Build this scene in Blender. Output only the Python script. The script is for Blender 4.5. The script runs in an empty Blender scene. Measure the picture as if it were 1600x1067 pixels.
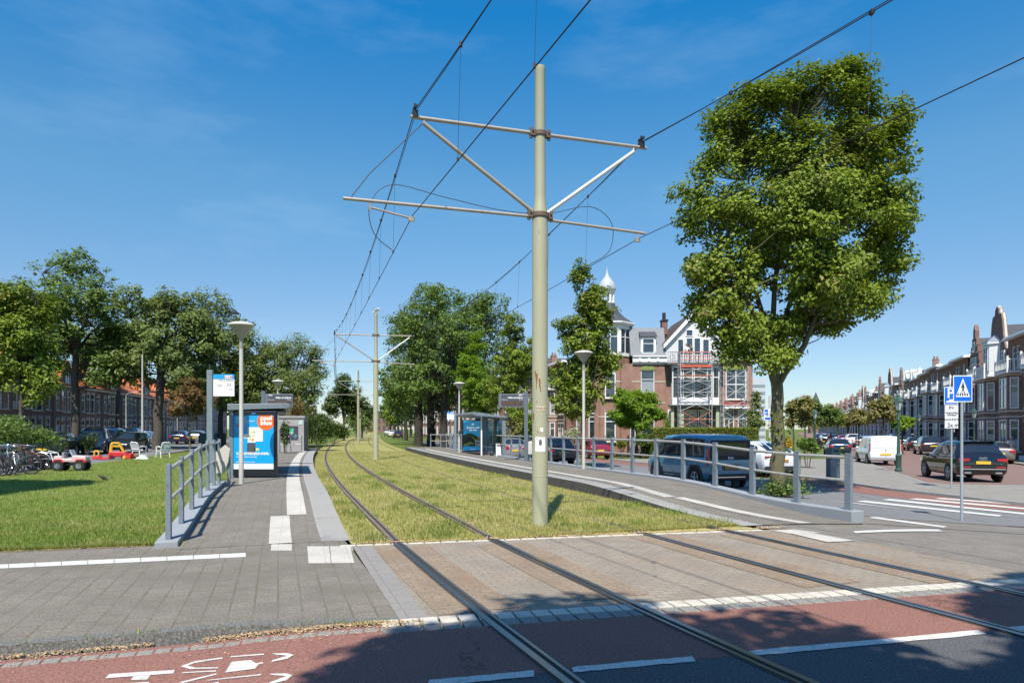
import bpy, bmesh, math, random
import numpy as np
from mathutils import Vector, Matrix, Quaternion
R=math.radians; PI=math.pi
SC=bpy.context.scene; COL=SC.collection
random.seed(7); RNG=np.random.default_rng(7)
# ------------------------------------------------------------ camera / picture geometry
EYE=1.67; F=1066.7; HZ=670.0
cam=bpy.data.objects.new('camera',bpy.data.cameras.new('camera')); COL.objects.link(cam)
cam.data.sensor_width=36; cam.data.lens=24; cam.data.shift_y=(HZ-533.5)/1600
cam.data.clip_start=.05; cam.data.clip_end=5000
cam.location=(0,0,EYE); cam.rotation_euler=(R(90),0,0); SC.camera=cam
def ss(x,a,b):
    t=min(1,max(0,(x-a)/(b-a))); return t*t*(3-2*t)
# ------------------------------------------------------------ tram alignment: slope table of the left rail
_SY=[-30,0,5.4,8,11.7,16.5,27,42,65,86,120,700]
_SV=[.41,.41,.395,.373,.34,.33,.303,.266,.239,.215,.2,.2]
_TY=np.arange(-30,701,.25); _TS=np.interp(_TY,_SY,_SV)
_TX=-np.concatenate([[0],np.cumsum((_TS[1:]+_TS[:-1])/2*.25)])
_TX=_TX-np.interp(9.9,_TY,_TX)-1.66
def L1(y): return float(np.interp(y,_TY,_TX))
def SL(y): return float(np.interp(y,_TY,_TS))
def P(y,u):
    s=SL(y); n=math.hypot(1,s)
    return (L1(y)+u/n, y+u*s/n)
def head(y): return math.atan(SL(y))      # rotation about z of the track direction (left of +Y)
def U(x,y):
    u=0; yy=y
    for _ in range(6):
        s=SL(yy); n=math.hypot(1,s); u=(x-L1(yy))*n/(1+s*s) + 0
        # solve for the foot point
        u=((x-L1(yy))+ (y-yy)*s)/n; yy=yy+((y-yy)-(x-L1(yy))*s)/(n*n)
    return u
def g(x,y):
    v=x-(L1(max(y,7))+5.4)
    r=-(.48*ss(v,.8,11)+.16*ss(y,20,48)*ss(v,3,9))*ss(y,7.5,13)
    l=-.25*ss(-v,22,34)*ss(y,20,40)
    return r+l
def kg(x,y):  # road surface in the foreground dips to a gutter on the left
    return -.085*ss(-x,1.0,2.6)
def at(px,py,dz=0.0):
    """ground point seen at a photo pixel (ground raised by dz)"""
    a=(px-800)/F; b=(py-HZ)/F
    y=3.0
    lo=None
    while y<600:
        if EYE-b*y <= g(a*y,y)+dz: break
        lo=y; y*=1.02
    if lo is None: lo=y/1.02
    hi=y
    for _ in range(30):
        m=(lo+hi)/2
        if EYE-b*m <= g(a*m,m)+dz: hi=m
        else: lo=m
    return (a*hi,hi,g(a*hi,hi)+dz)
def atd(px,y,dz=0.0):
    x=(px-800)/F*y
    return (x,y,g(x,y)+dz)
def flat(px,py,z=0.0):
    y=F*(EYE-z)/(py-HZ); return ((px-800)/F*y,y)
# ------------------------------------------------------------ object helpers
def tag(o,label=None,cat=None,group=None,kind=None):
    if label: o['label']=label
    if cat: o['category']=cat
    if group: o['group']=group
    if kind: o['kind']=kind
    return o
def thing(name,label,cat,loc=(0,0,0),rz=0,group=None):
    o=bpy.data.objects.new(name,None); COL.objects.link(o)
    o.empty_display_size=.2; o.location=loc; o.rotation_euler=(0,0,rz)
    return tag(o,label,cat,group)
def children(o): return [c for c in bpy.data.objects if c.parent is o]
_KIDS={}
def copytree(o,loc=None,rz=None,label=None,sc=None,group=None):
    def rec(a,par):
        c=a.copy(); COL.objects.link(c)
        if par is not None: c.parent=par
        for k in _KIDS.get(a.name,[]): 
            rec(k,c)
        if par is not None: _KIDS.setdefault(par.name,[]).append(c)
        return c
    c=rec(o,None)
    if loc is not None: c.location=loc
    if rz is not None: c.rotation_euler=(0,0,rz)
    if sc is not None: c.scale=sc if hasattr(sc,'__len__') else (sc,sc,sc)
    if label: c['label']=label
    if group: c['group']=group
    return c
class MB:
    def __init__(s): s.v=[]; s.f=[]; s.m=[]; s.cur=0; s.M=None
    def pt(s,p):
        if s.M is not None: p=s.M@Vector(p)
        s.v.append((p[0],p[1],p[2])); return len(s.v)-1
    def face(s,ids): s.f.append(tuple(ids)); s.m.append(s.cur)
    def poly(s,pts): s.face([s.pt(p) for p in pts])
    def box(s,c,d,rz=0,taper=1.0):
        x,y,z=d[0]/2,d[1]/2,d[2]/2; ca,sa=math.cos(rz),math.sin(rz); ids=[]
        for k,(i,j) in [(0,(-1,-1)),(0,(1,-1)),(0,(1,1)),(0,(-1,1)),(1,(-1,-1)),(1,(1,-1)),(1,(1,1)),(1,(-1,1))]:
            t=taper if k else 1
            a,b=i*x*t,j*y*t
            ids.append(s.pt((c[0]+a*ca-b*sa,c[1]+a*sa+b*ca,c[2]+(z if k else -z))))
        for q in [(0,3,2,1),(4,5,6,7),(0,1,5,4),(1,2,6,5),(2,3,7,6),(3,0,4,7)]: s.face([ids[i] for i in q])
        return s
    def bx(s,x0,x1,y0,y1,z0,z1): return s.box(((x0+x1)/2,(y0+y1)/2,(z0+z1)/2),(x1-x0,y1-y0,z1-z0))
    def cyl(s,a,b,r0,r1=None,n=10,caps=True):
        r1=r0 if r1 is None else r1
        a=Vector(a); b=Vector(b); d=(b-a)
        if d.length<1e-6: return s
        q=d.to_track_quat('Z','Y'); A=[];B=[]
        for i in range(n):
            t=2*PI*i/n; o=q@Vector((math.cos(t),math.sin(t),0))
            A.append(s.pt(a+o*r0)); B.append(s.pt(b+o*r1))
        for i in range(n):
            j=(i+1)%n; s.face([A[i],A[j],B[j],B[i]])
        if caps: s.face(A[::-1]); s.face(B)
        return s
    def tube(s,pts,r,n=6,caps=True):
        pts=[Vector(p) for p in pts]; rs=r if hasattr(r,'__len__') else [r]*len(pts)
        prev=None; up=None
        for i,p in enumerate(pts):
            d=(pts[min(i+1,len(pts)-1)]-pts[max(i-1,0)])
            if d.length<1e-9: d=Vector((0,0,1))
            d.normalize()
            if up is None:
                up=d.orthogonal().normalized()
            else:
                up=(up-d*up.dot(d)); 
                up=up.normalized() if up.length>1e-6 else d.orthogonal().normalized()
            w=d.cross(up); ring=[s.pt(p+(up*math.cos(2*PI*k/n)+w*math.sin(2*PI*k/n))*rs[i]) for k in range(n)]
            if prev:
                for k in range(n):
                    j=(k+1)%n; s.face([prev[k],prev[j],ring[j],ring[k]])
            elif caps: s.face(ring[::-1])
            prev=ring
        if caps: s.face(prev)
        return s
    def lathe(s,prof,c=(0,0,0),n=16,axis='z'):
        prev=None
        for (r,z) in prof:
            ring=[]
            for k in range(n):
                t=2*PI*k/n
                if axis=='z': q=(c[0]+r*math.cos(t),c[1]+r*math.sin(t),c[2]+z)
                elif axis=='x': q=(c[0]+z,c[1]+r*math.cos(t),c[2]+r*math.sin(t))
                else: q=(c[0]+r*math.sin(t),c[1]+z,c[2]+r*math.cos(t))
                ring.append(s.pt(q))
            if prev:
                for k in range(n):
                    j=(k+1)%n; s.face([prev[k],prev[j],ring[j],ring[k]])
            else: s.face(ring[::-1])
            prev=ring
        s.face(prev); return s
    def prism(s,pts,lo,hi,axis='y'):
        """polygon in the plane across `axis`, extruded lo..hi; axis y: pts are (x,z); x: (y,z); z: (x,y)"""
        def q(p,t): return (p[0],t,p[1]) if axis=='y' else ((t,p[0],p[1]) if axis=='x' else (p[0],p[1],t))
        A=[s.pt(q(p,lo)) for p in pts]; B=[s.pt(q(p,hi)) for p in pts]; n=len(pts)
        s.face(A[::-1] if axis!='y' else A); s.face(B if axis!='y' else B[::-1])
        for i in range(n):
            j=(i+1)%n; s.face([A[i],A[j],B[j],B[i]] if axis!='y' else [A[j],A[i],B[i],B[j]])
        return s
    def grid(s,fn,nu,nv,closed_v=False):
        ids=[[s.pt(fn(i/nu,j/nv)) for j in range(nv+(0 if closed_v else 1))] for i in range(nu+1)]
        w=len(ids[0])
        for i in range(nu):
            for j in range(nv):
                k=(j+1)%w; s.face([ids[i][j],ids[i+1][j],ids[i+1][k],ids[i][k]])
        return s
    def sphere(s,c,r,n=10,m=7):
        r=r if hasattr(r,'__len__') else (r,r,r)
        return s.grid(lambda u,v:(c[0]+r[0]*math.sin(PI*(.001+.998*u))*math.cos(2*PI*v),c[1]+r[1]*math.sin(PI*(.001+.998*u))*math.sin(2*PI*v),c[2]+r[2]*math.cos(PI*(.001+.998*u))),m,n,True)
    def build(s,name,mat,parent=None,smooth=None,loc=None,fixn=True,bev=0):
        me=bpy.data.meshes.new(name); me.from_pydata(s.v,[],s.f)
        mats=mat if isinstance(mat,(list,tuple)) else [mat]
        for m in mats: me.materials.append(m)
        if len(mats)>1: me.polygons.foreach_set('material_index',s.m)
        if fixn and len(s.f)<60000:
            bm=bmesh.new(); bm.from_mesh(me); bmesh.ops.recalc_face_normals(bm,faces=bm.faces)
            if bev: bmesh.ops.bevel(bm,geom=[e for e in bm.edges if e.is_manifold and e.calc_face_angle(0)>.6],offset=bev,segments=2,affect='EDGES',profile=.5)
            bm.to_mesh(me); bm.free()
        if smooth is not None:
            me.polygons.foreach_set('use_smooth',[True]*len(me.polygons))
            me.set_sharp_from_angle(angle=R(smooth))
        me.update()
        o=bpy.data.objects.new(name,me); COL.objects.link(o)
        if parent is not None:
            o.parent=parent; _KIDS.setdefault(parent.name,[]).append(o)
        if loc: o.location=loc
        return o
def adopt(o,parent):
    o.parent=parent; _KIDS.setdefault(parent.name,[]).append(o); return o
# ------------------------------------------------------------ materials
MATS={}
class NT:
    def __init__(s,m): s.t=m.node_tree; s.n=s.t.nodes
    def add(s,ty,**kw):
        n=s.n.new(ty)
        for k,v in kw.items():
            if k in n.inputs.keys(): s.set(n,k,v)
            else: setattr(n,k,v)
        return n
    def set(s,n,k,v):
        i=n.inputs[k]
        if hasattr(v,'is_output') or isinstance(v,bpy.types.NodeSocket): s.t.links.new(v,i)
        else: i.default_value=v
    def link(s,a,b): s.t.links.new(a,b)
def c4(c): return (c[0],c[1],c[2],1)
def newmat(name):
    m=bpy.data.materials.new(name); m.use_nodes=True; MATS[name]=m
    nt=NT(m); b=nt.n['Principled BSDF']; return m,nt,b
def mixc(nt,fac,a,b,mode='MIX'):
    n=nt.add('ShaderNodeMix',data_type='RGBA',blend_type=mode)
    for k,v in ((0,fac),(6,a),(7,b)):
        if isinstance(v,bpy.types.NodeSocket): nt.link(v,n.inputs[k])
        else: n.inputs[k].default_value=v if k==0 else c4(v)
    return n.outputs[2]
def noise(nt,scale,detail=3,rough=.6,vec=None,out='Fac'):
    n=nt.add('ShaderNodeTexNoise'); n.inputs['Scale'].default_value=scale; n.inputs['Detail'].default_value=detail; n.inputs['Roughness'].default_value=rough
    if vec is not None: nt.link(vec,n.inputs['Vector'])
    return n.outputs[out]
def ramp(nt,fac,stops):
    n=nt.add('ShaderNodeValToRGB'); nt.link(fac,n.inputs[0]); e=n.color_ramp.elements
    while len(e)<len(stops): e.new(.5)
    for i,(p,c) in enumerate(stops):
        e[i].position=p; e[i].color=c4(c) if hasattr(c,'__len__') else (c,c,c,1)
    return n.outputs[0]
def objco(nt): return nt.add('ShaderNodeTexCoord').outputs['Object']
def math_(nt,op,a,b=0.0):
    n=nt.add('ShaderNodeMath',operation=op)
    for i,v in ((0,a),(1,b)):
        if isinstance(v,bpy.types.NodeSocket): nt.link(v,n.inputs[i])
        else: n.inputs[i].default_value=v
    return n.outputs[0]
def bump(nt,b,h,strength=.3,dist=.01):
    n=nt.add('ShaderNodeBump'); n.inputs['Strength'].default_value=strength; n.inputs['Distance'].default_value=dist
    nt.link(h,n.inputs['Height']); nt.link(n.outputs[0],b.inputs['Normal'])
def M(name,col,rough=.6,metal=0,var=.18,scale=6,bmp=0,spec=None,coat=0,dirt=None,grain=0,cracks=None):
    """plain material with a gentle procedural variation"""
    if name in MATS: return MATS[name]
    m,nt,b=newmat(name); co=objco(nt)
    f=noise(nt,scale,4,.6,co); f2=noise(nt,scale*7,2,.5,co)
    lo=[c*(1-var) for c in col]; hi=[min(1,c*(1+var)) for c in col]
    c=mixc(nt,f,lo,hi); c=mixc(nt,math_(nt,'MULTIPLY',f2,.35*min(1,var*4)),c,[x*.75 for x in col])
    if dirt:
        d=ramp(nt,noise(nt,dirt[1],5,.65,co),[(dirt[2],0),(min(1,dirt[2]+.12),1)])
        c=mixc(nt,d,c,dirt[0])
    if grain:
        c=mixc(nt,ramp(nt,noise(nt,70,2,.6,co),[(.42,0),(.62,grain)]),c,[min(1,x*1.9+.03) for x in col]); c=mixc(nt,ramp(nt,noise(nt,45,3,.6,co),[(.38,grain),(.55,0)]),c,[x*.55 for x in col])
    if cracks:
        vo=nt.add('ShaderNodeTexVoronoi',feature='DISTANCE_TO_EDGE'); vo.inputs['Scale'].default_value=cracks; wv=nt.add('ShaderNodeVectorMath',operation='ADD'); nt.link(co,wv.inputs[0]); nt.link(noise(nt,3,4,.6,co,'Color'),wv.inputs[1]); nt.link(wv.outputs[0],vo.inputs['Vector'])
        cm=math_(nt,'MULTIPLY',ramp(nt,vo.outputs['Distance'],[(.004,1),(.012,0)]),ramp(nt,noise(nt,.35,2,.5,co),[(.48,0),(.6,.7)])); c=mixc(nt,cm,c,[x*.4 for x in col])
    nt.link(c,b.inputs['Base Color']); b.inputs['Roughness'].default_value=rough; b.inputs['Metallic'].default_value=metal
    if spec is not None: b.inputs['Specular IOR Level'].default_value=spec
    if coat: b.inputs['Coat Weight'].default_value=coat; b.inputs['Coat Roughness'].default_value=.05
    if bmp: bump(nt,b,f2,bmp,.01)
    return m
def glassy(name,col=(.02,.025,.03),rough=.04,var=.3):
    if name in MATS: return MATS[name]
    m,nt,b=newmat(name); co=objco(nt)
    c=mixc(nt,noise(nt,1.3,2,.5,co),[x*(1-var) for x in col],[x*(1+var) for x in col])
    nt.link(c,b.inputs['Base Color']); b.inputs['Roughness'].default_value=rough; b.inputs['Specular IOR Level'].default_value=.9; b.inputs['Coat Weight'].default_value=.8; b.inputs['Coat Roughness'].default_value=.02
    return m
def clear_glass(name,tint=(.8,.88,.88),fac=.8):
    m,nt,b=newmat(name)
    tr=nt.add('ShaderNodeBsdfTransparent'); tr.inputs[0].default_value=c4(tint)
    gl=nt.add('ShaderNodeBsdfGlossy'); gl.inputs['Roughness'].default_value=.02; gl.inputs[0].default_value=(.9,.95,1,1)
    mx=nt.add('ShaderNodeMixShader'); fr=nt.add('ShaderNodeFresnel'); fr.inputs[0].default_value=1.5
    nt.link(math_(nt,'ADD',fr.outputs[0],1-fac-.12),mx.inputs[0]); nt.link(tr.outputs[0],mx.inputs[1]); nt.link(gl.outputs[0],mx.inputs[2])
    nt.link(mx.outputs[0],nt.n['Material Output'].inputs[0]); return m
def brickmat(name,c1,c2,mortar,scale,bw=.5,rh=.25,ms=.02,rot=0,horizontal=True,rough=.85,stain=None,bmp=.25,offset=.5,bias=0,grain=0,moss=None):
    """brick / tile pattern; horizontal -> ground plane (x,y); otherwise facade (x+y, z)"""
    m,nt,b=newmat(name); co=objco(nt)
    if horizontal:
        mp=nt.add('ShaderNodeMapping'); nt.link(co,mp.inputs[0]); mp.inputs['Rotation'].default_value=(0,0,rot); vec=mp.outputs[0]
    else:
        sx=nt.add('ShaderNodeSeparateXYZ'); nt.link(co,sx.inputs[0]); cx=nt.add('ShaderNodeCombineXYZ')
        nt.link(math_(nt,'ADD',sx.outputs[0],sx.outputs[1]),cx.inputs[0]); nt.link(sx.outputs[2],cx.inputs[1]); vec=cx.outputs[0]
    t=nt.add('ShaderNodeTexBrick'); nt.link(vec,t.inputs['Vector']); t.inputs['Scale'].default_value=scale
    t.inputs['Brick Width'].default_value=bw; t.inputs['Row Height'].default_value=rh; t.inputs['Mortar Size'].default_value=ms; t.inputs['Mortar Smooth'].default_value=.2; t.inputs['Bias'].default_value=bias
    t.offset=offset
    t.inputs['Color1'].default_value=c4(c1); t.inputs['Color2'].default_value=c4(c2); t.inputs['Mortar'].default_value=c4(mortar)
    f=noise(nt,1.1,5,.65,co); f2=noise(nt,90,2,.5,co)
    c=mixc(nt,f,t.outputs[0],[x*.72 for x in c1]); c=mixc(nt,ramp(nt,f2,[(.35,0),(.75,.5)]),c,[min(1,x*1.5) for x in c2])
    if grain:
        c=mixc(nt,ramp(nt,noise(nt,60,2,.6,co),[(.45,0),(.65,grain)]),c,[min(1,x*1.7+.03) for x in c2]); c=mixc(nt,ramp(nt,noise(nt,38,3,.65,co),[(.36,grain),(.52,0)]),c,[x*.6 for x in c1])
        c=mixc(nt,ramp(nt,noise(nt,1.9,5,.7,co),[(.40,0),(.62,.45)]),c,[x*.72 for x in c1])
    if moss: c=mixc(nt,math_(nt,'MULTIPLY',t.outputs['Fac'],ramp(nt,noise(nt,.9,3,.6,co),[(.45,0),(.6,.8)])),c,moss)
    if stain: c=mixc(nt,ramp(nt,noise(nt,stain[1],4,.6,co),[(stain[2],0),(stain[2]+.2,stain[3])]),c,stain[0])
    nt.link(c,b.inputs['Base Color']); b.inputs['Roughness'].default_value=rough
    b.inputs['Specular IOR Level'].default_value=.25
    h=math_(nt,'SUBTRACT',math_(nt,'MULTIPLY',f2,.4),t.outputs['Fac']); bump(nt,b,h,bmp,.008)
    return m
def leafmat(name,dark,light,brown=None,bf=.66,trans=.35,cl=.5):
    """foliage: per-leaf colour from a vertex attribute holding a random number, clumps from noise"""
    m,nt,b=newmat(name); co=objco(nt)
    at_=nt.add('ShaderNodeAttribute',attribute_name='rnd')
    f=noise(nt,cl,3,.6,co); k=math_(nt,'ADD',math_(nt,'MULTIPLY',at_.outputs['Fac'],.55),math_(nt,'MULTIPLY',f,.5))
    c=ramp(nt,k,[(.18,dark),(.85,light)])
    if brown: c=mixc(nt,ramp(nt,math_(nt,'ADD',math_(nt,'MULTIPLY',noise(nt,.55,3,.6,co),.75),math_(nt,'MULTIPLY',at_.outputs['Fac'],.25)),[(bf,0),(bf+.08,.75)]),c,brown)
    nt.link(c,b.inputs['Base Color']); b.inputs['Roughness'].default_value=.5; b.inputs['Specular IOR Level'].default_value=.25
    tl=nt.add('ShaderNodeBsdfTranslucent'); nt.link(mixc(nt,.5,c,(light[0]*1.25,light[1]*1.25,light[2]*.5)),tl.inputs[0])
    mx=nt.add('ShaderNodeMixShader'); mx.inputs[0].default_value=trans
    nt.link(b.outputs[0],mx.inputs[1]); nt.link(tl.outputs[0],mx.inputs[2]); nt.link(mx.outputs[0],nt.n['Material Output'].inputs[0])
    return m
# ------------------------------------------------------------ lettering
def text_mesh(txt,size,mat,parent,loc,rot=(R(90),0,0),name='lettering',align='LEFT',ext=.001,bold=0.0,sx=1.0):
    cu=bpy.data.curves.new(name,'FONT'); cu.body=txt; cu.size=size; cu.align_x=align; cu.extrude=ext; cu.offset=bold; cu.resolution_u=2
    o=bpy.data.objects.new(name,cu); COL.objects.link(o)
    bpy.context.view_layer.update()
    me=bpy.data.meshes.new_from_object(o.evaluated_get(bpy.context.evaluated_depsgraph_get()))
    bpy.data.objects.remove(o); bpy.data.curves.remove(cu)
    me.materials.clear(); me.materials.append(mat); me.name=name
    r=bpy.data.objects.new(name,me); COL.objects.link(r); r.location=loc; r.rotation_euler=rot; r.scale=(sx,1,1)
    if parent is not None: adopt(r,parent)
    return r
# ============================================================ GROUND, ROADS, TRACKS
asph=M('asphalt',(.09,.09,.092),.9,0,.22,.7,.25,.2,dirt=((.13,.125,.115),.5,.6),grain=.55,cracks=.5)
asph2=M('asphalt worn',(.17,.168,.165),.9,0,.14,.5,.2,.2,dirt=((.12,.115,.11),.8,.58),grain=.3,cracks=.3)
redp=M('red asphalt',(.222,.108,.084),.9,0,.18,.8,.25,.2,dirt=((.165,.09,.075),1.1,.58),grain=.5,cracks=.45)
redb=brickmat('red brick road',(.20,.13,.11),(.24,.16,.135),(.16,.11,.09),4.0,.8,.4,.02,rot=-.3)
tiles=brickmat('pavement tiles',(.172,.151,.124),(.202,.179,.148),(.088,.08,.052),1.0,.302,.212,.010,rot=-.33+PI/2,grain=.6,moss=(.125,.115,.07),bmp=.4,offset=.5,stain=((.135,.125,.09),.8,.5,.6))
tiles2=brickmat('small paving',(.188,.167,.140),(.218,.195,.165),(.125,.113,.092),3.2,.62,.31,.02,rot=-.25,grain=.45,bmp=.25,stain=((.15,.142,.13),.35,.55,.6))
tiles3=brickmat('sunlight toned paving',(.235,.218,.185),(.275,.255,.22),(.20,.18,.15),3.2,.62,.31,.02,rot=-.1,grain=.4,bmp=.25)  # small paving made lighter, sunshine on the island put into its colour
brk=brickmat('crossing bricks',(.255,.215,.168),(.31,.265,.212),(.095,.072,.046),4.6,.95,.47,.055,rot=-.27,grain=.35,bmp=.4,stain=((.27,.185,.12),.5,.5,.55))
brkrust=brickmat('rust stained bricks',(.25,.185,.13),(.30,.235,.17),(.10,.072,.045),4.6,.95,.47,.055,rot=-.3,grain=.35,bmp=.35,stain=((.22,.145,.09),.9,.5,.6))
conc=M('concrete kerb',(.30,.295,.285),.85,0,.15,2.5,.15,.2,dirt=((.2,.195,.18),2.2,.58))
plat=brickmat('platform tiles',(.174,.153,.126),(.207,.184,.153),(.105,.094,.075),1.0,.302,.212,.009,rot=-.31+PI/2,grain=.6,moss=(.14,.13,.06),bmp=.3,stain=((.13,.123,.11),.5,.5,.5))
kerbd=M('dark kerb stone',(.13,.125,.115),.9,0,.3,4,.3)
white=M('white road paint',(.55,.53,.485),.8,0,.1,5,.1,.3,dirt=((.36,.34,.31),9,.55),grain=.25,cracks=3)
tact=brickmat('ribbed white tile',(.47,.44,.385),(.52,.49,.43),(.27,.25,.22),3.3,1.0,1.0,.025,rot=-.3,bmp=.2,offset=0,grain=.25)
lawn_m=None
def grassmat(name,a,b,c,d):
    m,nt,bs=newmat(name); co=objco(nt)
    f=noise(nt,.35,5,.65,co); f2=noise(nt,9,4,.7,co); f3=noise(nt,2.2,4,.6,co)
    k=mixc(nt,ramp(nt,f,[(.35,0),(.65,1)]),a,b); k=mixc(nt,ramp(nt,f3,[(.45,0),(.75,1)]),k,c); k=mixc(nt,ramp(nt,f2,[(.45,0),(.8,.7)]),k,d)
    nt.link(k,bs.inputs['Base Color']); bs.inputs['Roughness'].default_value=.9; bs.inputs['Specular IOR Level'].default_value=.1
    bump(nt,bs,f2,.8,.05); return m
lawn_m=grassmat('lawn',(.12,.18,.03),(.19,.24,.055),(.25,.25,.08),(.06,.10,.015))
tgrass_m=grassmat('track grass',(.25,.245,.07),(.32,.30,.11),(.40,.35,.17),(.14,.15,.035))
verge_m=grassmat('verge',(.10,.15,.03),(.13,.17,.04),(.17,.17,.06),(.055,.08,.02))
def struct(o): return tag(o,kind='structure')
def sheet(name,fn,nu,nv,mat,zf,parent=None):
    b=MB(); b.grid(lambda s,t:(lambda q:(q[0],q[1],zf(q[0],q[1])))(fn(s,t)),nu,nv)
    o=b.build(name,mat,parent,fixn=False)
    # face up
    me=o.data
    if len(me.polygons) and me.polygons[0].normal.z<0: me.flip_normals()
    if parent is None: struct(o)
    return o
# base sheet reaching the horizon
xs=np.concatenate([np.linspace(-2500,-150,8),np.arange(-120,-40,6),np.arange(-40,60,1.25),np.arange(60,130,6),np.linspace(160,2500,8)])
ys=np.concatenate([np.array([-400,-120,-60,-30,-15,-8]),np.arange(-4,70,1.25),np.arange(70,160,6),np.linspace(170,4000,14)])
b=MB(); nx=len(xs)
for y in ys:
    for x in xs:
        b.v.append((float(x),float(y),g(x,y)-.07+(kg(x,y)-.03 if y<8 else 0)))
for j in range(len(ys)-1):
    for i in range(nx-1): b.face([j*nx+i,j*nx+i+1,(j+1)*nx+i+1,(j+1)*nx+i])
struct(b.build('ground',verge_m,fixn=False))
GL=lambda x:10.345+.235*x     # front edge of the track grass
NL=lambda x:6.15+.245*x       # white block row at the road side of the crossing
RL=lambda x:4.62+.255*x       # painted line at the road
def KL(x):                    # kerb line of the left pavement
    return float(np.interp(x,[-14,-8,-3.94,-3.19,-2.14,-.95],[2.0,3.96,5.26,5.5,5.84,5.93]))
def LL(x): return 9.79+.262*(x+5.05)   # front edge of the lawn
# left pavement (with the raised kerb stone along the road)
def lp(s,t):
    x0=-14+s*(14-.97); xt=-14+s*(14-2.75); y0=KL(x0)+.13; yt=LL(xt) if xt<-5.25 else 10.9
    return (x0+(xt-x0)*t,y0+(yt-y0)*t)
sheet('pavement',lp,90,12,tiles,lambda x,y:0)
b=MB()
X=np.linspace(-14,-.95,60)
for i in range(len(X)-1):
    a,c=X[i],X[i+1]; q=lambda x,d,z:(x,KL(x)+d,z)
    za,zc=kg(a,0)-.05,kg(c,0)-.05
    b.poly([q(a,0,.002),q(c,0,.002),q(c,.13,.002),q(a,.13,.002)]); b.poly([q(a,-.012,za),q(c,-.012,zc),q(c,0,.002),q(a,0,.002)])
struct(b.build('kerb',M('granite kerb',(.125,.12,.108),.85,0,.3,9,.4,grain=.8),fixn=True))
# foreground road
def far_edge(x): return min(KL(x)-.10,9) if x<-1.0 else NL(x)-.30
def rz(x,y): return g(x,y)+kg(x,y)
sheet('cycle_path',lambda s,t:(lambda x:(x,RL(x)+(far_edge(x)-RL(x))*t))(-14+36*s),120,10,redp,lambda x,y:rz(x,y)+.001)
sheet('road',lambda s,t:(lambda x:(x,RL(x)-10+10*t))(-30+60*s),100,16,asph,lambda x,y:rz(x,y))
# gutter row of setts between kerb and cycle path
sett=M('grey sett',(.225,.21,.185),.9,0,.3,5,.3,grain=.4); b=MB(); b2=MB()
x=-13.9
while x<-.9:
    y=KL(x); s=(KL(x+.02)-KL(x))/.02; n=math.hypot(1,s)
    b.box((x+.1*s,y-.24,kg(x,0)-.03),(.112,.10,.075+random.uniform(-.004,.006)),math.atan(s)+random.uniform(-.05,.05)); x+=.127/n
x=-1.05
while x<9:
    y=NL(x)
    b.box((x+.05,y-.215,rz(x,y)-.03),(.15,.175,.072+random.uniform(-.002,.003)),.24); b2.box((x,y-.02,rz(x,y)-.03),(.15,.19,.074+random.uniform(-.002,.003)),.24+random.uniform(-.015,.015)); x+=.165
struct(b.build('gutter',sett,bev=.006))
wsett=M('white sett',(.54,.50,.42),.85,0,.14,6,.2,dirt=((.36,.31,.25),4,.58))
x=-2.35
while x<4.1:
    b2.box((x,GL(x)-.02,.0-.03),(.22,.11,.074+random.uniform(-.002,.003)),.235); x+=.236
struct(b2.build('white_sett_row',wsett,bev=.005))
# brick crossing
cA,cB,cC,cD=(-.97,5.93),(6.05,7.66),(4.75,11.46),(-2.3,9.80)
def bil(A,B,C,D): return lambda s,t:tuple((A[k]*(1-s)+B[k]*s)*(1-t)+(D[k]*(1-s)+C[k]*s)*t for k in (0,1))
sheet('crossing',bil(cA,cB,cC,cD),24,12,brk,lambda x,y:g(x,y))
bb=brickmat('border stones',(.24,.225,.205),(.27,.25,.23),(.15,.13,.11),2.2,.6,.6,.02,rot=-.33,offset=0)
sheet('crossing_border',bil(cA,(-.72,5.98),(-2.04,9.87),cD),2,12,bb,lambda x,y:.004)
# right pavement
def rp(s,t):
    a=bil(cB,(60,20.0),(60,22),(4.0,11.25))(s,t); return a
sheet('pavement',rp,90,16,tiles2,lambda x,y:g(x,y))
sheet('pavement',lambda s,t:(lambda y:(P(y,6.2)[0]+(30-P(y,6.2)[0])*t,y+1.9))(8.0+11.9*s),24,50,tiles2,lambda x,y:g(x,y)-.004)
sheet('pavement',lambda s,t:(lambda y:(P(y,8.75)[0]+ (P(y,13.9)[0]-P(y,8.75)[0])*t,y+1.6))(11.2+49*s),50,6,tiles2,lambda x,y:g(x,y)+.004)
# lane beside the right platform (asphalt with red cycle lanes), island and side street
lane_l=lambda y:P(y,11.5)[0]
lane_r=lambda y:float(np.interp(y,[10,16,19,24,31,45,60,120],[19,16.0,14.2,13.1,13.0,8.6,4.6,-10]))
sheet('road',lambda s,t:(lambda y:(lane_l(y)+(lane_r(y)-lane_l(y))*t,y))(14.5+105*s*s),60,10,asph2,lambda x,y:g(x,y)+.012)
sheet('cycle_lane',lambda s,t:(lambda y:(lane_r(y)-1.75+1.7*t,y))(16.5+80*s*s),50,4,redp,lambda x,y:g(x,y)+.017)
sheet('cycle_lane',lambda s,t:(lambda y:(lane_l(y)+2.3+1.3*t,y))(25+70*s),50,3,redp,lambda x,y:g(x,y)+.017)
st=lambda y:.401*(y-40)
ir=lambda y:21.5+st(max(y,26))+max(0,26-y)*5
sheet('side_street',lambda s,t:(lambda y:(21.6+st(y)+9.4*t+ 0,y))(23.5+385*s*s),70,6,redb,lambda x,y:g(x,y)+.010)
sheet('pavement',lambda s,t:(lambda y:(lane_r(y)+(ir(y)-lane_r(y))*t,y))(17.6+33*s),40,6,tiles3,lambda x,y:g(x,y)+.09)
b=MB()
Y=np.linspace(17.6,50.6,60)
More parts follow.
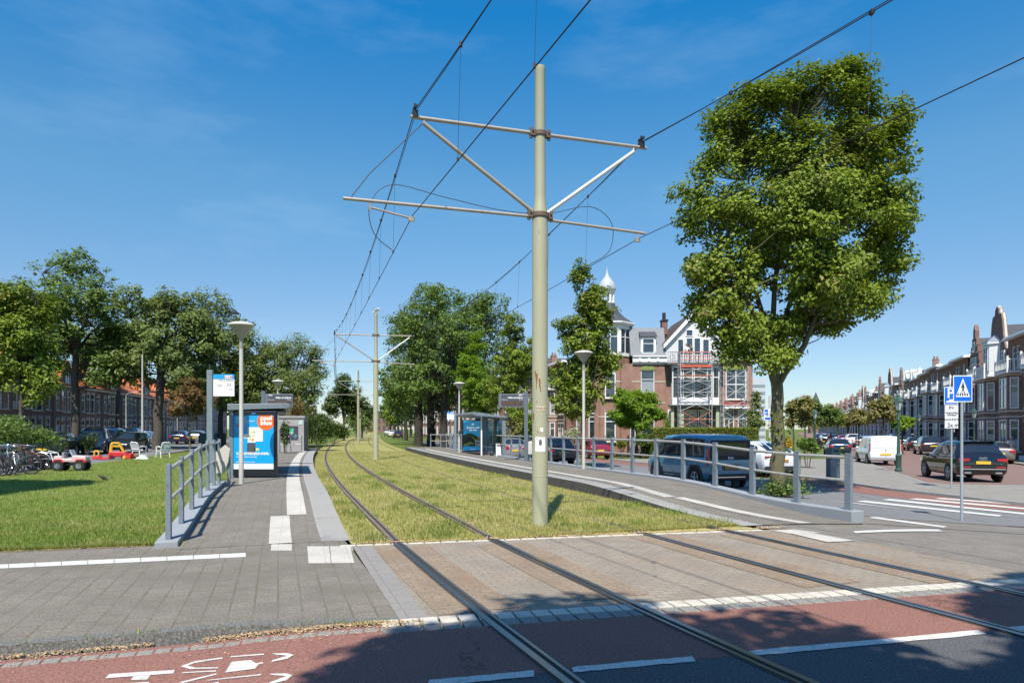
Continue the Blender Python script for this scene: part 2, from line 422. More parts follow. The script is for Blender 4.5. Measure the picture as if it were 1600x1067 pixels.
for f in (lane_r,ir):
    for i in range(len(Y)-1):
        y,y2=Y[i],Y[i+1]
        for dz0,dz1,d in ((-.03,.094,0),):
            b.poly([(f(y),y,g(f(y),y)-.03),(f(y2),y2,g(f(y2),y2)-.03),(f(y2),y2,g(f(y2),y2)+.094),(f(y),y,g(f(y),y)+.094)])
            q=.15 if f is lane_r else -.15
            b.poly([(f(y),y,g(f(y),y)+.096),(f(y2),y2,g(f(y2),y2)+.096),(f(y2)+q,y2,g(f(y2),y2)+.096),(f(y)+q,y,g(f(y),y)+.096)])
for i in range(12):
    x0=lane_r(17.6); x1=ir(17.6); a=x0+(x1-x0)*i/12; c=x0+(x1-x0)*(i+1)/12
    b.poly([(a,17.6,g(a,17.6)-.03),(c,17.6,g(c,17.6)-.03),(c,17.6,g(c,17.6)+.094),(a,17.6,g(a,17.6)+.094)])
struct(b.build('kerb',conc,fixn=False))
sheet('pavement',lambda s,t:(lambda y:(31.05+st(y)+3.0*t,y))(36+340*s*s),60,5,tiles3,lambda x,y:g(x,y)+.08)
# zebra and painted lines
def quadpx(name,pts,dz=.02,mat=white):
    b=MB(); q=[at(p[0],p[1],dz) for p in pts]
    n=24
    # draped quad (4 corners)
    b.grid(lambda s,t:(lambda x,y:(x,y,g(x,y)+dz))(*[(q[0][k]*(1-s)+q[1][k]*s)*(1-t)+(q[3][k]*(1-s)+q[2][k]*s)*t for k in (0,1)]),n,2)
    o=b.build(name,mat,fixn=False)
    if o.data.polygons[0].normal.z<0: o.data.flip_normals()
    return struct(o)
for a in ([(1338,783),(1560,806.5),(1566,804.5),(1350,781.5)],[(1378,780.5),(1610,804.5),(1616,802.5),(1390,779)],[(1420,779.5),(1620,797),(1626,795.2),(1432,778.2)],[(1460,778.6),(1620,790.5),(1626,789),(1470,777.4)],[(1500,777.8),(1620,785.3),(1626,784.2),(1508,776.9)],
          [(1290,781.5),(1345,786.5),(1410,795),(1350,788)]):
    quadpx('zebra_stripe',a,.024)
for a in ([(1336,832.6),(1473,829.8),(1466,826.6),(1333,829.5)],[(1357,808.5),(1474,823.8),(1480,822),(1366,806.8)]):
    quadpx('road_marking',a,.012)
quadpx('tactile_paving',[(1236,833),(1293,846.5),(1338,844.5),(1262,830.5)],.012,tact)
quadpx('tactile_paving',[(1206,828.5),(1240,834),(1285,832),(1240,826.5)],.008,tact)
# foreground white lines and kerb line in the left pavement
def gp(name,pts,mat,z=.004,base=0):
    b=MB(); q=[flat(p[0],p[1],base) for p in pts]; b.poly([(x,y,base+z) for x,y in q]); o=b.build(name,mat,fixn=False)
    if o.data.polygons[0].normal.z<0: o.data.flip_normals()
    return struct(o)
for i in range(10):
    a0=(i-.9)/9.0; a1=a0+.108
    f=lambda t,d:(10+371*t,884.5-17.6*t+d)
    gp('white_tile_line',[f(a0,3.3),f(a1,3.3),f(a1,-3.1),f(a0,-3.1)],white)
gp('tactile_paving',[(423,860),(456,860),(456,850),(424,850)],tact,.003); 
gp('tactile_paving',[(482,880),(517,880),(514,853.5),(480,853.5)],tact); gp('tactile_paving',[(518,880),(553.5,879.5),(547,853),(515.5,853.3)],tact)
def lineX(x0,x1,w=.11):
    b=MB(); n=14
    J=[random.uniform(-.008,.008) for _ in range(2*n+2)]
    b.grid(lambda s,t:(lambda x:(x,RL(x)+(t-.5)*w+J[int(s*n)*2+int(t)],rz(x,RL(x))+.006))(x0+(x1-x0)*s),n,1)
    o=b.build('road_marking',white,fixn=False)
    if o.data.polygons[0].normal.z<0: o.data.flip_normals()
    struct(o)
for a,c in ((-6,-2.9),(-2.4,-1.0),(-.55,.15),(.42,1.32),(1.72,3.86),(4.1,6.4),(6.9,9)): lineX(a,c)
# bicycle pictogram on the cycle path
def cp(pts):
    b=MB(); out=[]
    for p in pts:
        px,py=p[0]/2.963,820+p[1]/2.963; x,y=flat(px,py,-.05); x,y=flat(px,py,kg(x,y)); out.append((x,y,kg(x,y)+.006))
    b.poly(out); return b
pic=MB()
def arc(c,ra,rb,a0,a1,w=.55):
    n=14; o=[];i=[]
    for k in range(n+1):
        t=R(a0+(a1-a0)*k/n); tw=1-w*math.sin(PI*k/n)**.7*.55
        o.append((c[0]+ra*math.cos(t),c[1]-rb*math.sin(t))); i.append((c[0]+ra*tw*math.cos(t),c[1]-rb*tw*math.sin(t)))
    return [(o[k],o[k+1],i[k+1],i[k]) for k in range(n)]
quads=[[(488,712),(505,692),(810,672),(802,688)],[(605,720),(622,697),(702,690),(680,718)],[(845,683),(1000,674),(1000,680),(845,687)],[(825,730),(1002,688),(1002,694),(850,732)],[(1042,685),(1072,635),(1162,627),(1196,650),(1180,668)],[(1180,643),(1218,637),(1218,644),(1180,650)],[(1068,609),(1222,597),(1222,603),(1068,614)],[(955,720),(1208,692),(1208,699),(965,722)],[(590,735),(690,728),(670,780),(560,790)],[(740,790),(1010,728),(1015,738),(800,795)],
 [(1030,614),(1030,620),(900,640),(905,630)],[(905,630),(900,640),(868,652),(834,656)],[(834,656),(868,652),(905,662),(880,668)],[(905,662),(1010,659),(1010,665),(880,668)],
 [(1258,597),(1330,596),(1330,608),(1275,602)],[(1330,596),(1360,604),(1330,622),(1330,608)],[(1330,608),(1330,622),(1255,637),(1262,628)],
 [(1245,692),(1325,690),(1325,703),(1262,698)],[(1325,690),(1355,699),(1325,722),(1325,703)],[(1325,703),(1325,722),(1235,745),(1248,732)],[(880,760),(1180,735),(1190,745),(890,770)]]
for q in quads:
    o=[]
    for p in q:
        px,py=p[0]/2.963,820+p[1]/2.963; x,y=flat(px,py,-.05); x,y=flat(px,py,kg(x,y)); o.append((x,y,kg(x,y)+.006))
    pic.poly(o)
struct(pic.build('bicycle_marking',white,fixn=True))
for p in bpy.data.objects['bicycle_marking'].data.polygons:
    pass
# leaf litter along the kerb
lit=M('dry leaves',(.55,.37,.19),.9,0,.45,14); b=MB()
for i in range(3000):
    x=random.uniform(-6,-.75) if i%5 else random.uniform(-2.6,-.9); d=abs(random.gauss(0,.06)) if i%4 else abs(random.gauss(0,.20))
    if x>-1.2 : d*=1.5
    if noise_ok:=(math.sin(x*3.1)+math.sin(x*7.7+1)>-.9):
        y=KL(x)-.02-d; z=kg(x,0)+.012+random.uniform(0,.010)*max(0,1-d*8); r=random.uniform(.005,.013); t=random.uniform(0,6.3); 
        dx,dy=r*math.cos(t),r*math.sin(t); k=random.uniform(.4,.8)
        b.poly([(x-dx,y-dy,z),(x+dy*k,y-dx*k,z+random.uniform(-.004,.007)),(x+dx,y+dy,z),(x-dy*k,y+dx*k,z+random.uniform(-.004,.007))])
for i in range(900):
    x=random.uniform(-9,-5.2); y=LL(x)+random.gauss(-.03,.04); r=random.uniform(.008,.018); t=random.uniform(0,6.3); dx,dy=r*math.cos(t),r*math.sin(t); z=.012
    b.poly([(x-dx,y-dy,z),(x+dy*.6,y-dx*.6,z),(x+dx,y+dy,z),(x-dy*.6,y+dx*.6,z)])
for i in range(1500):
    x=random.uniform(-2.3,4.6); y=GL(x)+abs(random.gauss(.06,.08)); r=random.uniform(.008,.02); t=random.uniform(0,6.3); dx,dy=r*math.cos(t),r*math.sin(t); z=.02
    b.poly([(x-dx,y-dy,z),(x+dy*.6,y-dx*.6,z),(x+dx,y+dy,z+.01),(x-dy*.6,y+dx*.6,z)])
tag(b.build('leaf_litter',lit,fixn=False),'dry brown leaf litter gathered along the kerb',None,None,'stuff')
# ---- lawn, track grass
def ystart(u):
    y=9.8
    for _ in range(20):
        p=P(y,u); y+= (GL(p[0])-p[1])*.8
    return y
YS=lambda s,y0,y1:y0+(y1-y0)*s**1.8
sheet('track_grass',lambda s,t:(lambda u:P(YS(s,ystart(u),420),u))(-.63+6.58*t),110,8,tgrass_m,lambda x,y:-.003)
lawn_e=lambda y:-21.3-.25*(y-38)
def lw(s,t):
    y=9.79+34*t
    xr=P(y,-2.95)[0]; xl=lawn_e(y) if y>18 else -30+(y-9.79)/(18-9.79)*(30+lawn_e(18))
    x=xl+(xr-xl)*s; yy=y+ (LL(x)-9.79)*(1-t)*(1 if x<-5 else 1)
    return (x,yy)
sheet('lawn',lw,50,40,lawn_m,lambda x,y:g(x,y)+.002)
# left street
sheet('side_street',lambda s,t:(lambda y:(lawn_e(y)-13.2+13*t,y))(10+180*s),60,8,asph2,lambda x,y:g(x,y)-.02)
sheet('pavement',lambda s,t:(lambda y:(lawn_e(y)-15.4+2.2*t,y))(10+180*s),60,3,tiles2,lambda x,y:g(x,y)+.08)
# ---- rails
steel=M('rail steel',(.30,.27,.25),.28,.9,.25,3); railbrown=M('rail side',(.13,.098,.07),.8,.2,.4,5); groove=M('rail groove',(.04,.033,.026),.9,0,.3,8)
steelr=M('rail steel in grass',(.24,.185,.14),.6,.35,.3,4)
def ribbon(name,Yl,u0,u1,z,mat,parent=None,zf=None):
    b=MB()
    pr=None
    for y in Yl:
        a=P(y,u0); c=P(y,u1); zz=(zf(y) if zf else 0)+z
        ids=[b.pt((a[0],a[1],zz)),b.pt((c[0],c[1],zz))]
        if pr: b.face([pr[0],pr[1],ids[1],ids[0]])
        pr=ids
    o=b.build(name,mat,parent,fixn=False)
    return o
Yc=list(np.arange(-6,11,.35)); Yg=list(np.arange(10.2,30,.5))+list(np.arange(30,90,2))+list(np.arange(90,420,10))
for u,lab in ((0,'left tram track curving close past the left platform'),(3.87,'right tram track beside the right platform')):
    t=thing('tram_track',lab,'tram track')
    for k in (0,1.435):
        s=1 if k==0 else -1     # groove lies inside the gauge
        c=u+k
        def zr(y): 
            p=P(y,c); return g(p[0],p[1])
        b=MB()
        def rib(Yl,a,d,z,mi):
            b.cur=mi; pr=None
            for y in Yl:
                A=P(y,c+a*s); D=P(y,c+d*s); zz=zr(y)+z
                ids=[b.pt((A[0],A[1],zz)),b.pt((D[0],D[1],zz))]
                if pr: b.face([pr[0],pr[1],ids[1],ids[0]] if s>0 else [pr[1],pr[0],ids[0],ids[1]])
                pr=ids
        lo_=-.008 if u<1 else -.048
        rib(Yc,-.075,.095,.006,1); rib(Yc,-.06,.0,.016,0); rib(Yc,.0,.045,.010,2); rib(Yc,.045,.075,.014,0)
        # in grass the rail head stands up out of the turf
        for (a,z0,d,z1) in ((-.06,-.02,-.06,.05),(-.06,.05,.0,.05),(.0,.05,.0,.015),(.0,.015,.045,.015),(.045,.015,.045,.045),(.045,.045,.085,.045),(.085,.045,.085,-.02)):
            b.cur=3 if z0==z1 and z0>.03 else (2 if z0==z1 else 1); pr=None
            for y in Yg:
                A=P(y,c+a*s); D=P(y,c+d*s); f=min(1,(y-10.2)/1.2)
                ids=[b.pt((A[0],A[1],.016+(z0-.016)*f+lo_*f)),b.pt((D[0],D[1],.016+(z1-.016)*f+lo_*f))]
                if pr: b.face([pr[0],pr[1],ids[1],ids[0]] if s>0 else [pr[1],pr[0],ids[0],ids[1]])
                pr=ids
        b.build('rail',[steel,railbrown,groove,steelr],t,fixn=False)
    for k in (0,1.435):
        for a,d in ((-.38,-.077),(.097,.40)):
            s=1 if k==0 else -1; lo,hi=sorted((u+k+a*s,u+k+d*s))
            ys=[y for y in Yc if P(y,u+k)[1]>NL(P(y,u+k)[0])+.12 and P(y,u+k)[1]<GL(P(y,u+k)[0])-.1]
            struct(ribbon('rail_border',ys,lo,hi,.005,brkrust,None,lambda y,uu=(lo+hi)/2:g(*P(y,uu))))
# ---- platforms
edge_s=M('platform edge slab',(.30,.285,.26),.8,0,.12,1.4,.1,.2,dirt=((.21,.2,.18),1.3,.56),grain=.2); face_m=M('platform face',(.085,.078,.068),.95,0,.35,3,.3)
def platform(Ye,ue,ub,sg,hf,strips):
    """ue: track edge, ub: back, sg: +1 when the platform lies to the right of its track"""
    y=Ye
    if sg>0:
        h0=hf; hz=lambda q,yy:h0(yy)+g(q[0],q[1])*(1-ss(yy,10.2,14.5))
    else: hz=lambda q,yy:hf(yy)
    def rb(name,a,c,mat,dz=0,par=None):
        b=MB(); pr=None
        for yy in y:
            A=P(yy,a); C=P(yy,c); z=hf(yy)+dz; n=max(1,int(abs(c-a)/.7))
            W_=[(A[0]+(C[0]-A[0])*k/n,A[1]+(C[1]-A[1])*k/n) for k in range(n+1)]; ids=[b.pt((p[0],p[1],hz(p,yy)+dz)) for p in W_]
            if pr:
                for k in range(n): b.face([pr[k],pr[k+1],ids[k+1],ids[k]])
            pr=ids
        o=b.build(name,mat,fixn=False)
        if o.data.polygons[0].normal.z<0: o.data.flip_normals()
        return struct(o)
    w=.42
    rb('platform_edge',ue,ue+sg*w,edge_s); rb('platform',ue+sg*w,ub,plat)
    b=MB()
    for yy,y2 in zip(y[:-1],y[1:]):
        for uu in (ue,ub):
            A=P(yy,uu); C=P(y2,uu); b.poly([(A[0],A[1],-.6),(C[0],C[1],-.6),(C[0],C[1],hz(C,y2)),(A[0],A[1],hz(A,yy))])
    A=P(y[-1],ue);C=P(y[-1],ub); b.poly([(A[0],A[1],-.4),(C[0],C[1],-.4),(C[0],C[1],hf(y[-1])),(A[0],A[1],hf(y[-1]))])
    struct(b.build('platform_side',face_m,fixn=False))
    for (y0,y1,a,c,*tilt) in strips:
        yy=[y0]+[q for q in y if y0<q<y1]+[y1]; b=MB(); pr=None; tl_=tilt[0] if tilt else 0
        for q in yy:
            k_=tl_*(q-y0)/(y1-y0); A=P(q,a+k_);C=P(q,c+k_); ids=[b.pt((A[0],A[1],hz(A,q)+.006)),b.pt((C[0],C[1],hz(C,q)+.006))]
            if pr: b.face([pr[0],pr[1],ids[1],ids[0]])
            pr=ids
        o=b.build('tactile_strip',tact,fixn=False)
        if o.data.polygons[0].normal.z<0: o.data.flip_normals()
        struct(o)
    b=MB(); q=y[0]+.4
    while q<y[-1]-15:
        A=P(q,ue+sg*(w-.03)); b.lathe([(.02,hz(A,q)+.005),(.014,hz(A,q)+.008)],(A[0],A[1],0),8); q+=.2 if q<y[0]+5 else .4
    struct(b.build('edge_studs',white,fixn=False))
HLf=lambda y:.004+.25*ss(y,10.4,16)
HRf=lambda y:.012+.25*ss(y,10.3,16.5)
LYs=list(np.arange(10.45,48.3,.4)); RYs=list(np.arange(9.7,52,.5))
platform(LYs,-.6,-3.05,-1,HLf,[(12.85,46,-1.14,-1.48),(10.46,12.8,-1.44,-1.76)])
platform(RYs,5.9,8.55,1,HRf,[(13.3,46,6.62,6.90),(9.75,13.2,7.16,7.46,-.40)])
# ============================================================ STREET FURNITURE
bluegrey=M('blue grey paint',(.20,.24,.27),.45,.2,.15,3,dirt=((.15,.17,.175),4,.55),grain=.12)
galv=M('galvanised steel',(.50,.48,.44),.45,.35,.2,5,dirt=((.34,.32,.28),5,.55))
greywhite=M('light grey paint',(.50,.48,.43),.5,.1,.15,3,dirt=((.33,.30,.24),3,.58),grain=.15)
polem,nt,bs=newmat('pole paint'); co=objco(nt)
mp=nt.add('ShaderNodeMapping'); nt.link(co,mp.inputs[0]); mp.inputs['Scale'].default_value=(6,6,1.1)
c=mixc(nt,noise(nt,2,4,.6,co),(.34,.335,.22),(.41,.40,.275)); st_=ramp(nt,noise(nt,1.0,6,.7,mp.outputs[0]),[(.60,0),(.66,1)])
gr_=nt.add('ShaderNodeSeparateXYZ'); nt.link(co,gr_.inputs[0])
c=mixc(nt,math_(nt,'MULTIPLY',st_,.45),c,(.27,.225,.13)); c=mixc(nt,ramp(nt,noise(nt,1.7,5,.75,mp.outputs[0]),[(.675,0),(.70,1)]),c,(.22,.09,.035)); nt.link(c,bs.inputs['Base Color']); bs.inputs['Roughness'].default_value=.5
armm=M('weathered steel arm',(.40,.36,.31),.5,.3,.25,5,dirt=((.20,.12,.08),2.5,.6)); armw=M('pale steel arm',(.66,.65,.62),.45,.2,.1,4)
blackm=M('black paint',(.025,.026,.028),.4,0,.2,5); wirem=M('wire',(.03,.028,.027),.6,.3,.2,3)
whitep=M('white paint',(.80,.80,.79),.45,0,.05,3); paper=M('paper',(.80,.79,.82),.8,0,.06,6)
blk=M('black lettering',(.02,.02,.022),.6,0,.1,4); wht=M('white lettering',(.82,.82,.82),.6,0,.03,4)
rustm=M('rust',(.26,.10,.04),.9,0,.5,14)
# ---- overhead line poles
def make_pole():
    t=thing('tram_pole','nearest cream tram pole, with rust marks and a paper notice, in the crossing grass','tram pole')
    b=MB(); b.lathe([(.15,-.3),(.142,0),(.138,.3),(.136,4.6),(.134,5.25),(.128,5.42),(.105,5.55),(.096,5.7),(.09,7.85),(.093,7.86),(.093,7.93),(.05,7.95)],n=24); b.build('mast',polem,t,smooth=40)
    b=MB(); b.lathe([(.138,.85),(.1405,.852),(.1405,.865),(.138,.867)],n=24); b.build('weld_ring',polem,t,smooth=40)
    for x0,x1,z0,z1,r,y in ((-.1,-2.25,6.77,6.74,.033,0),(.1,2.08,6.77,6.80,.031,0),(-.12,-3.32,5.33,5.30,.027,0),(.12,2.06,5.30,5.24,.025,0)):
        b=MB(); b.cyl((x0,y,z0),(x1,y,z1),r,n=10); b.build('crossarm',armm,t,smooth=50)
    for x0,z0,x1,z1,m in ((-.14,5.42,-2.03,6.66,armm),(.14,5.42,1.82,6.70,armw)):
        b=MB(); b.cyl((x0,0,z0),(x1,0,z1),.034,n=10); b.cyl((x1,0,z1),(x1+(.0),0,z1+.1),.02,n=8); b.build('strut',m,t,smooth=50)
    for z,r in ((6.77,.115),(5.36,.155)):
        b=MB(); b.lathe([(r-.02,z-.035),(r,z-.035),(r,z+.035),(r-.02,z+.035)],n=20)
        for s in (-1,1):
            b.box((s*(r+.02),0,z),(.10,.09,.10)); b.cyl((s*(r+.03),-.07,z+.03),(s*(r+.03),.07,z+.03),.014,n=6); b.cyl((s*(r+.05),0,z-.09),(s*(r+.05),0,z+.09),.03,n=8)
        b.build('clamp',M('rusty clamp',(.16,.11,.085),.7,.3,.4,18),t)
    for x,z in ((-2.18,6.76),(1.98,6.81)):
        b=MB(); b.box((x,0,z+.03),(.09,.09,.10)); b.cyl((x,0,z+.08),(x,0,z+.2),.02,n=8); b.cyl((x,-.08,z+.14),(x,.08,z+.14),.03,n=8); b.build('insulator',blackm,t)
    b=MB(); b.cyl((1.9,0,5.22),(1.9,0,5.1),.016,n=6); b.box((1.9,0,5.1),(.1,.05,.06)); b.build('wire_clamp',armm,t)
    b=MB(); b.cyl((-2.9,0,5.27),(-2.9,0,5.14),.016,n=6); b.cyl((-2.9,0,5.2),(-2.25,0,5.09),.016,n=6); b.box((-2.24,0,5.08),(.1,.05,.07)); b.build('steady_arm',armm,t)
    b=MB(); b.tube([(-2.05,0,6.66),(-2.9,0,5.75),(-3.2,0,5.33)],.008,5); b.build('tie_wire',wirem,t)
    return t
pole0=make_pole(); PY=[11.9-.95,36.5,72.5,103,138,176]
poles=[]
labs=['','second tram pole along the track, with a gull perched on top','third tram pole along the track, half hidden behind the second','fourth tram pole down the track','fifth tram pole, small and far down the track','farthest tram pole between the distant trees']
for i,y in enumerate(PY):
    o=pole0 if i==0 else copytree(pole0,label=labs[i],group='overhead line poles between the tracks')
    if i==0: o['group']='overhead line poles between the tracks'
    x,yy=P(y,2.66); o.location=(x,yy,0); o.rotation_euler=(0,0,head(yy)); poles.append((x,yy,head(yy)))
x0,y0,h0=poles[0]
def bend(o,r,zc=0):      # wrap a flat x/z sheet round the mast
    for v in o.data.vertices:
        a=v.co.x/r; d=r-v.co.y; v.co.x=d*math.sin(a); v.co.y=-d*math.cos(a)
va=math.atan2(-x0,y0)   # turn towards the camera
def polesheet(name,w,z0,z1,mat,ang,r=.1395,label=None,cat=None,parent=None):
    b=MB(); n=10
    for k in range(n+1):
        for z in (z0,z1): b.v.append((-w/2+w*k/n,0,z))
    for k in range(n): b.face([2*k,2*k+2,2*k+3,2*k+1])
    o=b.build(name,mat,parent,fixn=False); bend(o,r)
    if parent is None: o.location=(x0,y0,0); o.rotation_euler=(0,0,ang); tag(o,label,cat)
    return o
po=thing('paper_notice','white missing cat notice pasted on the rusty cream tram pole','notice',(x0,y0,0),va+.05)
polesheet('sheet',.185,1.28,1.53,paper,0,.1405,parent=po)
b=MB()
for (x,z,rx,rz_) in ((0,1.43,.028,.045),(.0,1.47,.022,.022)):
    n=12; b.poly([(x+rx*math.cos(2*PI*k/n),0,z+rz_*math.sin(2*PI*k/n)) for k in range(n)])
b.poly([(-.018,0,1.485),(-.008,0,1.485),(-.014,0,1.505)]); b.poly([(.018,0,1.485),(.008,0,1.485),(.014,0,1.505)])
o=b.build('cat_picture',M('grey print',(.12,.11,.13),.8,0,.3,30),po,fixn=False); bend(o,.1425)
for z,w in ((1.36,.12),(1.345,.10),(1.325,.13)):
    b=MB(); b.poly([(-w/2,0,z-.003),(w/2,0,z-.003),(w/2,0,z+.003),(-w/2,0,z+.003)]); o=b.build('print_line',M('grey print',(.12,.11,.13)),po,fixn=False); bend(o,.1425)
b=MB(); b.poly([(-.075,0,1.488),(-.035,0,1.505),(-.035,0,1.512),(-.075,0,1.497)])
o=b.build('print_line',M('grey print',(.12,.11,.13)),po,fixn=False); bend(o,.1425)
st2=polesheet('sticker',.05,1.62,1.69,paper,va+.22,.1405,'small blank white sticker on the tram pole above the notice','sticker')
band=polesheet('number_plate',.17,1.985,2.06,M('cream band',(.62,.52,.38),.6,0,.15,8),va+.12,.1405,None,None,pole0)
band.rotation_euler=(0,0,va+.12-h0)
o=text_mesh('M0419',.062,M('dark red print',(.16,.04,.025),.7,0,.3,20),pole0,(0,0,0),(0,0,va+.12-h0),'pole_number','CENTER',0)
for v in o.data.vertices: v.co=Vector((v.co.x,0,2.0+v.co.y))
bend(o,.1425)
for i,(ang,z0_,h_,w_) in enumerate(((-.42,2.62,.26,.045),(-.10,2.53,.24,.04),(-.95,1.94,.16,.05),(-.32,1.64,.07,.018),(.10,1.67,.10,.016),(-.5,2.15,.04,.014),(-.62,2.66,.08,.03))):
    b=MB(); n=7; L=[];Rr=[]
    for k in range(n+1):
        t=k/n; w=w_*(1-.75*t)*(1+random.uniform(-.4,.4)); sx=random.uniform(-.006,.006)+.03*t*(1 if i%2 else 0)
        L.append(b.pt((sx-w/2,0,z0_-h_*t))); Rr.append(b.pt((sx+w/2,0,z0_-h_*t)))
    for k in range(n): b.face([L[k],Rr[k],Rr[k+1],L[k+1]])
    o=b.build('rust_streak',rustm,pole0,fixn=False); bend(o,.1398); o.rotation_euler=(0,0,va-h0+ang)
# ---- overhead wires
def nodes(dx,h):
    out=[]
    for (x,y,a) in poles: out.append(Vector((x+dx*math.cos(a),y+dx*math.sin(a),h)))
    p=P(-16.5,2.66); a=head(-16.5); out.insert(0,Vector((p[0]+dx*math.cos(a),p[1]+dx*math.sin(a),h)))
    p=P(300,2.66); out.append(Vector((p[0]+dx,p[1],h)))
    return out
def span(A,B,sag,n=16): return [A.lerp(B,k/n)-Vector((0,0,sag*4*(k/n)*(1-k/n))) for k in range(n+1)]
for side,dm,dc,hm,hc in (('left',-2.18,-2.22,6.86,5.14),('right',1.98,1.92,6.90,5.13)):
    m=nodes(dm,hm); cN=nodes(dc,hc)
    t=thing('overhead_wire',f'overhead contact wire with its carrier cable above the {side} tram track','overhead wire')
    b=MB(); b2=MB()
    for i in range(len(m)-1):
        L=(m[i+1]-m[i]).length; sg=.62*(L/26)**1.2
        S=span(m[i],m[i+1],sg); 
        b.tube(S,.0078 if i<2 else .014,5)
        if i<2: b.tube([p+Vector((.03,0,.045*math.sin(PI*k/16*3)**2)) for k,p in enumerate(S)],.006,4)
        S2=span(cN[i],cN[i+1],.03); b2.tube(S2,.0072 if i<2 else .012,5)
        n=max(3,int(L/2.3)) if i<3 else 6
        for k in range(1,n):
            f=k/n; A=m[i].lerp(m[i+1],f)-Vector((0,0,sg*4*f*(1-f))); C=cN[i].lerp(cN[i+1],f)-Vector((0,0,.03*4*f*(1-f)))
            d=MB(); d.cyl(A,C,.0028 if i<2 else .004,n=4); d.box(A,(.04,.06,.05)); d.box(C+Vector((0,0,.02)),(.025,.03,.05))
            if i<3: d.build('dropper',wirem,t)
    b.build('carrier_cable',wirem,t); b2.build('contact_wire',wirem,t)
# jumper cable looping across between the two tracks
A=nodes(-2.18,6.86); i=1
f=lambda dx,t,dz:Vector(((1-t)*A[1].x+t*A[2].x,(1-t)*A[1].y+t*A[2].y,6.2+dz))
u_=Vector((math.cos(h0),math.sin(h0),0)); w_=Vector((-math.sin(h0),math.cos(h0),0)); O=Vector((x0,y0,0))
loc=lambda x,y,z:O+u_*x+w_*y+Vector((0,0,z))
from mathutils.geometry import interpolate_bezier
def smooth(p,n=6):
    o=[]
    for i in range(len(p)-1):
        a=p[max(i-1,0)];b_=p[i];c_=p[i+1];d=p[min(i+2,len(p)-1)]; o+=list(interpolate_bezier(b_,b_+(c_-a)/6,c_-(d-b_)/6,c_,n))[:-1]
    return o+[p[-1]]
b=MB(); b.tube(smooth([loc(-2.2,2.3,5.15),loc(-2.55,2.3,5.45),loc(-2.62,2.3,6.0),loc(-2.2,2.3,6.42),loc(-1.2,2.25,6.28),loc(0,2.2,6.12),loc(1.0,2.2,6.15),loc(1.98,2.2,6.4),loc(2.5,2.2,6.1),loc(2.45,2.2,5.5),loc(1.95,2.2,5.15)]),.0075,6)
tag(b.build('jumper_cable',wirem),'slack jumper cable looping between the overhead wires behind the nearest pole','cable')
# ---- platform lamps
def make_lamp():
    t=thing('lamp_post','grey lamp post with a disc shade, standing in front of the blue poster','lamp post')
    b=MB(); b.lathe([(.062,-.1),(.06,.0),(.058,.9),(.052,.92),(.05,3.55)],n=14); b.build('post',greywhite,t,smooth=40)
    b=MB(); b.lathe([(.05,3.53),(.055,3.56),(.05,3.78),(.062,3.82),(.12,3.88),(.19,3.99),(.26,4.08),(.3,4.12)],n=24); b.build('shade',M('lamp shade',(.33,.32,.29),.4,.1,.1,4),t,smooth=40)
    b=MB(); b.lathe([(.3,4.118),(.335,4.13),(.337,4.145),(.3,4.175),(.2,4.21),(.06,4.235),(.0,4.24)],n=24); b.build('cap',M('lamp cap',(.60,.58,.54),.45,.1,.1,4),t,smooth=40)
    return t
lamp=make_lamp(); G='disc lamp posts on the tram platforms'
for i,(px,Y,dz,l) in enumerate(((377,17.6,.2,None),(434,39,.24,'grey disc lamp post behind the left shelter and its departure board'),(912,24.2,.22,'grey disc lamp post beside the railing on the near half of the right platform'),(717.5,40.5,.22,'grey disc lamp post left of the right hand shelter'))):
    o=lamp if i==0 else copytree(lamp,label=l)
    o['group']=G; x=(px-800)/F*Y; o.location=(x,Y,dz)
# ---- railings
def railing(name,label,u,Ys,hf,pl=.12,mid=True,plw=.3):
    t=thing(name,label,'railing'); 
    pts=[P(y,u) for y in Ys]
    for (x,y),yy in zip(pts,Ys):
        z=hf(yy)+pl; a=head(yy)
        b=MB(); b.M=Matrix.Translation((x,y,z))@Matrix.Rotation(a,4,'Z')
        b.prism([(-.035,0),(.035,0),(.03,1.08),(-.03,1.08)],-.075,.075,'y')
        b.prism([(-.075,0),(.075,0),(.06,.25),(.045,.7),(.04,1.08),(-.04,1.08),(-.045,.7),(-.06,.25)],-.022,.022,'x') if False else None
        b.build('post',bluegrey,t,bev=.004)
    for z,r in ((1.0,.032),(.56,.026)):
        b=MB(); b.tube([(x,y,hf(yy)+pl+z) for (x,y),yy in zip(pts,Ys)],r,10); b.build('rail',galv,t,smooth=60)
    b=MB(); n=int((Ys[-1]-Ys[0])/.5)+1; pr=None
    for k in range(n+1):
        yy=Ys[0]-.22+(Ys[-1]+.44-Ys[0])*k/n; A=P(yy,u-plw/2);C=P(yy,u+plw/2); h=hf(yy)+pl
        ids=[b.pt((A[0],A[1],h-.7)),b.pt((A[0],A[1],h)),b.pt((C[0],C[1],h)),b.pt((C[0],C[1],h-.7))]
        if pr:
            for q in range(4): b.face([pr[q],pr[(q+1)%4],ids[(q+1)%4],ids[q]])
        else: b.face(ids)
        pr=ids
    b.face(pr); b.build('plinth',M('blue grey concrete',(.27,.29,.31),.8,0,.12,2,.1),t,bev=.012)
    return t
railing('railing','blue grey railing with light rails along the lawn side of the left platform',-3.12,[10.85+1.27*k for k in range(7)],HLf,.08)
railing('railing','far stretch of grey railing behind the left shelter',-3.12,[27+2*k for k in range(10)],HLf,.05)
railing('railing','long blue grey railing along the road side of the right platform',8.68,[10.15+1.38*k for k in range(18)],lambda y:HRf(y)+.05*(1-ss(y,10,13)),.065)
railing('railing','grey railing past the far end of the right shelter',8.68,[43+1.5*k for k in range(5)],lambda y:.25,.02)
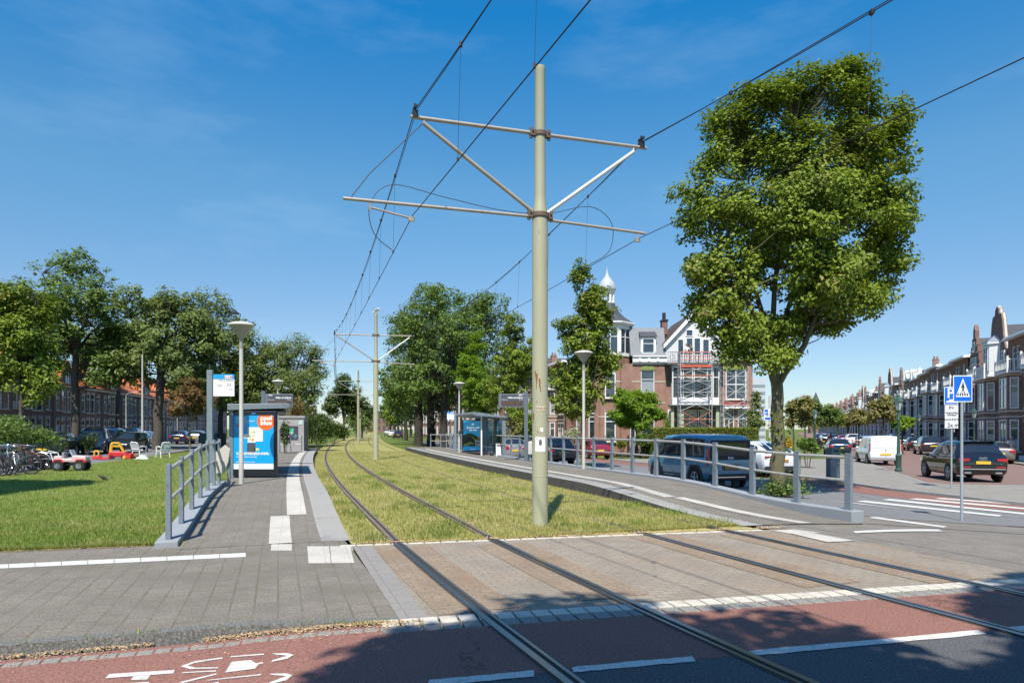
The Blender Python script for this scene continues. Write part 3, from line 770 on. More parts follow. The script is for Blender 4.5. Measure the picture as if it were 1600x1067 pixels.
def crossrail(label,A,Bp,z):
    t=thing('railing',label,'railing'); A=Vector(A);Bp=Vector(Bp)
    for f in (0,.5,1):
        p=A.lerp(Bp,f); b=MB(); b.box((p.x,p.y,z+.53),(.06,.08,1.08)); b.build('post',bluegrey,t)
    for h in (1.0,.55):
        b=MB(); b.cyl((A.x,A.y,z+h),(Bp.x,Bp.y,z+h),.03,n=8); b.build('rail',galv,t,smooth=60)
xx=lambda px,Y:(px-800)/F*Y
crossrail('short railing closing off the far end of the right platform',(xx(673,50),50,0),(xx(705,48),48,0),.25)
crossrail('short railing in front of the grey concrete kiosk',(xx(437,41),41,0),(xx(471,41),41,0),.2)
# ---- left shelter with its lit poster
cgl=clear_glass('shelter glass',(.82,.9,.9),.86); blue=M('poster blue',(.0,.33,.70),.35,0,.05,2,coat=.4); orange=M('poster orange',(.80,.13,.02),.35,0,.05,2,coat=.4)
frame_b=M('black case',(.012,.014,.018),.3,0,.2,3)
def shelter_frame(t,length,depth,h,rz_frame=0):
    """local: x to the track, y away; back wall on x=0; near end at y=0"""
    b=MB(); b.prism([(-.12,h-.05),(depth+.0,h+.02),(depth+.07,h+.12),(depth-.05,h+.17),(-.12,h+.13)],-.1,length+.1,'y'); b.build('roof',bluegrey,t,bev=.01)
    b=MB(); b.bx(-.1,depth-.1,0,length,h-.085,h-.062); b.build('ceiling_panel',M('shelter ceiling',(.10,.13,.12),.4,0,.1,2),t)
    for y in (.03,length*.5,length-.03):
        b=MB(); b.bx(-.08,.05,y-.06,y+.06,0,h-.05); b.build('column',bluegrey,t,bev=.008)
    n=3
    for k in range(n):
        a=.12+(length-.24)*k/n; c=.12+(length-.24)*(k+1)/n-.04
        b=MB(); b.bx(-.03,-.018,a,c,.22,h-.2); b.build('glass_pane',cgl,t)
    b=MB(); b.bx(.1,.5,length*.3,length*.8,.42,.47); b.cyl((.25,length*.35,0),(.25,length*.35,.43),.03,n=8); b.cyl((.25,length*.75,0),(.25,length*.75,.43),.03,n=8); b.build('bench',galv,t)
Yp=19.8; xl,xr=xx(361.5,Yp),xx(432,Yp); zp=.26
tl=thing('tram_shelter','grey tram shelter on the left platform with a blue poster case at its near end','shelter',(xl+.02,Yp,zp),head(20))
shelter_frame(tl,4.6,1.55,2.0)
pc=MB(); w=xr-xl
def local(t_,o):   # place a child given in world axes (x right, facing the camera) under a turned thing
    o.matrix_parent_inverse=Matrix.Identity(4); o.rotation_euler=(o.rotation_euler[0],o.rotation_euler[1],o.rotation_euler[2]-t_.rotation_euler[2]); 
    v=Matrix.Rotation(-t_.rotation_euler[2],4,'Z')@(o.location-t_.location); o.location=v
pc.bx(-w/2,w/2,0,.14,.04,1.93)
case=pc.build('poster_case',frame_b,tl,bev=.015); case.location=((xl+xr)/2,Yp-.02,zp); local(tl,case)
def onposter(name,pts,mat,lift,case):
    b=MB(); b.prism(pts,-.004-lift,-.0005-lift+.002,'y'); return b.build(name,mat,case)
def rect(x0,x1,z0,z1): return [(x0,z0),(x1,z0),(x1,z1),(x0,z1)]
pw=w/2-.075; zt,zb=1.80,.245
onposter('poster',rect(-pw,pw,zb+.165,zt),blue,.004,case); onposter('poster_footer',rect(-pw,pw,zb,zb+.162),M('pale footer',(.66,.69,.76),.4,0,.04,3),.004,case)
cx,cz,cr=pw-.22,zt-.17,.255
onposter('logo_disc',[(min(pw,cx+cr*math.cos(2*PI*k/32)),min(zt,cz+cr*math.sin(2*PI*k/32))) for k in range(32)],orange,.008,case)
fl=-.0145
text_mesh('cool',.185,wht,case,(cx+.005,fl,cz+.035),align='CENTER',bold=.006,sx=1.05); text_mesh('blue',.185,wht,case,(cx+.005,fl,cz-.10),align='CENTER',bold=.006,sx=1.05)
text_mesh('VAKANTIEGELD-DEAL',.098,wht,case,(-pw+.08,fl,.665),bold=.004,sx=.98); text_mesh('Tijdelijk extra korting',.068,wht,case,(-pw+.08,fl,.585))
text_mesh('SAMSUNG',.062,wht,case,(-pw+.08,fl,1.69),bold=.002); text_mesh('Koel-vriescombinatie',.062,wht,case,(-pw+.08,fl,1.62)); text_mesh('met extra ruimte',.05,wht,case,(-pw+.08,fl,1.56))
text_mesh('bezorgd wanneer jij wilt',.055,wht,case,(-pw+.08,fl,.44)); 
onposter('red_tag',rect(-pw+.08,-pw+.2,1.48,1.53),M('poster red',(.6,.04,.08),.4),.006,case)
fw=M('fridge white',(.75,.75,.73),.4,0,.05,3); fg=M('fridge grey',(.075,.08,.085),.4,0,.1,3)
onposter('fridge_door',rect(-.17,.27,1.05,1.46),fw,.006,case); onposter('fridge_shelves',rect(-.17,.07,1.02,1.45),M('fridge shelves',(.70,.69,.58),.5,0,.12,9),.008,case)
onposter('drawer',rect(-.19,.06,.69,1.0),fg,.007,case); onposter('handle_strip',rect(-.33,-.17,1.145,1.265),fw,.006,case); onposter('lemon',[(.09+.08*math.cos(k*PI/8),.82+.035*math.sin(k*PI/8)) for k in range(16)],M('lemon',(.75,.70,.12),.5),.007,case)
for k,(a,z,c_) in enumerate(((-.1,1.1,(.6,.35,.1)),(-.02,1.1,(.65,.08,.05)),(-.1,1.2,(.25,.45,.1)),(0,1.22,(.7,.5,.2)),(-.06,1.31,(.55,.55,.3)),(.02,1.32,(.3,.4,.12)))):
    onposter('food',[(a+.03*math.cos(q*PI/4),z+.026*math.sin(q*PI/4)) for q in range(8)],M('food%d'%k,c_,.6),.010,case)
onposter('case_badge',rect(-.06,.06,1.845,1.875),M('badge blue',(.05,.2,.7),.4),.004,case)
# ---- stop sign mast on the left platform
def flagsign(label,px0,px1,pyt,pyb,mpx0,mpx1,ytop,Y,zb_,small=False):
    xm=xx((mpx0+mpx1)/2,Y); wm=(mpx1-mpx0)/F*Y; zt_=EYE-(ytop-HZ)/F*Y
    t=thing('stop_sign',label,'stop sign',(xm,Y,zb_))
    b=MB(); b.bx(-wm/2,wm/2,-.05,.05,0,zt_-zb_); b.build('mast',bluegrey,t,bev=.006)
    a,c=xx(px0,Y)-xm,xx(px1,Y)-xm; z1=EYE-(pyt-HZ)/F*Y-zb_; z0=EYE-(pyb-HZ)/F*Y-zb_
    b=MB(); b.bx(a,c,-.018,.018,z0,z1); b.build('panel',M('sign white',(.74,.74,.76),.45,0,.05,3),t,bev=.003)
    b=MB(); b.bx(a,c,-.024,.024,z1-(z1-z0)*.21,z1+.002); b.build('header',M('sign blue',(.02,.30,.68),.4,0,.05,3),t)
    w_=c-a; h_=z1-z0
    b=MB(); b.bx(c-w_*.45,c-w_*.09,-.027,.027,z1-h_*.185,z1-h_*.05); b.build('header_plate',wht,t)
    text_mesh('HTM',h_*.11,M('sign red',(.5,.1,.1),.5),t,(c-w_*.27,-.029,z1-h_*.16),align='CENTER',sx=1.6,bold=.002)
    text_mesh('Willem de Zwijgerlaan',h_*.093,blk,t,(c-w_*.03,-.02,z1-h_*.30),align='RIGHT',sx=.8)
    text_mesh('11',h_*.2,blk,t,(c-w_*.25,-.02,z1-h_*.55),align='CENTER',bold=.003); text_mesh('Schev',h_*.08,blk,t,(c-w_*.16,-.02,z1-h_*.70),align='CENTER')
    b=MB(); b.bx(a+w_*.2,a+w_*.42,-.021,-.017,z1-h_*.56,z1-h_*.44); b.build('grey_patch',M('grey patch',(.5,.5,.52),.6),t)
    return t
flagsign('white and blue stop sign on a tall grey mast by the left railing',333.5,366.5,585,619,324,332.8,578,19.0,.2)
flagsign('small white and blue stop sign at the far end of the right shelter',698.5,709.5,643.5,655.5,709.6,713,642,43,.22)
# ---- departure boards
def board(label,mast,x0_,x1_,yt,yb,ytop,Y,zb_,right):
    xm=xx((mast[0]+mast[1])/2,Y); wm=(mast[1]-mast[0])/F*Y; zt_=EYE-(ytop-HZ)/F*Y
    t=thing('departure_board',label,'departure board',(xm,Y,zb_))
    dg=M('dark grey board',(.075,.085,.10),.5,.1,.1,3)
    b=MB(); b.bx(-wm/2,wm/2,-.07,.07,0,zt_-zb_); b.build('mast',M('dark blue grey',(.13,.16,.19),.45,.2,.1,3),t,bev=.006)
    a,c=xx(x0_,Y)-xm,xx(x1_,Y)-xm; z1=EYE-(yt-HZ)/F*Y-zb_; z0=EYE-(yb-HZ)/F*Y-zb_
    b=MB(); b.bx(a,c,-.06,.06,z0,z1); b.build('housing',M('board housing',(.15,.17,.2),.5,.1,.1,3),t,bev=.012)
    w_,h_=c-a,z1-z0
    b=MB(); b.bx(a+w_*.1,c-w_*.03,-.066,-.058,z0+h_*.1,z1-h_*.03); b.build('face',dg,t)
    b=MB(); b.bx(a+w_*.11,c-w_*.06,-.07,-.064,z0+h_*.14,z0+h_*.48); b.build('display',M('display',(.10,.065,.05),.3,0,.2,9),t)
    text_mesh('Willem de Zwijgerl',h_*.17,wht,t,(c-w_*.05,-.068,z1-h_*.33),align='RIGHT',bold=.003,sx=.85)
    text_mesh('Bestemming',h_*.09,wht,t,(a+w_*.12,-.068,z1-h_*.45)); text_mesh('Vertrek',h_*.09,wht,t,(c-w_*.05,-.068,z1-h_*.45),align='RIGHT')
    text_mesh('HTM',h_*.13,wht,t,(a+w_*.2 if not right else c-w_*.15,-.068,z1-h_*.14),align='CENTER',bold=.003)
    return t
board('dark grey departure board above the roof of the left shelter',(409,415),415,458,615.5,637,611,26.5,.25,False)
board('dark grey departure board on a tall mast at the right shelter',(819,825),779,819,615.5,636.5,612,30,.24,True)
# beige hexagonal board fixed in the left railing
t=thing('warning_board','beige pointed board on a leaning frame at the end of the left railing','board',(xx(348,16.7),16.7,.25))
s=16.7/F; PB=[(338,706.5),(352,695),(360,702),(357,722),(350.5,739),(338.5,739)]
b=MB(); b.prism([((x-348)*s,EYE-(y-HZ)*s-.25) for x,y in PB],-.03,.03,'y'); b.build('panel',M('beige board',(.50,.47,.40),.6,0,.08,3),t,bev=.006)
b=MB()
for x in (340,356): b.bx((x-348)*s-.03,(x-348)*s+.03,.04,.09,0,.75)
b.build('support',bluegrey,t)
# ---- right shelter
Yn=36.0; xb=xx(787.5,Yn)
tr=thing('tram_shelter','glass tram shelter on the right platform with a produce poster at its far end','shelter',(xb,Yn,.22),head(37))
shl=4.2
b=MB(); b.prism([(-1.75,2.24),(-1.5,2.13),(.1,2.02),(.16,2.10),(-1.3,2.30),(-1.7,2.33)],-.1,shl+.2,'y'); b.build('roof',bluegrey,tr,bev=.01)
for y in (.05,shl*.5,shl): 
    b=MB(); b.bx(-.1,.1,y-.06,y+.06,0,2.05); b.build('column',bluegrey,tr,bev=.008)
b=MB(); b.cyl((-1.12,.4,0),(-1.12,.4,2.12),.045,n=10); b.build('front_post',whitep,tr,smooth=50)
for k in range(3):
    a=.15+(shl-.3)*k/3; b=MB(); b.bx(-.012,.012,a,a+(shl-.3)/3-.05,.2,1.95); b.build('glass_pane',cgl,tr)
b=MB(); b.bx(-.85,-.1,.0,.014,.2,1.95); b.build('glass_pane',cgl,tr)
b=MB(); b.bx(-.55,-.2,.6,2.6,.45,.5); b.cyl((-.35,.8,0),(-.35,.8,.46),.03,n=8); b.cyl((-.35,2.4,0),(-.35,2.4,.46),.03,n=8); b.build('bench',galv,tr)
Yp2=40.2; xl2,xr2=xx(722.5,Yp2),xx(755.5,Yp2); w2=xr2-xl2
pc=MB(); pc.bx(-w2/2,w2/2,0,.14,.1,2.0); case=pc.build('poster_case',frame_b,tr,bev=.015); case.location=((xl2+xr2)/2,Yp2,.22); local(tr,case)
pw=w2/2-.06; pblue=M('poster sky blue',(.01,.30,.58),.35,0,.1,2,coat=.4)
def backlit(m,c,k):
    b_=m.node_tree.nodes['Principled BSDF']; b_.inputs['Emission Color'].default_value=c4(c); b_.inputs['Emission Strength'].default_value=k
backlit(pblue,(.01,.30,.58),.22)
litw=M('backlit white',(.82,.82,.82),.6,0,.03,4); backlit(litw,(1,1,1),.25)
onposter('poster',rect(-pw,pw,.18,1.93),pblue,.004,case)
onposter('produce_pile',[(-pw,.45),(pw*.9,.4),(pw*.9,.75),(.25,1.02),(-.05,1.18),(-.3,1.2),(-pw,1.05)],M('produce dark',(.045,.06,.025),.5,0,.6,9),.006,case)
for k,(x,z,a,l,r,c_) in enumerate(((-.3,.75,.5,.5,.07,(.03,.02,.03)),(-.1,.85,-.6,.6,.06,(.02,.015,.025)),(.1,.8,-.9,.6,.05,(.18,.32,.05)),(.25,.72,-.7,.5,.05,(.45,.48,.12)),(-.35,.55,.1,.4,.06,(.5,.4,.1)),(-.1,.62,-.3,.4,.05,(.35,.42,.1)),(.35,.9,.2,.2,.07,(.7,.4,.03)),(-.25,1.05,.2,.5,.06,(.12,.08,.05)),(.0,1.05,-.2,.5,.05,(.06,.12,.03)))):
    onposter('vegetable',[(x+l/2*math.cos(q*PI/8)*math.cos(a)-r*math.sin(q*PI/8)*math.sin(a),z+l/2*math.cos(q*PI/8)*math.sin(a)+r*math.sin(q*PI/8)*math.cos(a)) for q in range(16)],M('veg%d'%k,c_,.5,0,.3,9),.007+.0006*k,case)
onposter('price_card',rect(.14,.46,.44,.78),wht,.014,case); text_mesh('0',.26,M('price red',(.6,.06,.05),.5),case,(.24,-.0205,.52),align='CENTER',bold=.01); text_mesh('99',.15,M('price red',(.6,.06,.05)),case,(.385,-.0205,.59),align='CENTER',bold=.006)
text_mesh('ah',.16,litw,case,(0,-.012,1.68),align='CENTER',bold=.006); text_mesh('Jij eet zo veel',.145,litw,case,(0,-.012,1.49),align='CENTER',bold=.007,sx=.92); text_mesh('van ons',.145,litw,case,(0,-.012,1.35),align='CENTER',bold=.007)
text_mesh('albert heijn',.07,litw,case,(0,-.012,.25),align='CENTER')
# litter bin beside it
t=thing('litter_bin','slim pale grey litter bin at the near end of the right shelter','litter bin',(xx(779,35.4),35.4,.24))
b=MB(); b.box((0,0,.31),(.27,.25,.62)); b.build('body',whitep,t,bev=.015); b=MB(); b.box((0,-.005,.57),(.18,.252,.06)); b.build('slot',blackm,t); b=MB(); b.box((0,0,.64),(.29,.27,.04)); b.build('lid',galv,t,bev=.008)
t=thing('switch_box','small pale switch box on the railing beside the departure board','box',(xx(829,29.5),29.5,.55)); b=MB(); b.box((0,0,.3),(.2,.15,.55)); b.build('body',M('pale box',(.6,.58,.53),.6),t,bev=.015); b=MB(); b.box((0,-.08,.3),(.14,.01,.4)); b.build('door',M('pale box door',(.54,.52,.48),.6),t); b=MB(); b.box((0,.05,-.1),(.06,.06,.45)); b.build('bracket',bluegrey,t)
# ---- concrete kiosk with mural on the left
yk=43; kx0,kx1=xx(434,yk),xx(474,yk); kz=g(kx0,yk)
t=thing('concrete_kiosk','pale grey concrete transformer kiosk with a dark mural panel beside the left shelter','kiosk',((kx0+kx1)/2,yk,0),.2)
w=(kx1-kx0); b=MB(); b.bx(-w/2,w/2,0,2.6,-.1,2.35); b.build('wall',brickmat('kiosk concrete',(.32,.30,.29),(.36,.34,.33),(.26,.25,.24),2.0,1,1,.01,horizontal=False,offset=0),t)
b=MB(); b.bx(-w/2-.06,w/2+.06,-.06,2.66,2.35,2.5); b.build('roof_slab',conc,t,bev=.01)
b=MB(); b.bx(-w*.12,w*.28,-.03,0,1.0,1.85); b.build('mural',M('mural dark',(.05,.04,.07),.6,0,.5,4),t)
for k,(x,z,r_,c_) in enumerate(((-.08,1.55,.16,(.08,.42,.26)),(.12,1.6,.12,(.06,.38,.24)),(-.02,1.3,.13,(.25,.12,.32)),(.3,1.2,.12,(.05,.3,.25)),(.1,1.42,.09,(.2,.55,.35)))):
    b=MB(); b.prism([(x+r_*(1+.35*math.sin(5*q))*math.cos(q*PI/9),z+r_*(1+.3*math.cos(3*q))*math.sin(q*PI/9)) for q in range(18)],-.04-.002*k,-.028,'y'); b.build('mural_shape',M('mural%d'%k,c_,.6),t)
b=MB(); b.bx(w*.3,w*.45,-.02,0,1.95,2.2); b.build('plate',M('mint plate',(.45,.6,.55),.5),t)
b=MB(); b.bx(w/2,w/2+.05,.2,2.4,0,2.1); b.build('steel_door',M('dark door',(.10,.12,.12),.5),t)
# ---- road signs on the right
signblue=M('traffic blue',(.005,.13,.62),.4,0,.04,2); signpole=M('sign pole',(.40,.44,.47),.4,.35,.08,5)
Y=15.2; s=Y/F; x=xx(1504,Y)
t=thing('crossing_sign','blue pedestrian crossing sign on a grey post in front of the dark parked car','traffic sign',(x,Y,g(x,Y)))
zt_=EYE-(586.5-HZ)*s-g(x,Y); b=MB(); b.cyl((0,.03,-.1),(0,.03,zt_-.02),.03,n=12); b.build('post',signpole,t,smooth=50)
q=lambda px,py,d=0:((px-1501)*s,EYE-(py-HZ)*s-g(x,Y))
def spanel(name,px0,px1,py0,py1,lift,mat,rr=0,par=None):
    (a,z1),(c,z0)=q(px0,py0),q(px1,py1); b=MB(); b.bx(a,c,-lift-.004,-lift,z0,z1); return b.build(name,mat,par,bev=rr)
spanel('panel',1486.2,1516,586.5,628,0,wht,0,t); spanel('blue_field',1487.4,1514.8,588,626.5,.004,signblue,0,t)
def sp(name,pts,lift,mat): b=MB(); b.prism([q(*p) for p in pts],-lift-.002,-lift,'y'); b.build(name,mat,t)
sp('triangle',[(1490,620),(1512.3,620),(1501.2,591)],.008,wht)
for k in range(5): sp('bar',[(1491.5+4*k,618.2),(1494+4*k,618.2),(1494.6+3.2*k+ .6,614),(1493+3.2*k+.4,614)],.010,blk)
sp('walking_figure',[(1500.3,600),(1502.3,600),(1503.8,606),(1502.6,606.5),(1502.3,608),(1504.2,614),(1502.8,614),(1501.2,609),(1499.5,614),(1498.2,614),(1500,607.5),(1499.6,604),(1498.4,606.6),(1497.6,606)],.0105,blk)
sp('figure_head',[(1501.3+1.1*math.cos(k*PI/6),598.4+1.4*math.sin(k*PI/6)) for k in range(12)],.0105,blk)
Y=23.7; s=Y/F; x=xx(1487.5,Y); zg=g(x,Y)+.09
t=thing('parking_sign','blue parking sign with white text plate on a thin post, beside the crossing sign','traffic sign',(x,Y,zg))
q=lambda px,py:((px-1487.5)*s,EYE-(py-HZ)*s-zg)
b=MB(); b.cyl((0,.03,-.05),(0,.03,q(0,606)[1]),.028,n=10); b.build('post',signpole,t,smooth=50); b=MB(); b.cyl((.09,.03,q(0,675)[1]-.0),(.09,.03,q(0,606)[1]),.02,n=8); b.build('brace',signpole,t)
spanel('panel',1475,1496.5,604.5,632,.006,wht,0,t); spanel('blue_field',1475.8,1495.7,605.4,631.2,.010,signblue,0,t); text_mesh('P',15.5*s/.7,wht,t,(q(1479,0)[0],-.017,q(0,621.5)[1]),bold=.006)
b=MB(); b.prism([q(*p) for p in ((1477.5,629),(1479,626.5),(1482,625.8),(1483.5,624),(1490,624),(1492,626),(1494.5,627),(1494.5,629))],-.017,-.012,'y'); b.build('car_symbol',wht,t)
spanel('text_plate',1476,1497,632.8,669,.006,M('plate white',(.66,.65,.66),.5),0,t)
for yy,tx,sz in ((639.5,'P+',5),(646,'vergunning',3.0),(649.5,'houders',3.0),(656.5,'ma-za 8-24 h',2.9),(667,'2x m',6.2)):
    text_mesh(tx,sz*s/.7,blk,t,(q(1486.5,0)[0] if yy<660 else q(1489,0)[0],-.0125,q(0,yy)[1]),align='CENTER',bold=.002)
# small parking sign by the big tree
Y=44; x=xx(1203,Y); s=Y/F; zg=g(x,Y); t=thing('parking_sign','small blue and white parking sign on a pale post beside the big tree trunk','traffic sign',(x,Y,zg))
q=lambda px,py:((px-1203)*s,EYE-(py-HZ)*s-zg)
b=MB(); b.cyl((0,.04,0),(0,.04,q(0,618)[1]),.07,n=10); b.build('post',greywhite,t,smooth=50); spanel('panel',1193.5,1204.5,638,656.5,.03,M('plate white',(.66,.65,.66)),0,t); spanel('blue_field',1194.5,1199.5,639.5,648,.036,signblue,0,t); text_mesh('P',.22,wht,t,(q(1195.3,0)[0],-.043,q(0,647)[1])); spanel('blue_strip',1195,1203.5,652,655.5,.036,signblue,0,t)
# ---- ticket machine
Y=27; x=xx(1301.5,Y); zg=g(x,Y)+.09; t=thing('parking_meter','dark blue grey parking ticket machine on the pavement island behind the railing','parking meter',(x,Y,zg),.12)
b=MB(); b.box((0,0,.55),(.42,.30,1.1)); b.build('body',M('meter body',(.12,.16,.19),.45,.2,.08,3),t,bev=.015); b=MB(); b.prism([(-.22,1.08),(.22,1.08),(.22,1.30),(-.22,1.38)],-.19,.19,'x'); b.build('head',M('meter head',(.10,.17,.18),.4,.2,.08,3),t,bev=.012)
b=MB(); b.box((0,-.225,1.22),(.22,.012,.09)); b.build('screen',M('screen',(.03,.04,.05),.1),t); b=MB(); b.cyl((.12,-.16,.75),(.12,-.17,.75),.03,n=10); b.build('coin_door',galv,t)
# ---- green lanterns
def make_lantern():
    t=thing('street_lantern','tall green cast iron lantern post at the kerb beside the white van','street lantern'); gm=M('lantern green',(.045,.095,.07),.5,.1,.15,5)
    b=MB(); b.lathe([(.17,0),(.17,.12),(.13,.16),(.13,.75),(.15,.78),(.15,.83),(.09,.9),(.075,1.3),(.065,2.6),(.085,2.64),(.06,2.7),(.05,3.0),(.1,3.06),(.1,3.1)],n=14); b.build('post',gm,t,smooth=35)
    b=MB(); b.lathe([(.1,3.1),(.215,3.52),(.20,3.53)],n=6); b.build('glass',M('lantern glass',(.42,.48,.46),.15,0,.1,3),t)
    b=MB(); b.lathe([(.26,3.52),(.25,3.56),(.19,3.70),(.12,3.75),(.09,3.8),(.10,3.83),(.02,3.9)],n=6); b.build('cap',gm,t)
    b=MB()
    for k in range(6):
        a=2*PI*k/6; b.cyl((.102*math.cos(a),.102*math.sin(a),3.09),(.22*math.cos(a),.22*math.sin(a),3.53),.012,n=5)
    b.build('frame',gm,t)
    return t
ln=make_lantern(); G='green lanterns along the side street'
for i,(px,Y,l) in enumerate(((1404,34.5,None),(1273.5,57,'green lantern post at the far end of the pavement island'),(1522,54,'green lantern post on the far pavement right of the crossing sign'),(1436,75,'green lantern post in front of the dark terrace, left of the parking sign'))):
    o=ln if i==0 else copytree(ln,label=l); o['group']=G; x=xx(px,Y); o.location=(x,Y,g(x,Y)+.08)
# ---- slim white lamp posts
def make_mast():
    t=thing('street_lamp','slim white street lamp by the left hand terrace, with a curved arm','street lamp')
    b=MB(); b.lathe([(.06,0),(.055,1.2),(.035,4.9)],n=10); b.build('post',greywhite,t,smooth=50)
    b=MB(); b.tube([(0,0,4.85),(.02,0,5.0),(.2,0,5.15),(.75,0,5.25)],.025,8); b.build('arm',greywhite,t,smooth=60)
    b=MB(); b.box((.95,0,5.25),(.5,.2,.09)); b.build('lamp_head',M('lamp head',(.5,.5,.5),.4),t,bev=.02)
    return t
ms=make_mast(); G='slim white street lamps'
for i,(px,Y,h,rz_,l) in enumerate(((197,66,1,0,None),(222.5,52,1.5,.5,'slim white lamp post between the white chairs and the dark parked car'),(277,84,1,0,'slim white street lamp behind the small brown leaved tree'),(342,96,1,0,'slim white street lamp far along the left hand terrace'),(945,54,.8,1.5,'slim white lamp post in front of the brick corner house'),(1147,64,.5,1.5,'white post near the scaffolded house'))):
    if i==5: continue
    o=ms if i==0 else copytree(ms,label=l,sc=h); o['group']=G; x=xx(px,Y); o.location=(x,Y,g(x,Y)); o.rotation_euler=(0,0,rz_)
    if i in (1,4):
        for c_ in [q_ for q_ in _KIDS.get(o.name,[]) if not q_.name.startswith('post')]: _KIDS[o.name].remove(c_); bpy.data.objects.remove(c_)
# ============================================================ VEHICLES
def paint(name,col,metal=.2,rough=.3):
    return M('car '+name,col,rough,metal,.06,1.2,coat=1.0)
glassc=glassy('car glass',(.012,.016,.02)); tyrem=M('tyre',(.022,.022,.023),.85,0,.25,9); rimm=M('alloy rim',(.50,.50,.52),.3,.8,.12,6); rimdark=M('dark rim',(.07,.07,.075),.35,.6,.2,6)
trim=M('black trim',(.022,.023,.025),.65,0,.2,4); platey=M('yellow plate',(.72,.47,.03),.5,0,.08,6); platep=M('brown plate',(.40,.20,.03),.6,0,.25,5); redl=M('tail light',(.42,.015,.02),.15,0,.2,6,coat=1); redlit=M('tail light clear',(.30,.01,.012),.15,0,.2,6,coat=1); clearl=M('head light',(.72,.74,.76),.12,0,.1,6,coat=1); chrome=M('chrome',(.75,.75,.77),.15,.95,.05,3)
def ring(st):
    y,zb,zt,zr,w,wr=st
    h=zr-zt
    return [(0,zb),(w*.86,zb),(w*.965,zb+.10),(w,zb+(zt-zb)*.55),(w*.99,zt-.05*min(1,(zt-zb)/.6)),(w*.955,zt),(wr+.03*min(1,h/.3),zt+h*.84),(wr-.10,zr-.012*min(1,h/.2)),(wr*.5,zr+.02),(0,zr+.028)]
NR=9
class Body:
    def __init__(s,sts): s.st=sts; s.y=[q[0] for q in sts]; s.r=[ring(q) for q in sts]
    def S(s,y,v):
        side=1
        if v>NR: v=2*NR-v; side=-1
        i=min(max(np.searchsorted(s.y,y)-1,0),len(s.y)-2); f=(y-s.y[i])/(s.y[i+1]-s.y[i]); f=min(1,max(0,f))
        k=min(int(v),NR-1); t=v-k
        A=[s.r[i][k][c]*(1-t)+s.r[i][k+1][c]*t for c in (0,1)]; B=[s.r[i+1][k][c]*(1-t)+s.r[i+1][k+1][c]*t for c in (0,1)]
        return Vector(((A[0]*(1-f)+B[0]*f)*side,y,A[1]*(1-f)+B[1]*f))
    def mesh(s,b,sub=3):
        ys=[]
        for i in range(len(s.y)-1): ys+=[s.y[i]+(s.y[i+1]-s.y[i])*k/sub for k in range(sub)]
        ys.append(s.y[-1]); prev=None
        for y in ys:
            ids=[b.pt(s.S(y,v)) for v in range(0,2*NR)]
            if prev:
                n=len(ids)
                for k in range(n): b.face([prev[k],prev[(k+1)%n],ids[(k+1)%n],ids[k]])
            else: b.face(ids[::-1])
            prev=ids
        b.face(prev)
    def patch(s,b,corners,off=.006,n=6,m=4):
        """corners: (y,v) x4 around the patch"""
        def f(u,t):
            y=(corners[0][0]*(1-u)+corners[1][0]*u)*(1-t)+(corners[3][0]*(1-u)+corners[2][0]*u)*t
            v=(corners[0][1]*(1-u)+corners[1][1]*u)*(1-t)+(corners[3][1]*(1-u)+corners[2][1]*u)*t
            p=s.S(y,v); e=.02
            a=s.S(y+e,v)-s.S(y-e,v); c=s.S(y,min(2*NR-.01,v+e*3))-s.S(y,max(.01,v-e*3)); nn=c.cross(a)
            if nn.length>1e-9: nn.normalize()
            cen=Vector((0,y,.8)); 
            if nn.dot(p-cen)<0: nn=-nn
            return p+nn*off
        b.grid(f,n,m)
def wheel(t,x,y,r,side,rim,wd=.215,spokes=5):
    b=MB(); c=(x,y,r); h=wd/2
    b.lathe([(r*.6,-h*side),(r*.93,-h*side),(r,-h*.7*side),(r,h*.7*side),(r*.94,h*side),(r*.70,h*side),(r*.67,h*.75*side)],c,22,'x')
    w=b.build('wheel',tyrem,t,smooth=40)
    b=MB(); xo=x+h*.80*side
    b.lathe([(r*.68,-.02*side),(r*.69,.02*side),(r*.62,.022*side),(r*.60,-.01*side)],(xo,y,r),22,'x')
    for k in range(spokes):
        for d in (-.13,.13):
            a=2*PI*k/spokes+d+.3; b.cyl((xo+.008*side,y+r*.1*math.cos(a-d*.7),r+r*.1*math.sin(a-d*.7)),(xo+.01*side,y+r*.63*math.cos(a),r+r*.63*math.sin(a)),r*.07,r*.05,n=6)
    b.lathe([(r*.15,-.02*side),(r*.13,.03*side)],(xo,y,r),10,'x'); b.build('rim',rim,w,smooth=40)
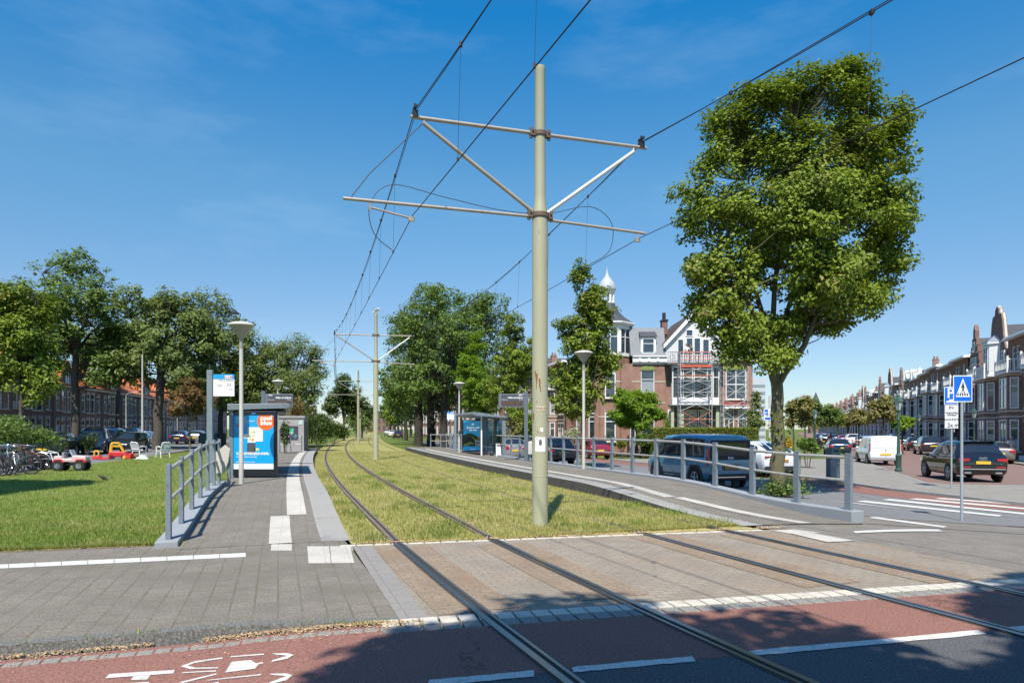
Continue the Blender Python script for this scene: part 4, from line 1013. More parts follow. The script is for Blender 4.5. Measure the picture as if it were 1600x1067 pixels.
def car(name,label,cat,sts,body,wheels,r,glass,rear,front,loc,rz,rim=None,plate=None,group=None,clad=None,extra=None,mirror=True,rails=False,rearglass=None):
    """local +y is forward, origin at the rear bumper on the ground"""
    t=thing(name,label,cat,loc,rz,group); B=Body(sts)
    b=MB(); B.mesh(b); b.build('body',body,t,smooth=42); rim=rim or rimm
    for (c,nm) in glass:
        for mir in ((False,True) if nm=='window' else (False,)):
            q=[(y,2*NR-v) if mir else (y,v) for y,v in c]; b=MB(); B.patch(b,q,.007,8,5); b.build(nm,glassc,t,smooth=50)
    if rearglass:
        b=MB(); b.prism(rearglass,-.012,.05,'y'); b.build('rear_window',glassc,t)
    W=max(q[4] for q in sts)
    for y in wheels:
        for sd in (-1,1):
            b=MB(); b.cyl((sd*(W-.12),y,r+.01),(sd*(W+.003),y,r+.01),r+.055,n=26); b.build('wheel_arch',trim,t,smooth=40)
            wheel(t,sd*(W-.095),y,r,sd,rim)
    for (c,m,nm) in rear:
        for sd in (1,-1):
            b=MB(); b.prism([(x*sd,z) for x,z in c],-.022,.10,'y'); b.build(nm,m,t,bev=.004)
    for (c,m,nm) in front:
        for mir in (False,True):
            q=[(y,2*NR-v) if mir else (y,v) for y,v in c]; b=MB(); B.patch(b,q,.009,5,3); b.build(nm,m,t,smooth=50)
    if plate:
        z,m,w,y0=plate; b=MB(); b.bx(-w/2,w/2,y0-.03,y0+.02,z-.056,z+.056); b.build('number_plate',m,t)
    b=MB(); L=sts[-1][0]; b.bx(-.26,.26,L-.01,L+.022,.42,.53); b.build('number_plate',platey,t)
    if clad:
        for (c) in clad:
            for mir in (False,True):
                q=[(y,2*NR-v) if mir else (y,v) for y,v in c]; b=MB(); B.patch(b,q,.005,14,3); b.build('side_trim',trim,t,smooth=50)
    if mirror:
        yb=mirror if mirror is not True else wheels[1]-.75
        zt=np.interp(yb,[q[0] for q in sts],[q[2] for q in sts])
        for sd in (-1,1):
            b=MB(); b.sphere((sd*(W+.12),yb,zt+.04),(.11,.06,.075),8,6); b.cyl((sd*(W-.06),yb,zt),(sd*(W+.1),yb,zt+.02),.025,n=6); b.build('wing_mirror',body if mirror is True else trim,t,smooth=60)
    if rails:
        for sd in (-1,1):
            wr=sts[4][5]; b=MB(); zr=[(q[0],q[3]) for q in sts if q[3]-q[2]>.35]
            b.tube([Vector((sd*(wr-.08),y,z+.045)) for y,z in zr],.018,6); b.build('roof_rail',trim,t,smooth=60)
    if extra: extra(t,B)
    if not extra: gaps(t,B,[wheels[0]+.42,(wheels[0]+wheels[1])/2+.12],1.3,4.9)
    return t
def gaps(t,B,ys,v0,v1):
    b=MB()
    for y in ys:
        for mir in (False,True):
            v=lambda q:2*NR-q if mir else q
            B.patch(b,[(y-.006,v(v0)),(y+.006,v(v0)),(y+.006,v(v1)),(y-.006,v(v1))],.003,1,5)
    b.build('door_gap',trim,t,fixn=True)
def door_handles(t,B,ys,v,m):
    for y in ys:
        for mir in (False,True):
            p=B.S(y,2*NR-v if mir else v); b=MB(); b.box((p.x,y,p.z),(.05,.17,.03)); b.build('door_handle',m,t,bev=.005)
SUV=[(0,.50,.78,.80,.70,.68),(.05,.36,.98,1.0,.88,.72),(.14,.30,1.04,1.12,.925,.72),(.55,.26,1.06,1.60,.945,.68),(1.1,.24,1.04,1.65,.945,.69),(2.1,.24,1.01,1.66,.945,.69),(2.75,.24,.99,1.56,.945,.67),(3.45,.25,.98,1.02,.945,.72),(4.1,.27,.93,.95,.93,.74),(4.45,.30,.84,.86,.88,.7),(4.67,.40,.62,.64,.70,.6)]
HAT=[(0,.46,.72,.74,.66,.62),(.05,.32,.92,.94,.82,.66),(.12,.28,.97,1.05,.85,.66),(.50,.24,.98,1.42,.87,.60),(1.0,.22,.96,1.46,.875,.61),(1.9,.22,.92,1.46,.875,.61),(2.5,.22,.90,1.34,.875,.60),(3.1,.23,.88,.91,.87,.66),(3.7,.25,.82,.84,.85,.66),(4.0,.28,.72,.74,.80,.62),(4.15,.38,.55,.57,.64,.54)]
EST=[(0,.46,.70,.72,.68,.64),(.05,.32,.93,.95,.84,.68),(.12,.27,.97,1.02,.88,.68),(.60,.23,.97,1.40,.90,.61),(1.2,.21,.95,1.45,.905,.62),(2.2,.21,.92,1.45,.905,.62),(2.9,.21,.90,1.32,.905,.61),(3.6,.22,.88,.91,.90,.68),(4.2,.24,.81,.83,.88,.68),(4.5,.28,.70,.72,.82,.64),(4.68,.38,.54,.56,.64,.54)]
MPV=[(0,.46,.80,.82,.68,.66),(.05,.32,1.0,1.03,.86,.7),(.12,.27,1.05,1.2,.89,.7),(.40,.24,1.05,1.66,.91,.68),(1.2,.22,1.03,1.74,.91,.69),(2.4,.22,.99,1.72,.91,.69),(3.0,.22,.97,1.55,.91,.66),(3.7,.23,.95,.99,.9,.7),(4.1,.25,.84,.86,.87,.68),(4.3,.29,.74,.76,.82,.64),(4.42,.38,.58,.6,.64,.54)]
def side_gl(a,b_,c,d,e): 
    # rear quarter, rear door, front door windows: y limits along the belt
    return [([(a,5.12),(b_,5.12),(b_,5.92),(a+.22,5.92)],'window'),([(b_+.06,5.12),(c,5.12),(c,5.92),(b_+.06,5.92)],'window'),([(c+.06,5.12),(e,5.1),(d,5.9),(c+.06,5.92)],'window')]
def rearw(y0,y1,v=6.35): return [([(y0,v),(y1,v),(y1,2*NR-v),(y0,2*NR-v)],'rear_window')]
def windw(y0,y1,v=6.25): return [([(y0,v),(y1,v),(y1,2*NR-v),(y0,2*NR-v)],'windscreen')]
PRE={
 'suv':dict(sts=SUV,wheels=(.95,3.75),r=.355,glass=side_gl(.42,.95,1.95,2.72,3.2)+rearw(.2,.52)+windw(2.82,3.4),rear=[([(.50,.86),(.86,.84),(.87,.97),(.48,.96)],redl,'tail_light')],front=[([(4.15,4.1),(4.45,4.1),(4.45,4.9),(4.2,4.9)],clearl,'head_light')],plate=(.80,platey,.52,-.0),clad=[[(.3,.95),(4.3,.95),(4.3,2.1),(.3,2.1)]],rails=True),
 'hatch':dict(sts=HAT,wheels=(.70,3.25),r=.315,glass=side_gl(.36,.75,1.7,2.45,2.85)+rearw(.17,.47)+windw(2.55,3.05),rear=[([(.56,.74),(.79,.70),(.80,.92),(.60,.92)],redl,'tail_light')],front=[([(3.68,4.1),(3.98,4.1),(3.98,4.9),(3.74,4.9)],clearl,'head_light')],plate=(.66,platey,.52,-.0)),
 'estate':dict(sts=EST,wheels=(.95,3.75),r=.33,glass=side_gl(.42,.95,1.95,2.8,3.3)+rearw(.17,.56)+windw(2.96,3.55),rear=[([(.50,.76),(.82,.72),(.83,.92),(.54,.92)],redl,'tail_light')],front=[([(4.15,4.1),(4.45,4.1),(4.45,4.9),(4.2,4.9)],clearl,'head_light')],plate=(.68,platey,.52,-.0)),
 'mpv':dict(sts=MPV,wheels=(.78,3.48),r=.325,glass=side_gl(.32,.85,1.95,2.95,3.5)+rearw(.14,.37)+windw(3.06,3.65),rear=[([(.68,.80),(.84,.80),(.84,1.25),(.74,1.25)],redl,'tail_light')],front=[([(3.95,4.1),(4.28,4.1),(4.28,4.9),(4.05,4.9)],clearl,'head_light')],plate=(.70,platey,.52,-.0)),
}
def mk(kind,label,col,px,Y,rz,dz=.015,cat='car',name='parked_car',X=None,group='parked cars',**kw):
    d=dict(PRE[kind]); d.update(kw); x=xx(px,Y) if X is None else X
    return car(name,label,cat,body=col,loc=(x,Y,g(x,Y)+dz),rz=R(rz),group=group,**d)
c_black=paint('black',(.006,.0065,.008),.0,.08); c_navy=paint('navy',(.012,.026,.06),.2,.15); c_dark=paint('dark grey',(.022,.026,.032),.3,.15); c_silver=paint('silver',(.42,.43,.45),.6); c_white=paint('white',(.74,.75,.76),0); c_red=paint('red',(.24,.02,.045),.2); c_greyb=paint('brown grey',(.22,.20,.185),.5); c_teal=paint('steel blue',(.085,.245,.34),.15); c_roof=paint('roof blue',(.03,.25,.46),.1)
# blue van
KIA=[(0,.36,1.06,1.60,.84,.76),(.05,.30,1.10,1.80,.92,.81),(.22,.26,1.12,1.87,.945,.83),(1.0,.24,1.12,1.905,.95,.845),(2.2,.24,1.12,1.91,.95,.845),(3.2,.24,1.11,1.87,.95,.83),(3.7,.24,1.08,1.72,.95,.8),(4.2,.25,1.03,1.20,.94,.82),(4.42,.27,.97,1.02,.91,.8),(4.62,.30,.84,.87,.85,.76),(4.7,.36,.66,.68,.76,.68)]
def kiax(t,B):
    for mir in (False,True):
        v=lambda q:2*NR-q if mir else q
        b=MB(); B.patch(b,[(.06,v(4.55)),(4.1,v(4.6)),(3.62,v(5.98)),(.10,v(5.98))],.004,16,4); b.build('black_band',trim,t,smooth=50)
        b=MB(); B.patch(b,[(.02,v(6.1)),(4.15,v(6.12)),(4.15,v(9)),(.03,v(9))],.003,16,4) if False else None
    b=MB(); B.patch(b,[(.10,6.25),(3.55,6.25),(3.55,2*NR-6.25),(.10,2*NR-6.25)],.006,14,8); b.build('roof_panel',c_roof,t,smooth=60)
    b=MB(); b.prism([(-.80,1.02),(.80,1.02),(.83,1.2),(.78,1.72),(-.78,1.72),(-.83,1.2)],-.012,.12,'y'); b.build('rear_band',trim,t,bev=.01)
    b=MB(); b.prism([(-.66,1.17),(.66,1.17),(.64,1.62),(-.64,1.62)],-.022,-.01,'y'); b.build('rear_window',glassc,t)
    b=MB(); b.bx(-.86,.86,-.06,.2,.30,.52); b.build('rear_bumper',trim,t,bev=.03)
    b=MB(); b.bx(-.55,.55,-.075,-.04,.40,.43); b.build('bumper_strip',chrome,t)
    b=MB(); b.bx(-.34,.34,-.024,.1,.66,.86); b.build('plate_recess',c_dark,t,bev=.01)
    for x in (-.30,.30):
        b=MB(); b.bx(x-.14,x+.14,.1,.2,.08,.32); b.build('mud_flap',trim,t)
    text_mesh('KIA',.115,wht,t,(0,-.02,1.055),align='CENTER',sx=1.3,bold=.004)
    for sd in (-1,1):
        b=MB(); b.prism([(sd*.87,.80),(sd*.92,.80),(sd*.925,1.42),(sd*.87,1.42)],-.01,.13,'y'); b.build('tail_light',redl,t,bev=.006)
    for y0 in (.82,3.72):
        for sd in (-1,1):
            b=MB(); b.prism([(y0-.52,.24),(y0+.52,.24),(y0+.47,.62),(y0+.30,.83),(y0-.30,.83),(y0-.47,.62)],sd*.90 if sd>0 else -.953,.953 if sd>0 else -.90,'x'); b.build('wheel_cladding',trim,t,bev=.008)
    gaps(t,B,[1.35,2.45,3.3],1.5,4.5); door_handles(t,B,[1.55,2.6],4.3,trim)
car('parked_van','steel blue boxy van with a black window band parked behind the right railing','van',KIA,c_teal,(.82,3.72),.345,[([(.32,5.05),(1.2,5.05),(1.2,5.9),(.36,5.9)],'window'),([(1.26,5.05),(2.4,5.05),(2.4,5.9),(1.26,5.9)],'window'),([(2.46,5.05),(3.95,5.05),(3.5,5.9),(2.46,5.9)],'window')]+windw(3.74,4.38),[],[([(4.3,3.4),(4.6,3.4),(4.6,4.0),(4.3,4.0)],clearl,'head_light')],(7.75,24.2,g(7.75,24.2)-.02),R(16),rimm,(.76,platep,.52,-.03),'parked cars',[[(.1,.95),(4.6,.95),(4.6,2.3),(.1,2.3)]],kiax,3.35)
# white electric crossover
EV=[(0,.48,.86,.88,.70,.60),(.05,.36,1.02,1.04,.88,.60),(.16,.30,1.08,1.12,.93,.60),(.55,.26,1.08,1.30,.95,.58),(1.1,.24,1.05,1.50,.955,.58),(2.0,.23,1.0,1.60,.955,.60),(2.6,.23,.97,1.57,.955,.60),(3.2,.23,.94,1.32,.955,.60),(3.8,.24,.92,.95,.95,.68),(4.35,.27,.82,.84,.91,.66),(4.62,.32,.70,.72,.84,.6),(4.75,.42,.56,.58,.68,.5)]
def evx(t,B):
    b=MB(); b.bx(-.84,.84,-.03,.2,.28,.52); b.build('rear_bumper',trim,t,bev=.02); gaps(t,B,[1.35,2.35],1.3,4.9)
    for y0 in (.93,3.82):
        for sd in (-1,1):
            b=MB(); b.cyl((sd*.86,y0,.37),(sd*.957,y0,.37),.43,n=26); b.build('arch_trim',trim,t)
car('white_car','white fastback car behind the big hornbeam trunk, right of the blue van','car',EV,c_white,(.93,3.82),.355,[([(.62,5.15),(1.25,5.1),(1.25,5.95),(1.0,5.8)],'window'),([(1.31,5.1),(2.3,5.1),(2.3,5.95),(1.31,5.95)],'window'),([(2.36,5.1),(3.5,5.1),(3.05,5.92),(2.36,5.95)],'window')]+rearw(.22,1.25,6.3)+windw(2.7,3.7),[([(.50,.93),(.86,.90),(.87,.98),(.50,.98)],redl,'tail_light')],[([(4.2,4.2),(4.5,4.2),(4.5,4.8),(4.3,4.8)],clearl,'head_light')],(12.15,30.6,g(12,30)+.01),R(9),rimdark,(.76,platep,.52,-.0),'parked cars',None,evx)
# black suv with rings
def q5x(t,B):
    for k in range(4):
        b=MB(); c=(-.105+.07*k,-.012,.955); b.tube([(c[0]+.045*math.cos(q*PI/8),c[1],c[2]+.045*math.sin(q*PI/8)) for q in range(17)],.007,5); b.build('ring_emblem',chrome,t)
    text_mesh('TDI',.05,chrome,t,(.60,-.012,.72))
    b=MB(); b.bx(-.80,.80,-.015,.1,.52,.56); b.build('bumper_strip',chrome,t)
    for sd in (-1,1):
        b=MB(); b.bx(sd*.62-.17,sd*.62+.17,-.012,.1,.60,.64); b.build('reflector',redl,t)
        b=MB(); b.bx(sd*.55-.12,sd*.55+.12,-.02,.1,.36,.42); b.build('exhaust',chrome,t,bev=.01)
    b=MB(); b.cyl((.0,.5,1.38),(.28,.30,1.28),.012,n=6); b.build('wiper',trim,t)
    b=MB(); b.prism([(.50,1.60),(.72,1.56),(.40,1.665)],-.60,.60,'x'); b.build('roof_spoiler',c_black,t,bev=.008)
    gaps(t,B,[1.15,2.25],1.3,4.9); door_handles(t,B,[1.3,2.42],4.35,c_black)
mk('suv','black sports utility car with red tail lights and four rings, behind the crossing sign',c_black,0,27.48,-13.5,.02,'car','parked_car',X=18.97,extra=q5x)
# white van with double rear doors
VAN=[(0,.42,.98,1.66,.85,.76),(.04,.34,1.02,1.76,.90,.80),(.15,.28,1.04,1.82,.92,.81),(1.2,.25,1.04,1.84,.925,.82),(2.4,.25,1.03,1.82,.925,.81),(2.75,.25,1.02,1.72,.925,.78),(3.45,.25,1.0,1.06,.92,.76),(4.05,.27,.90,.93,.90,.74),(4.3,.30,.78,.80,.84,.7),(4.42,.4,.6,.62,.68,.58)]
def vanx(t,B):
    b=MB(); b.bx(-.006,.006,-.012,.05,.45,1.70); b.build('door_gap',trim,t)
    for sd in (-1,1):
        b=MB(); b.prism([(sd*.86,.92),(sd*.93,.92),(sd*.93,1.36),(sd*.87,1.36)],-.02,.12,'y'); b.build('tail_light',redl,t,bev=.006)
        b=MB(); b.prism([(sd*.06,1.06),(sd*.78,1.06),(sd*.74,1.62),(sd*.06,1.62)],-.016,.04,'y'); b.build('door_panel',c_white,t,bev=.02)
    b=MB(); b.bx(-.88,.88,-.05,.2,.34,.52); b.build('rear_bumper',M('grey bumper',(.30,.31,.32),.6),t,bev=.02)
    b=MB(); b.prism([(-.09,.93),(0,.98),(.09,.93),(0,.955)],-.02,.02,'y'); b.build('emblem',trim,t)
    gaps(t,B,[1.1,2.1],1.3,6.0)
car('parked_van','white delivery van with windowless double rear doors beside the tall green lantern','van',VAN,c_white,(.75,3.5),.33,[([(2.2,5.1),(3.2,5.1),(2.8,5.9),(2.2,5.92)],'window'),([(1.2,5.1),(2.1,5.1),(2.1,5.9),(1.2,5.9)],'window')]+windw(2.82,3.4),[],[([(4.0,4.1),(4.25,4.1),(4.25,4.9),(4.0,4.9)],clearl,'head_light')],(23.35,42.65,g(23.3,42.6)+.01),R(-15),rimm,(.70,platey,.62,-.0),'parked cars',None,vanx)
mk('estate','bronze grey estate car parked by the terrace right of the black sports utility car',c_greyb,1563,44.5,-22)
mk('hatch','red hatchback parked near the hedge beyond the railing',c_red,939,52,14)
mk('suv','dark sports utility car half hidden behind the cream tram pole',c_dark,879,40.5,15,plate=(.80,platep,.52,0.))
mk('estate','silver estate car seen through the glass of the right shelter',c_silver,806,43,14,rear=[([(.40,.74),(.84,.72),(.84,.97),(.5,.97)],redl,'tail_light')])
mk('estate','dark estate car parked on the side street, left of the white van',c_navy,1313,58,-19)
G2='parked cars down the side street'
for px,Y,k,c,l in ((1434,71,'hatch',c_black,'black hatchback with a bright red tail light, left of the parking sign'),(1417,79.5,'hatch',c_dark,'dark hatchback parked just right of the tall green lantern'),(1459,60,'suv',c_dark,'dark car parked by the terrace behind the parking sign post'),(1350,83,'estate',c_silver,'silver car on the side street just above the white van'),(1334,88,'suv',c_white,'white car on the side street above the dark estate car'),(1320,96,'hatch',c_red,'small red car far down the side street'),(1303,106,'estate',c_navy,'small dark blue car far down the side street left of the red one'),(1285,86,'mpv',c_dark,'dark people carrier at the far end of the pavement island'),(1293,124,'hatch',c_silver,'small silver car farthest down the side street'),(1404,91,'suv',c_navy,'navy car behind the tall green lantern'),(1396,102,'hatch',c_white,'small white car far along the terrace kerb'),(1384,118,'estate',c_dark,'small dark estate far along the terrace kerb')):
    o=mk(k,l,c,px,Y,-21.5,group=G2)
for px,Y,c,l,k in ((606,170,c_silver,'tiny pale car far down the avenue right of the tram poles','hatch'),(613,150,c_white,'small white car under the far avenue trees','estate'),(622,128,c_navy,'small dark car parked under the big elms of the avenue','estate')): mk(k,l,c,px,Y,11,group='cars far down the avenue')
G3='cars parked along the left street'
for px,Y,k,c,rz,l in ((100,44,'estate',c_dark,200,'dark estate car behind the bicycles and the toy jeep'),(153,49,'mpv',c_navy,205,'navy people carrier beside the thick elm trunk'),(214,51,'hatch',c_dark,192,'dark old hatchback facing the camera behind the white chairs'),(184,58,'mpv',c_navy,195,'navy van behind the facing hatchback'),(212,64,'mpv',c_dark,195,'dark van with a pale roof farther down the left street'),(231,68,'hatch',c_white,195,'white car partly hidden by the leaning elm trunk'),(276,74,'hatch',c_navy,12,'blue hatchback right of the leaning elm trunk'),(303,77,'hatch',c_silver,12,'silver hatchback beside the small brown leaved tree'),(62,47,'hatch',c_black,200,'black car glimpsed behind the parked bicycles')):
    mk(k,l,c,px,Y,rz,group=G3)
# ---- bicycle drum, bicycles and toys on the left lawn
Y=63; x=xx(332,Y); t=thing('bicycle_drum','green rounded bicycle storage drum beside the small brown tree','bicycle shelter',(x,Y,g(x,Y)),R(8)); gm=M('drum green',(.10,.15,.135),.5,.1,.12,2)
b=MB(); b.prism([(-.5,0),(.5,0),(.55,.5),(.5,.95),(.3,1.2),(0,1.3),(-.3,1.2),(-.5,.95),(-.55,.5)],-1.05,1.0,'x'); b.build('shell',gm,t,bev=.02)
for xq in (-1.06,1.01): b=MB(); b.prism([(-.56,0),(.56,0),(.6,.5),(.54,1.0),(.32,1.26),(0,1.36),(-.32,1.26),(-.54,1.0),(-.6,.5)],xq,xq+.05,'x'); b.build('end_plate',M('drum end',(.05,.065,.06),.6),t)
def torus(b,c,r,q,n=26,m=6):   # ring in the local y-z plane
    b.tube([(c[0],c[1]+r*math.cos(2*PI*k/n),c[2]+r*math.sin(2*PI*k/n)) for k in range(n+1)],q,m,False)
def bike(label,loc,rz,lean,fm,basket=False):
    t=thing('bicycle',label,'bicycle',loc,rz,'bicycles parked on the lawn edge'); t.rotation_euler=(0,lean,rz); r=.345
    for y in (0,1.06):
        b=MB(); torus(b,(0,y,r),r-.02,.02); w=b.build('wheel',tyrem,t,smooth=60)
        b=MB(); torus(b,(0,y,r),r-.05,.012); 
        for k in range(14): b.cyl((0,y,r),(0,y+(r-.05)*math.cos(2*PI*k/14),r+(r-.05)*math.sin(2*PI*k/14)),.0025,n=3)
        b.cyl((-.04,y,r),(.04,y,r),.025,n=8); b.build('rim',rimdark if fm is not fms[1] else chrome,w)
    b=MB(); bb=(0,.44,.29); hd=(0,.90,.82); sT=(0,.30,.80)
    for p,q in ((bb,hd),(bb,sT),(sT,(0,.88,.76)),(bb,(0,0,r)),(sT,(0,0,r)),(hd,(0,1.06,r)),(sT,(0,.27,.93)),(hd,(0,.87,1.02))): b.cyl(p,q,.019,n=7)
    b.build('frame',fm,t,smooth=60)
    b=MB(); b.tube([(.28,.68,1.03),(.25,.80,1.05),(.1,.9,1.04),(0,.88,1.02),(-.1,.9,1.04),(-.25,.80,1.05),(-.28,.68,1.03)],.014,6); b.build('handlebar',chrome,t,smooth=60)
    b=MB(); b.sphere((0,.22,.96),(.085,.14,.045),8,6); b.build('saddle',blackm,t,smooth=60)
    b=MB(); 
    for y,a0,a1 in ((0,20,170),(1.06,35,165)): b.tube([(0,y+(r+.035)*math.cos(R(a)),r+(r+.035)*math.sin(R(a))) for a in range(a0,a1+1,15)],.018,5)
    b.build('mudguard',fm,t)
    b=MB(); b.cyl((-.09,.44,.29),(.09,.44,.29),.05,n=10); b.box((.09,.5,.2),(.1,.06,.025)); b.box((-.09,.38,.38),(.1,.06,.025)); b.build('pedals',blackm,t)
    if basket: b=MB(); b.box((0,1.12,.95),(.36,.28,.24),0,1.15); b.build('basket',M('wicker',(.22,.15,.08),.8,0,.3,20),t)
    return t
fms=[M('bike black',(.03,.03,.032),.35,.3),M('bike silver',(.5,.5,.5),.3,.6),M('bike green',(.03,.09,.07),.4,.2),M('bike blue',(.05,.1,.2),.4,.2),M('bike red',(.2,.04,.03),.4,.2)]
for i,(px,Y,rz,ln_,f,l) in enumerate(((3,24.0,70,.08,0,'black bicycle nearest the left edge with its wheel to the camera'),(14,24.6,62,-.1,0,'black bicycle second from the left edge of the row'),(22,25.5,55,.1,1,'silver framed bicycle in the middle of the parked row'),(30,26.2,75,-.06,2,'green bicycle leaning in the parked row'),(40,26.6,50,.12,0,'black bicycle with a wicker basket in the parked row'),(50,27.2,80,.05,4,'red bicycle toward the right of the parked row'),(62,27.6,100,.1,1,'silver bicycle at the right end of the row beside the toy jeep'),(10,26.5,85,0,3,'blue bicycle behind the black ones at the left edge'),(48,25.0,115,.25,0,'black bicycle tilted over in front of the row'))):
    x=xx(px,Y); bike(l,(x,Y,g(x,Y)),R(rz),ln_,fms[f],i==4)
def toywheel(t,x,y,r,w):
    b=MB(); n=18
    prof=[]
    b.lathe([(r*.5,-w/2),(r*.9,-w/2),(r,-w*.3),(r,w*.3),(r*.9,w/2),(r*.5,w/2)],(x,y,r),n,'x')
    for k in range(14):
        a=2*PI*k/14; b.box((x,y+r*math.cos(a),r+r*math.sin(a)),(w*.9,.03,.03))
    q=b.build('wheel',tyrem,t)
    b=MB(); s=1 if x>0 else -1; b.lathe([(r*.52,w*.42*s),(r*.5,w*.53*s),(r*.2,w*.5*s)],(x,y,r),12,'x')
    for k in range(5): a=2*PI*k/5; b.cyl((x+w*.53*s,y,r),(x+w*.53*s,y+r*.5*math.cos(a),r+r*.5*math.sin(a)),.02,n=5)
    b.build('rim',chrome,q)
Y=27.3; x=xx(112,Y); t=thing('toy_jeep','faded pink toy jeep with big black wheels on the lawn','toy car',(x,Y,g(x,Y)),R(-78))
pink=M('faded pink plastic',(.62,.48,.47),.5,0,.2,5); redpl=M('red plastic',(.58,.03,.03),.4,0,.12,4); yel=M('yellow plastic',(.75,.42,.02),.4,0,.1,4)
for xq in (-.28,.28):
    for yq in (-.38,.38): toywheel(t,xq,yq,.205,.18)
b=MB(); b.bx(-.16,.16,-.5,.5,.22,.32); b.build('chassis',blackm,t,bev=.02)
b=MB(); b.prism([(-.55,.36),(.56,.36),(.60,.48),(.56,.58),(.12,.62),(.05,.50),(-.25,.50),(-.3,.60),(-.56,.60)],-.24,.24,'x'); b.build('body',pink,t,bev=.03)
for yq in (-.38,.4): b=MB(); b.prism([(yq-.2,.34),(yq-.12,.47),(yq+.12,.47),(yq+.2,.34),(yq+.16,.34),(yq+.09,.43),(yq-.09,.43),(yq-.16,.34)],-.33,.33,'x'); b.build('fender',redpl,t)
b=MB(); b.prism([(.08,.6),(.12,.6),(.02,.84),(-.02,.84)],-.2,.2,'x'); b.build('windscreen',M('toy screen',(.45,.47,.5),.2),t)
b=MB(); b.bx(-.16,.16,-.3,-.2,.5,.74); b.build('seat',M('toy grey',(.25,.25,.26),.5),t,bev=.02)
Y=28.2; x=xx(72,Y); t=thing('toy_quad','dark toy quad bike with white front tubes behind the toy jeep','toy car',(x,Y,g(x,Y)),R(-95))
for xq in (-.26,.26):
    for yq in (-.36,.36): toywheel(t,xq,yq,.18,.16)
b=MB(); b.bx(-.13,.13,-.5,.45,.25,.42); b.sphere((0,-.15,.55),(.14,.3,.1)); b.build('body',blackm,t,smooth=40)
b=MB(); b.tube([(-.2,.5,.3),(-.2,.35,.68),(-.2,-.05,.75),(-.2,-.2,.5)],.02,6); b.tube([(.2,.5,.3),(.2,.35,.68),(.2,-.05,.75),(.2,-.2,.5)],.02,6); b.cyl((-.2,.35,.68),(.2,.35,.68),.02,n=6); b.build('roll_bar',whitep,t,smooth=60)
Y=38.3; x=xx(184,Y); t=thing('toy_car','red toy car with a yellow roof standing on the lawn','toy car',(x,Y,g(x,Y)),R(-70))
b=MB(); b.prism([(-.42,.10),(.45,.10),(.50,.25),(.42,.40),(-.38,.42),(-.45,.3)],-.24,.24,'x'); b.build('body',redpl,t,bev=.05)
b=MB(); b.prism([(-.40,.38),(-.34,.82),(-.2,.93),(.08,.92),(.32,.40),(.25,.40),(.05,.84),(-.18,.85),(-.27,.78),(-.31,.38)],-.22,-.12,'x'); b.prism([(-.40,.38),(-.34,.82),(-.2,.93),(.08,.92),(.32,.40),(.25,.40),(.05,.84),(-.18,.85),(-.27,.78),(-.31,.38)],.12,.22,'x'); b.bx(-.14,.14,-.30,.06,.83,.925); b.build('roof',yel,t,bev=.015)
for xq in (-.2,.2):
    for yq in (-.27,.3): b=MB(); b.lathe([(.05,-.05),(.11,-.05),(.11,.05),(.05,.05)],(xq,yq,.11),14,'x'); b.build('wheel',blackm,t)
def bits(name,label,px,Y,parts,cat='toy',rz=0):
    x=xx(px,Y); t=thing(name,label,cat,(x,Y,g(x,Y)),rz)
    for (nm,m,fn) in parts: b=MB(); fn(b); b.build(nm,m,t,bev=.015)
    return t
bits('toy_scooter','small toy with a yellow arch and a red base left of the toy car',151,37.6,[('arch',yel,lambda b:b.prism([(-.15,.15),(-.15,.4),(-.08,.5),(.08,.5),(.15,.4),(.15,.15),(.09,.15),(.09,.37),(.04,.43),(-.04,.43),(-.09,.37),(-.09,.15)],-.05,.05,'y')),('base',redpl,lambda b:b.box((0,0,.08),(.36,.3,.15)))])
bits('toy_sledge','red plastic toy tray lying left of the toy car',164,37.2,[('tray',redpl,lambda b:b.prism([(-.3,.02),(.3,.02),(.35,.22),(.25,.2),(.2,.1),(-.2,.12),(-.28,.25)],-.15,.15,'y'))])
bits('toy_wagon','small red toy wagon lying right of the toy car',200,38.0,[('tub',redpl,lambda b:b.prism([(-.22,.04),(.2,.02),(.26,.3),(.12,.34),(.06,.2),(-.1,.2),(-.2,.3)],-.15,.15,'y')),('wheel',yel,lambda b:b.lathe([(.03,-.2),(.09,-.2),(.09,-.16),(.03,-.16)],(-.12,0,.09),12,'y'))])
bits('toy_wagon','red and brown toy box beside the nearer white chair',209,38.4,[('tub',redpl,lambda b:b.box((-.08,0,.14),(.26,.25,.26),.3)),('sack',M('brown sack',(.2,.11,.06),.9,0,.3,9),lambda b:b.sphere((.14,0,.13),(.15,.14,.14)))])
def clothf(b):
    b.grid(lambda u,v:((u-.5)*.75,(v-.5)*.5,.015+.20*math.exp(-((u-.5)**2+(v-.5)**2)*9)*(1+.5*math.sin(u*17+v*5)*math.sin(v*13))),22,16)
Y=37.6; x=xx(222,Y); o=(lambda b:(clothf(b),b.build('white_cloth',whitep,smooth=60))[1])(MB()); o.location=(x,Y,g(x,Y)); tag(o,'crumpled white cloth on the grass under the nearer white chair','cloth')
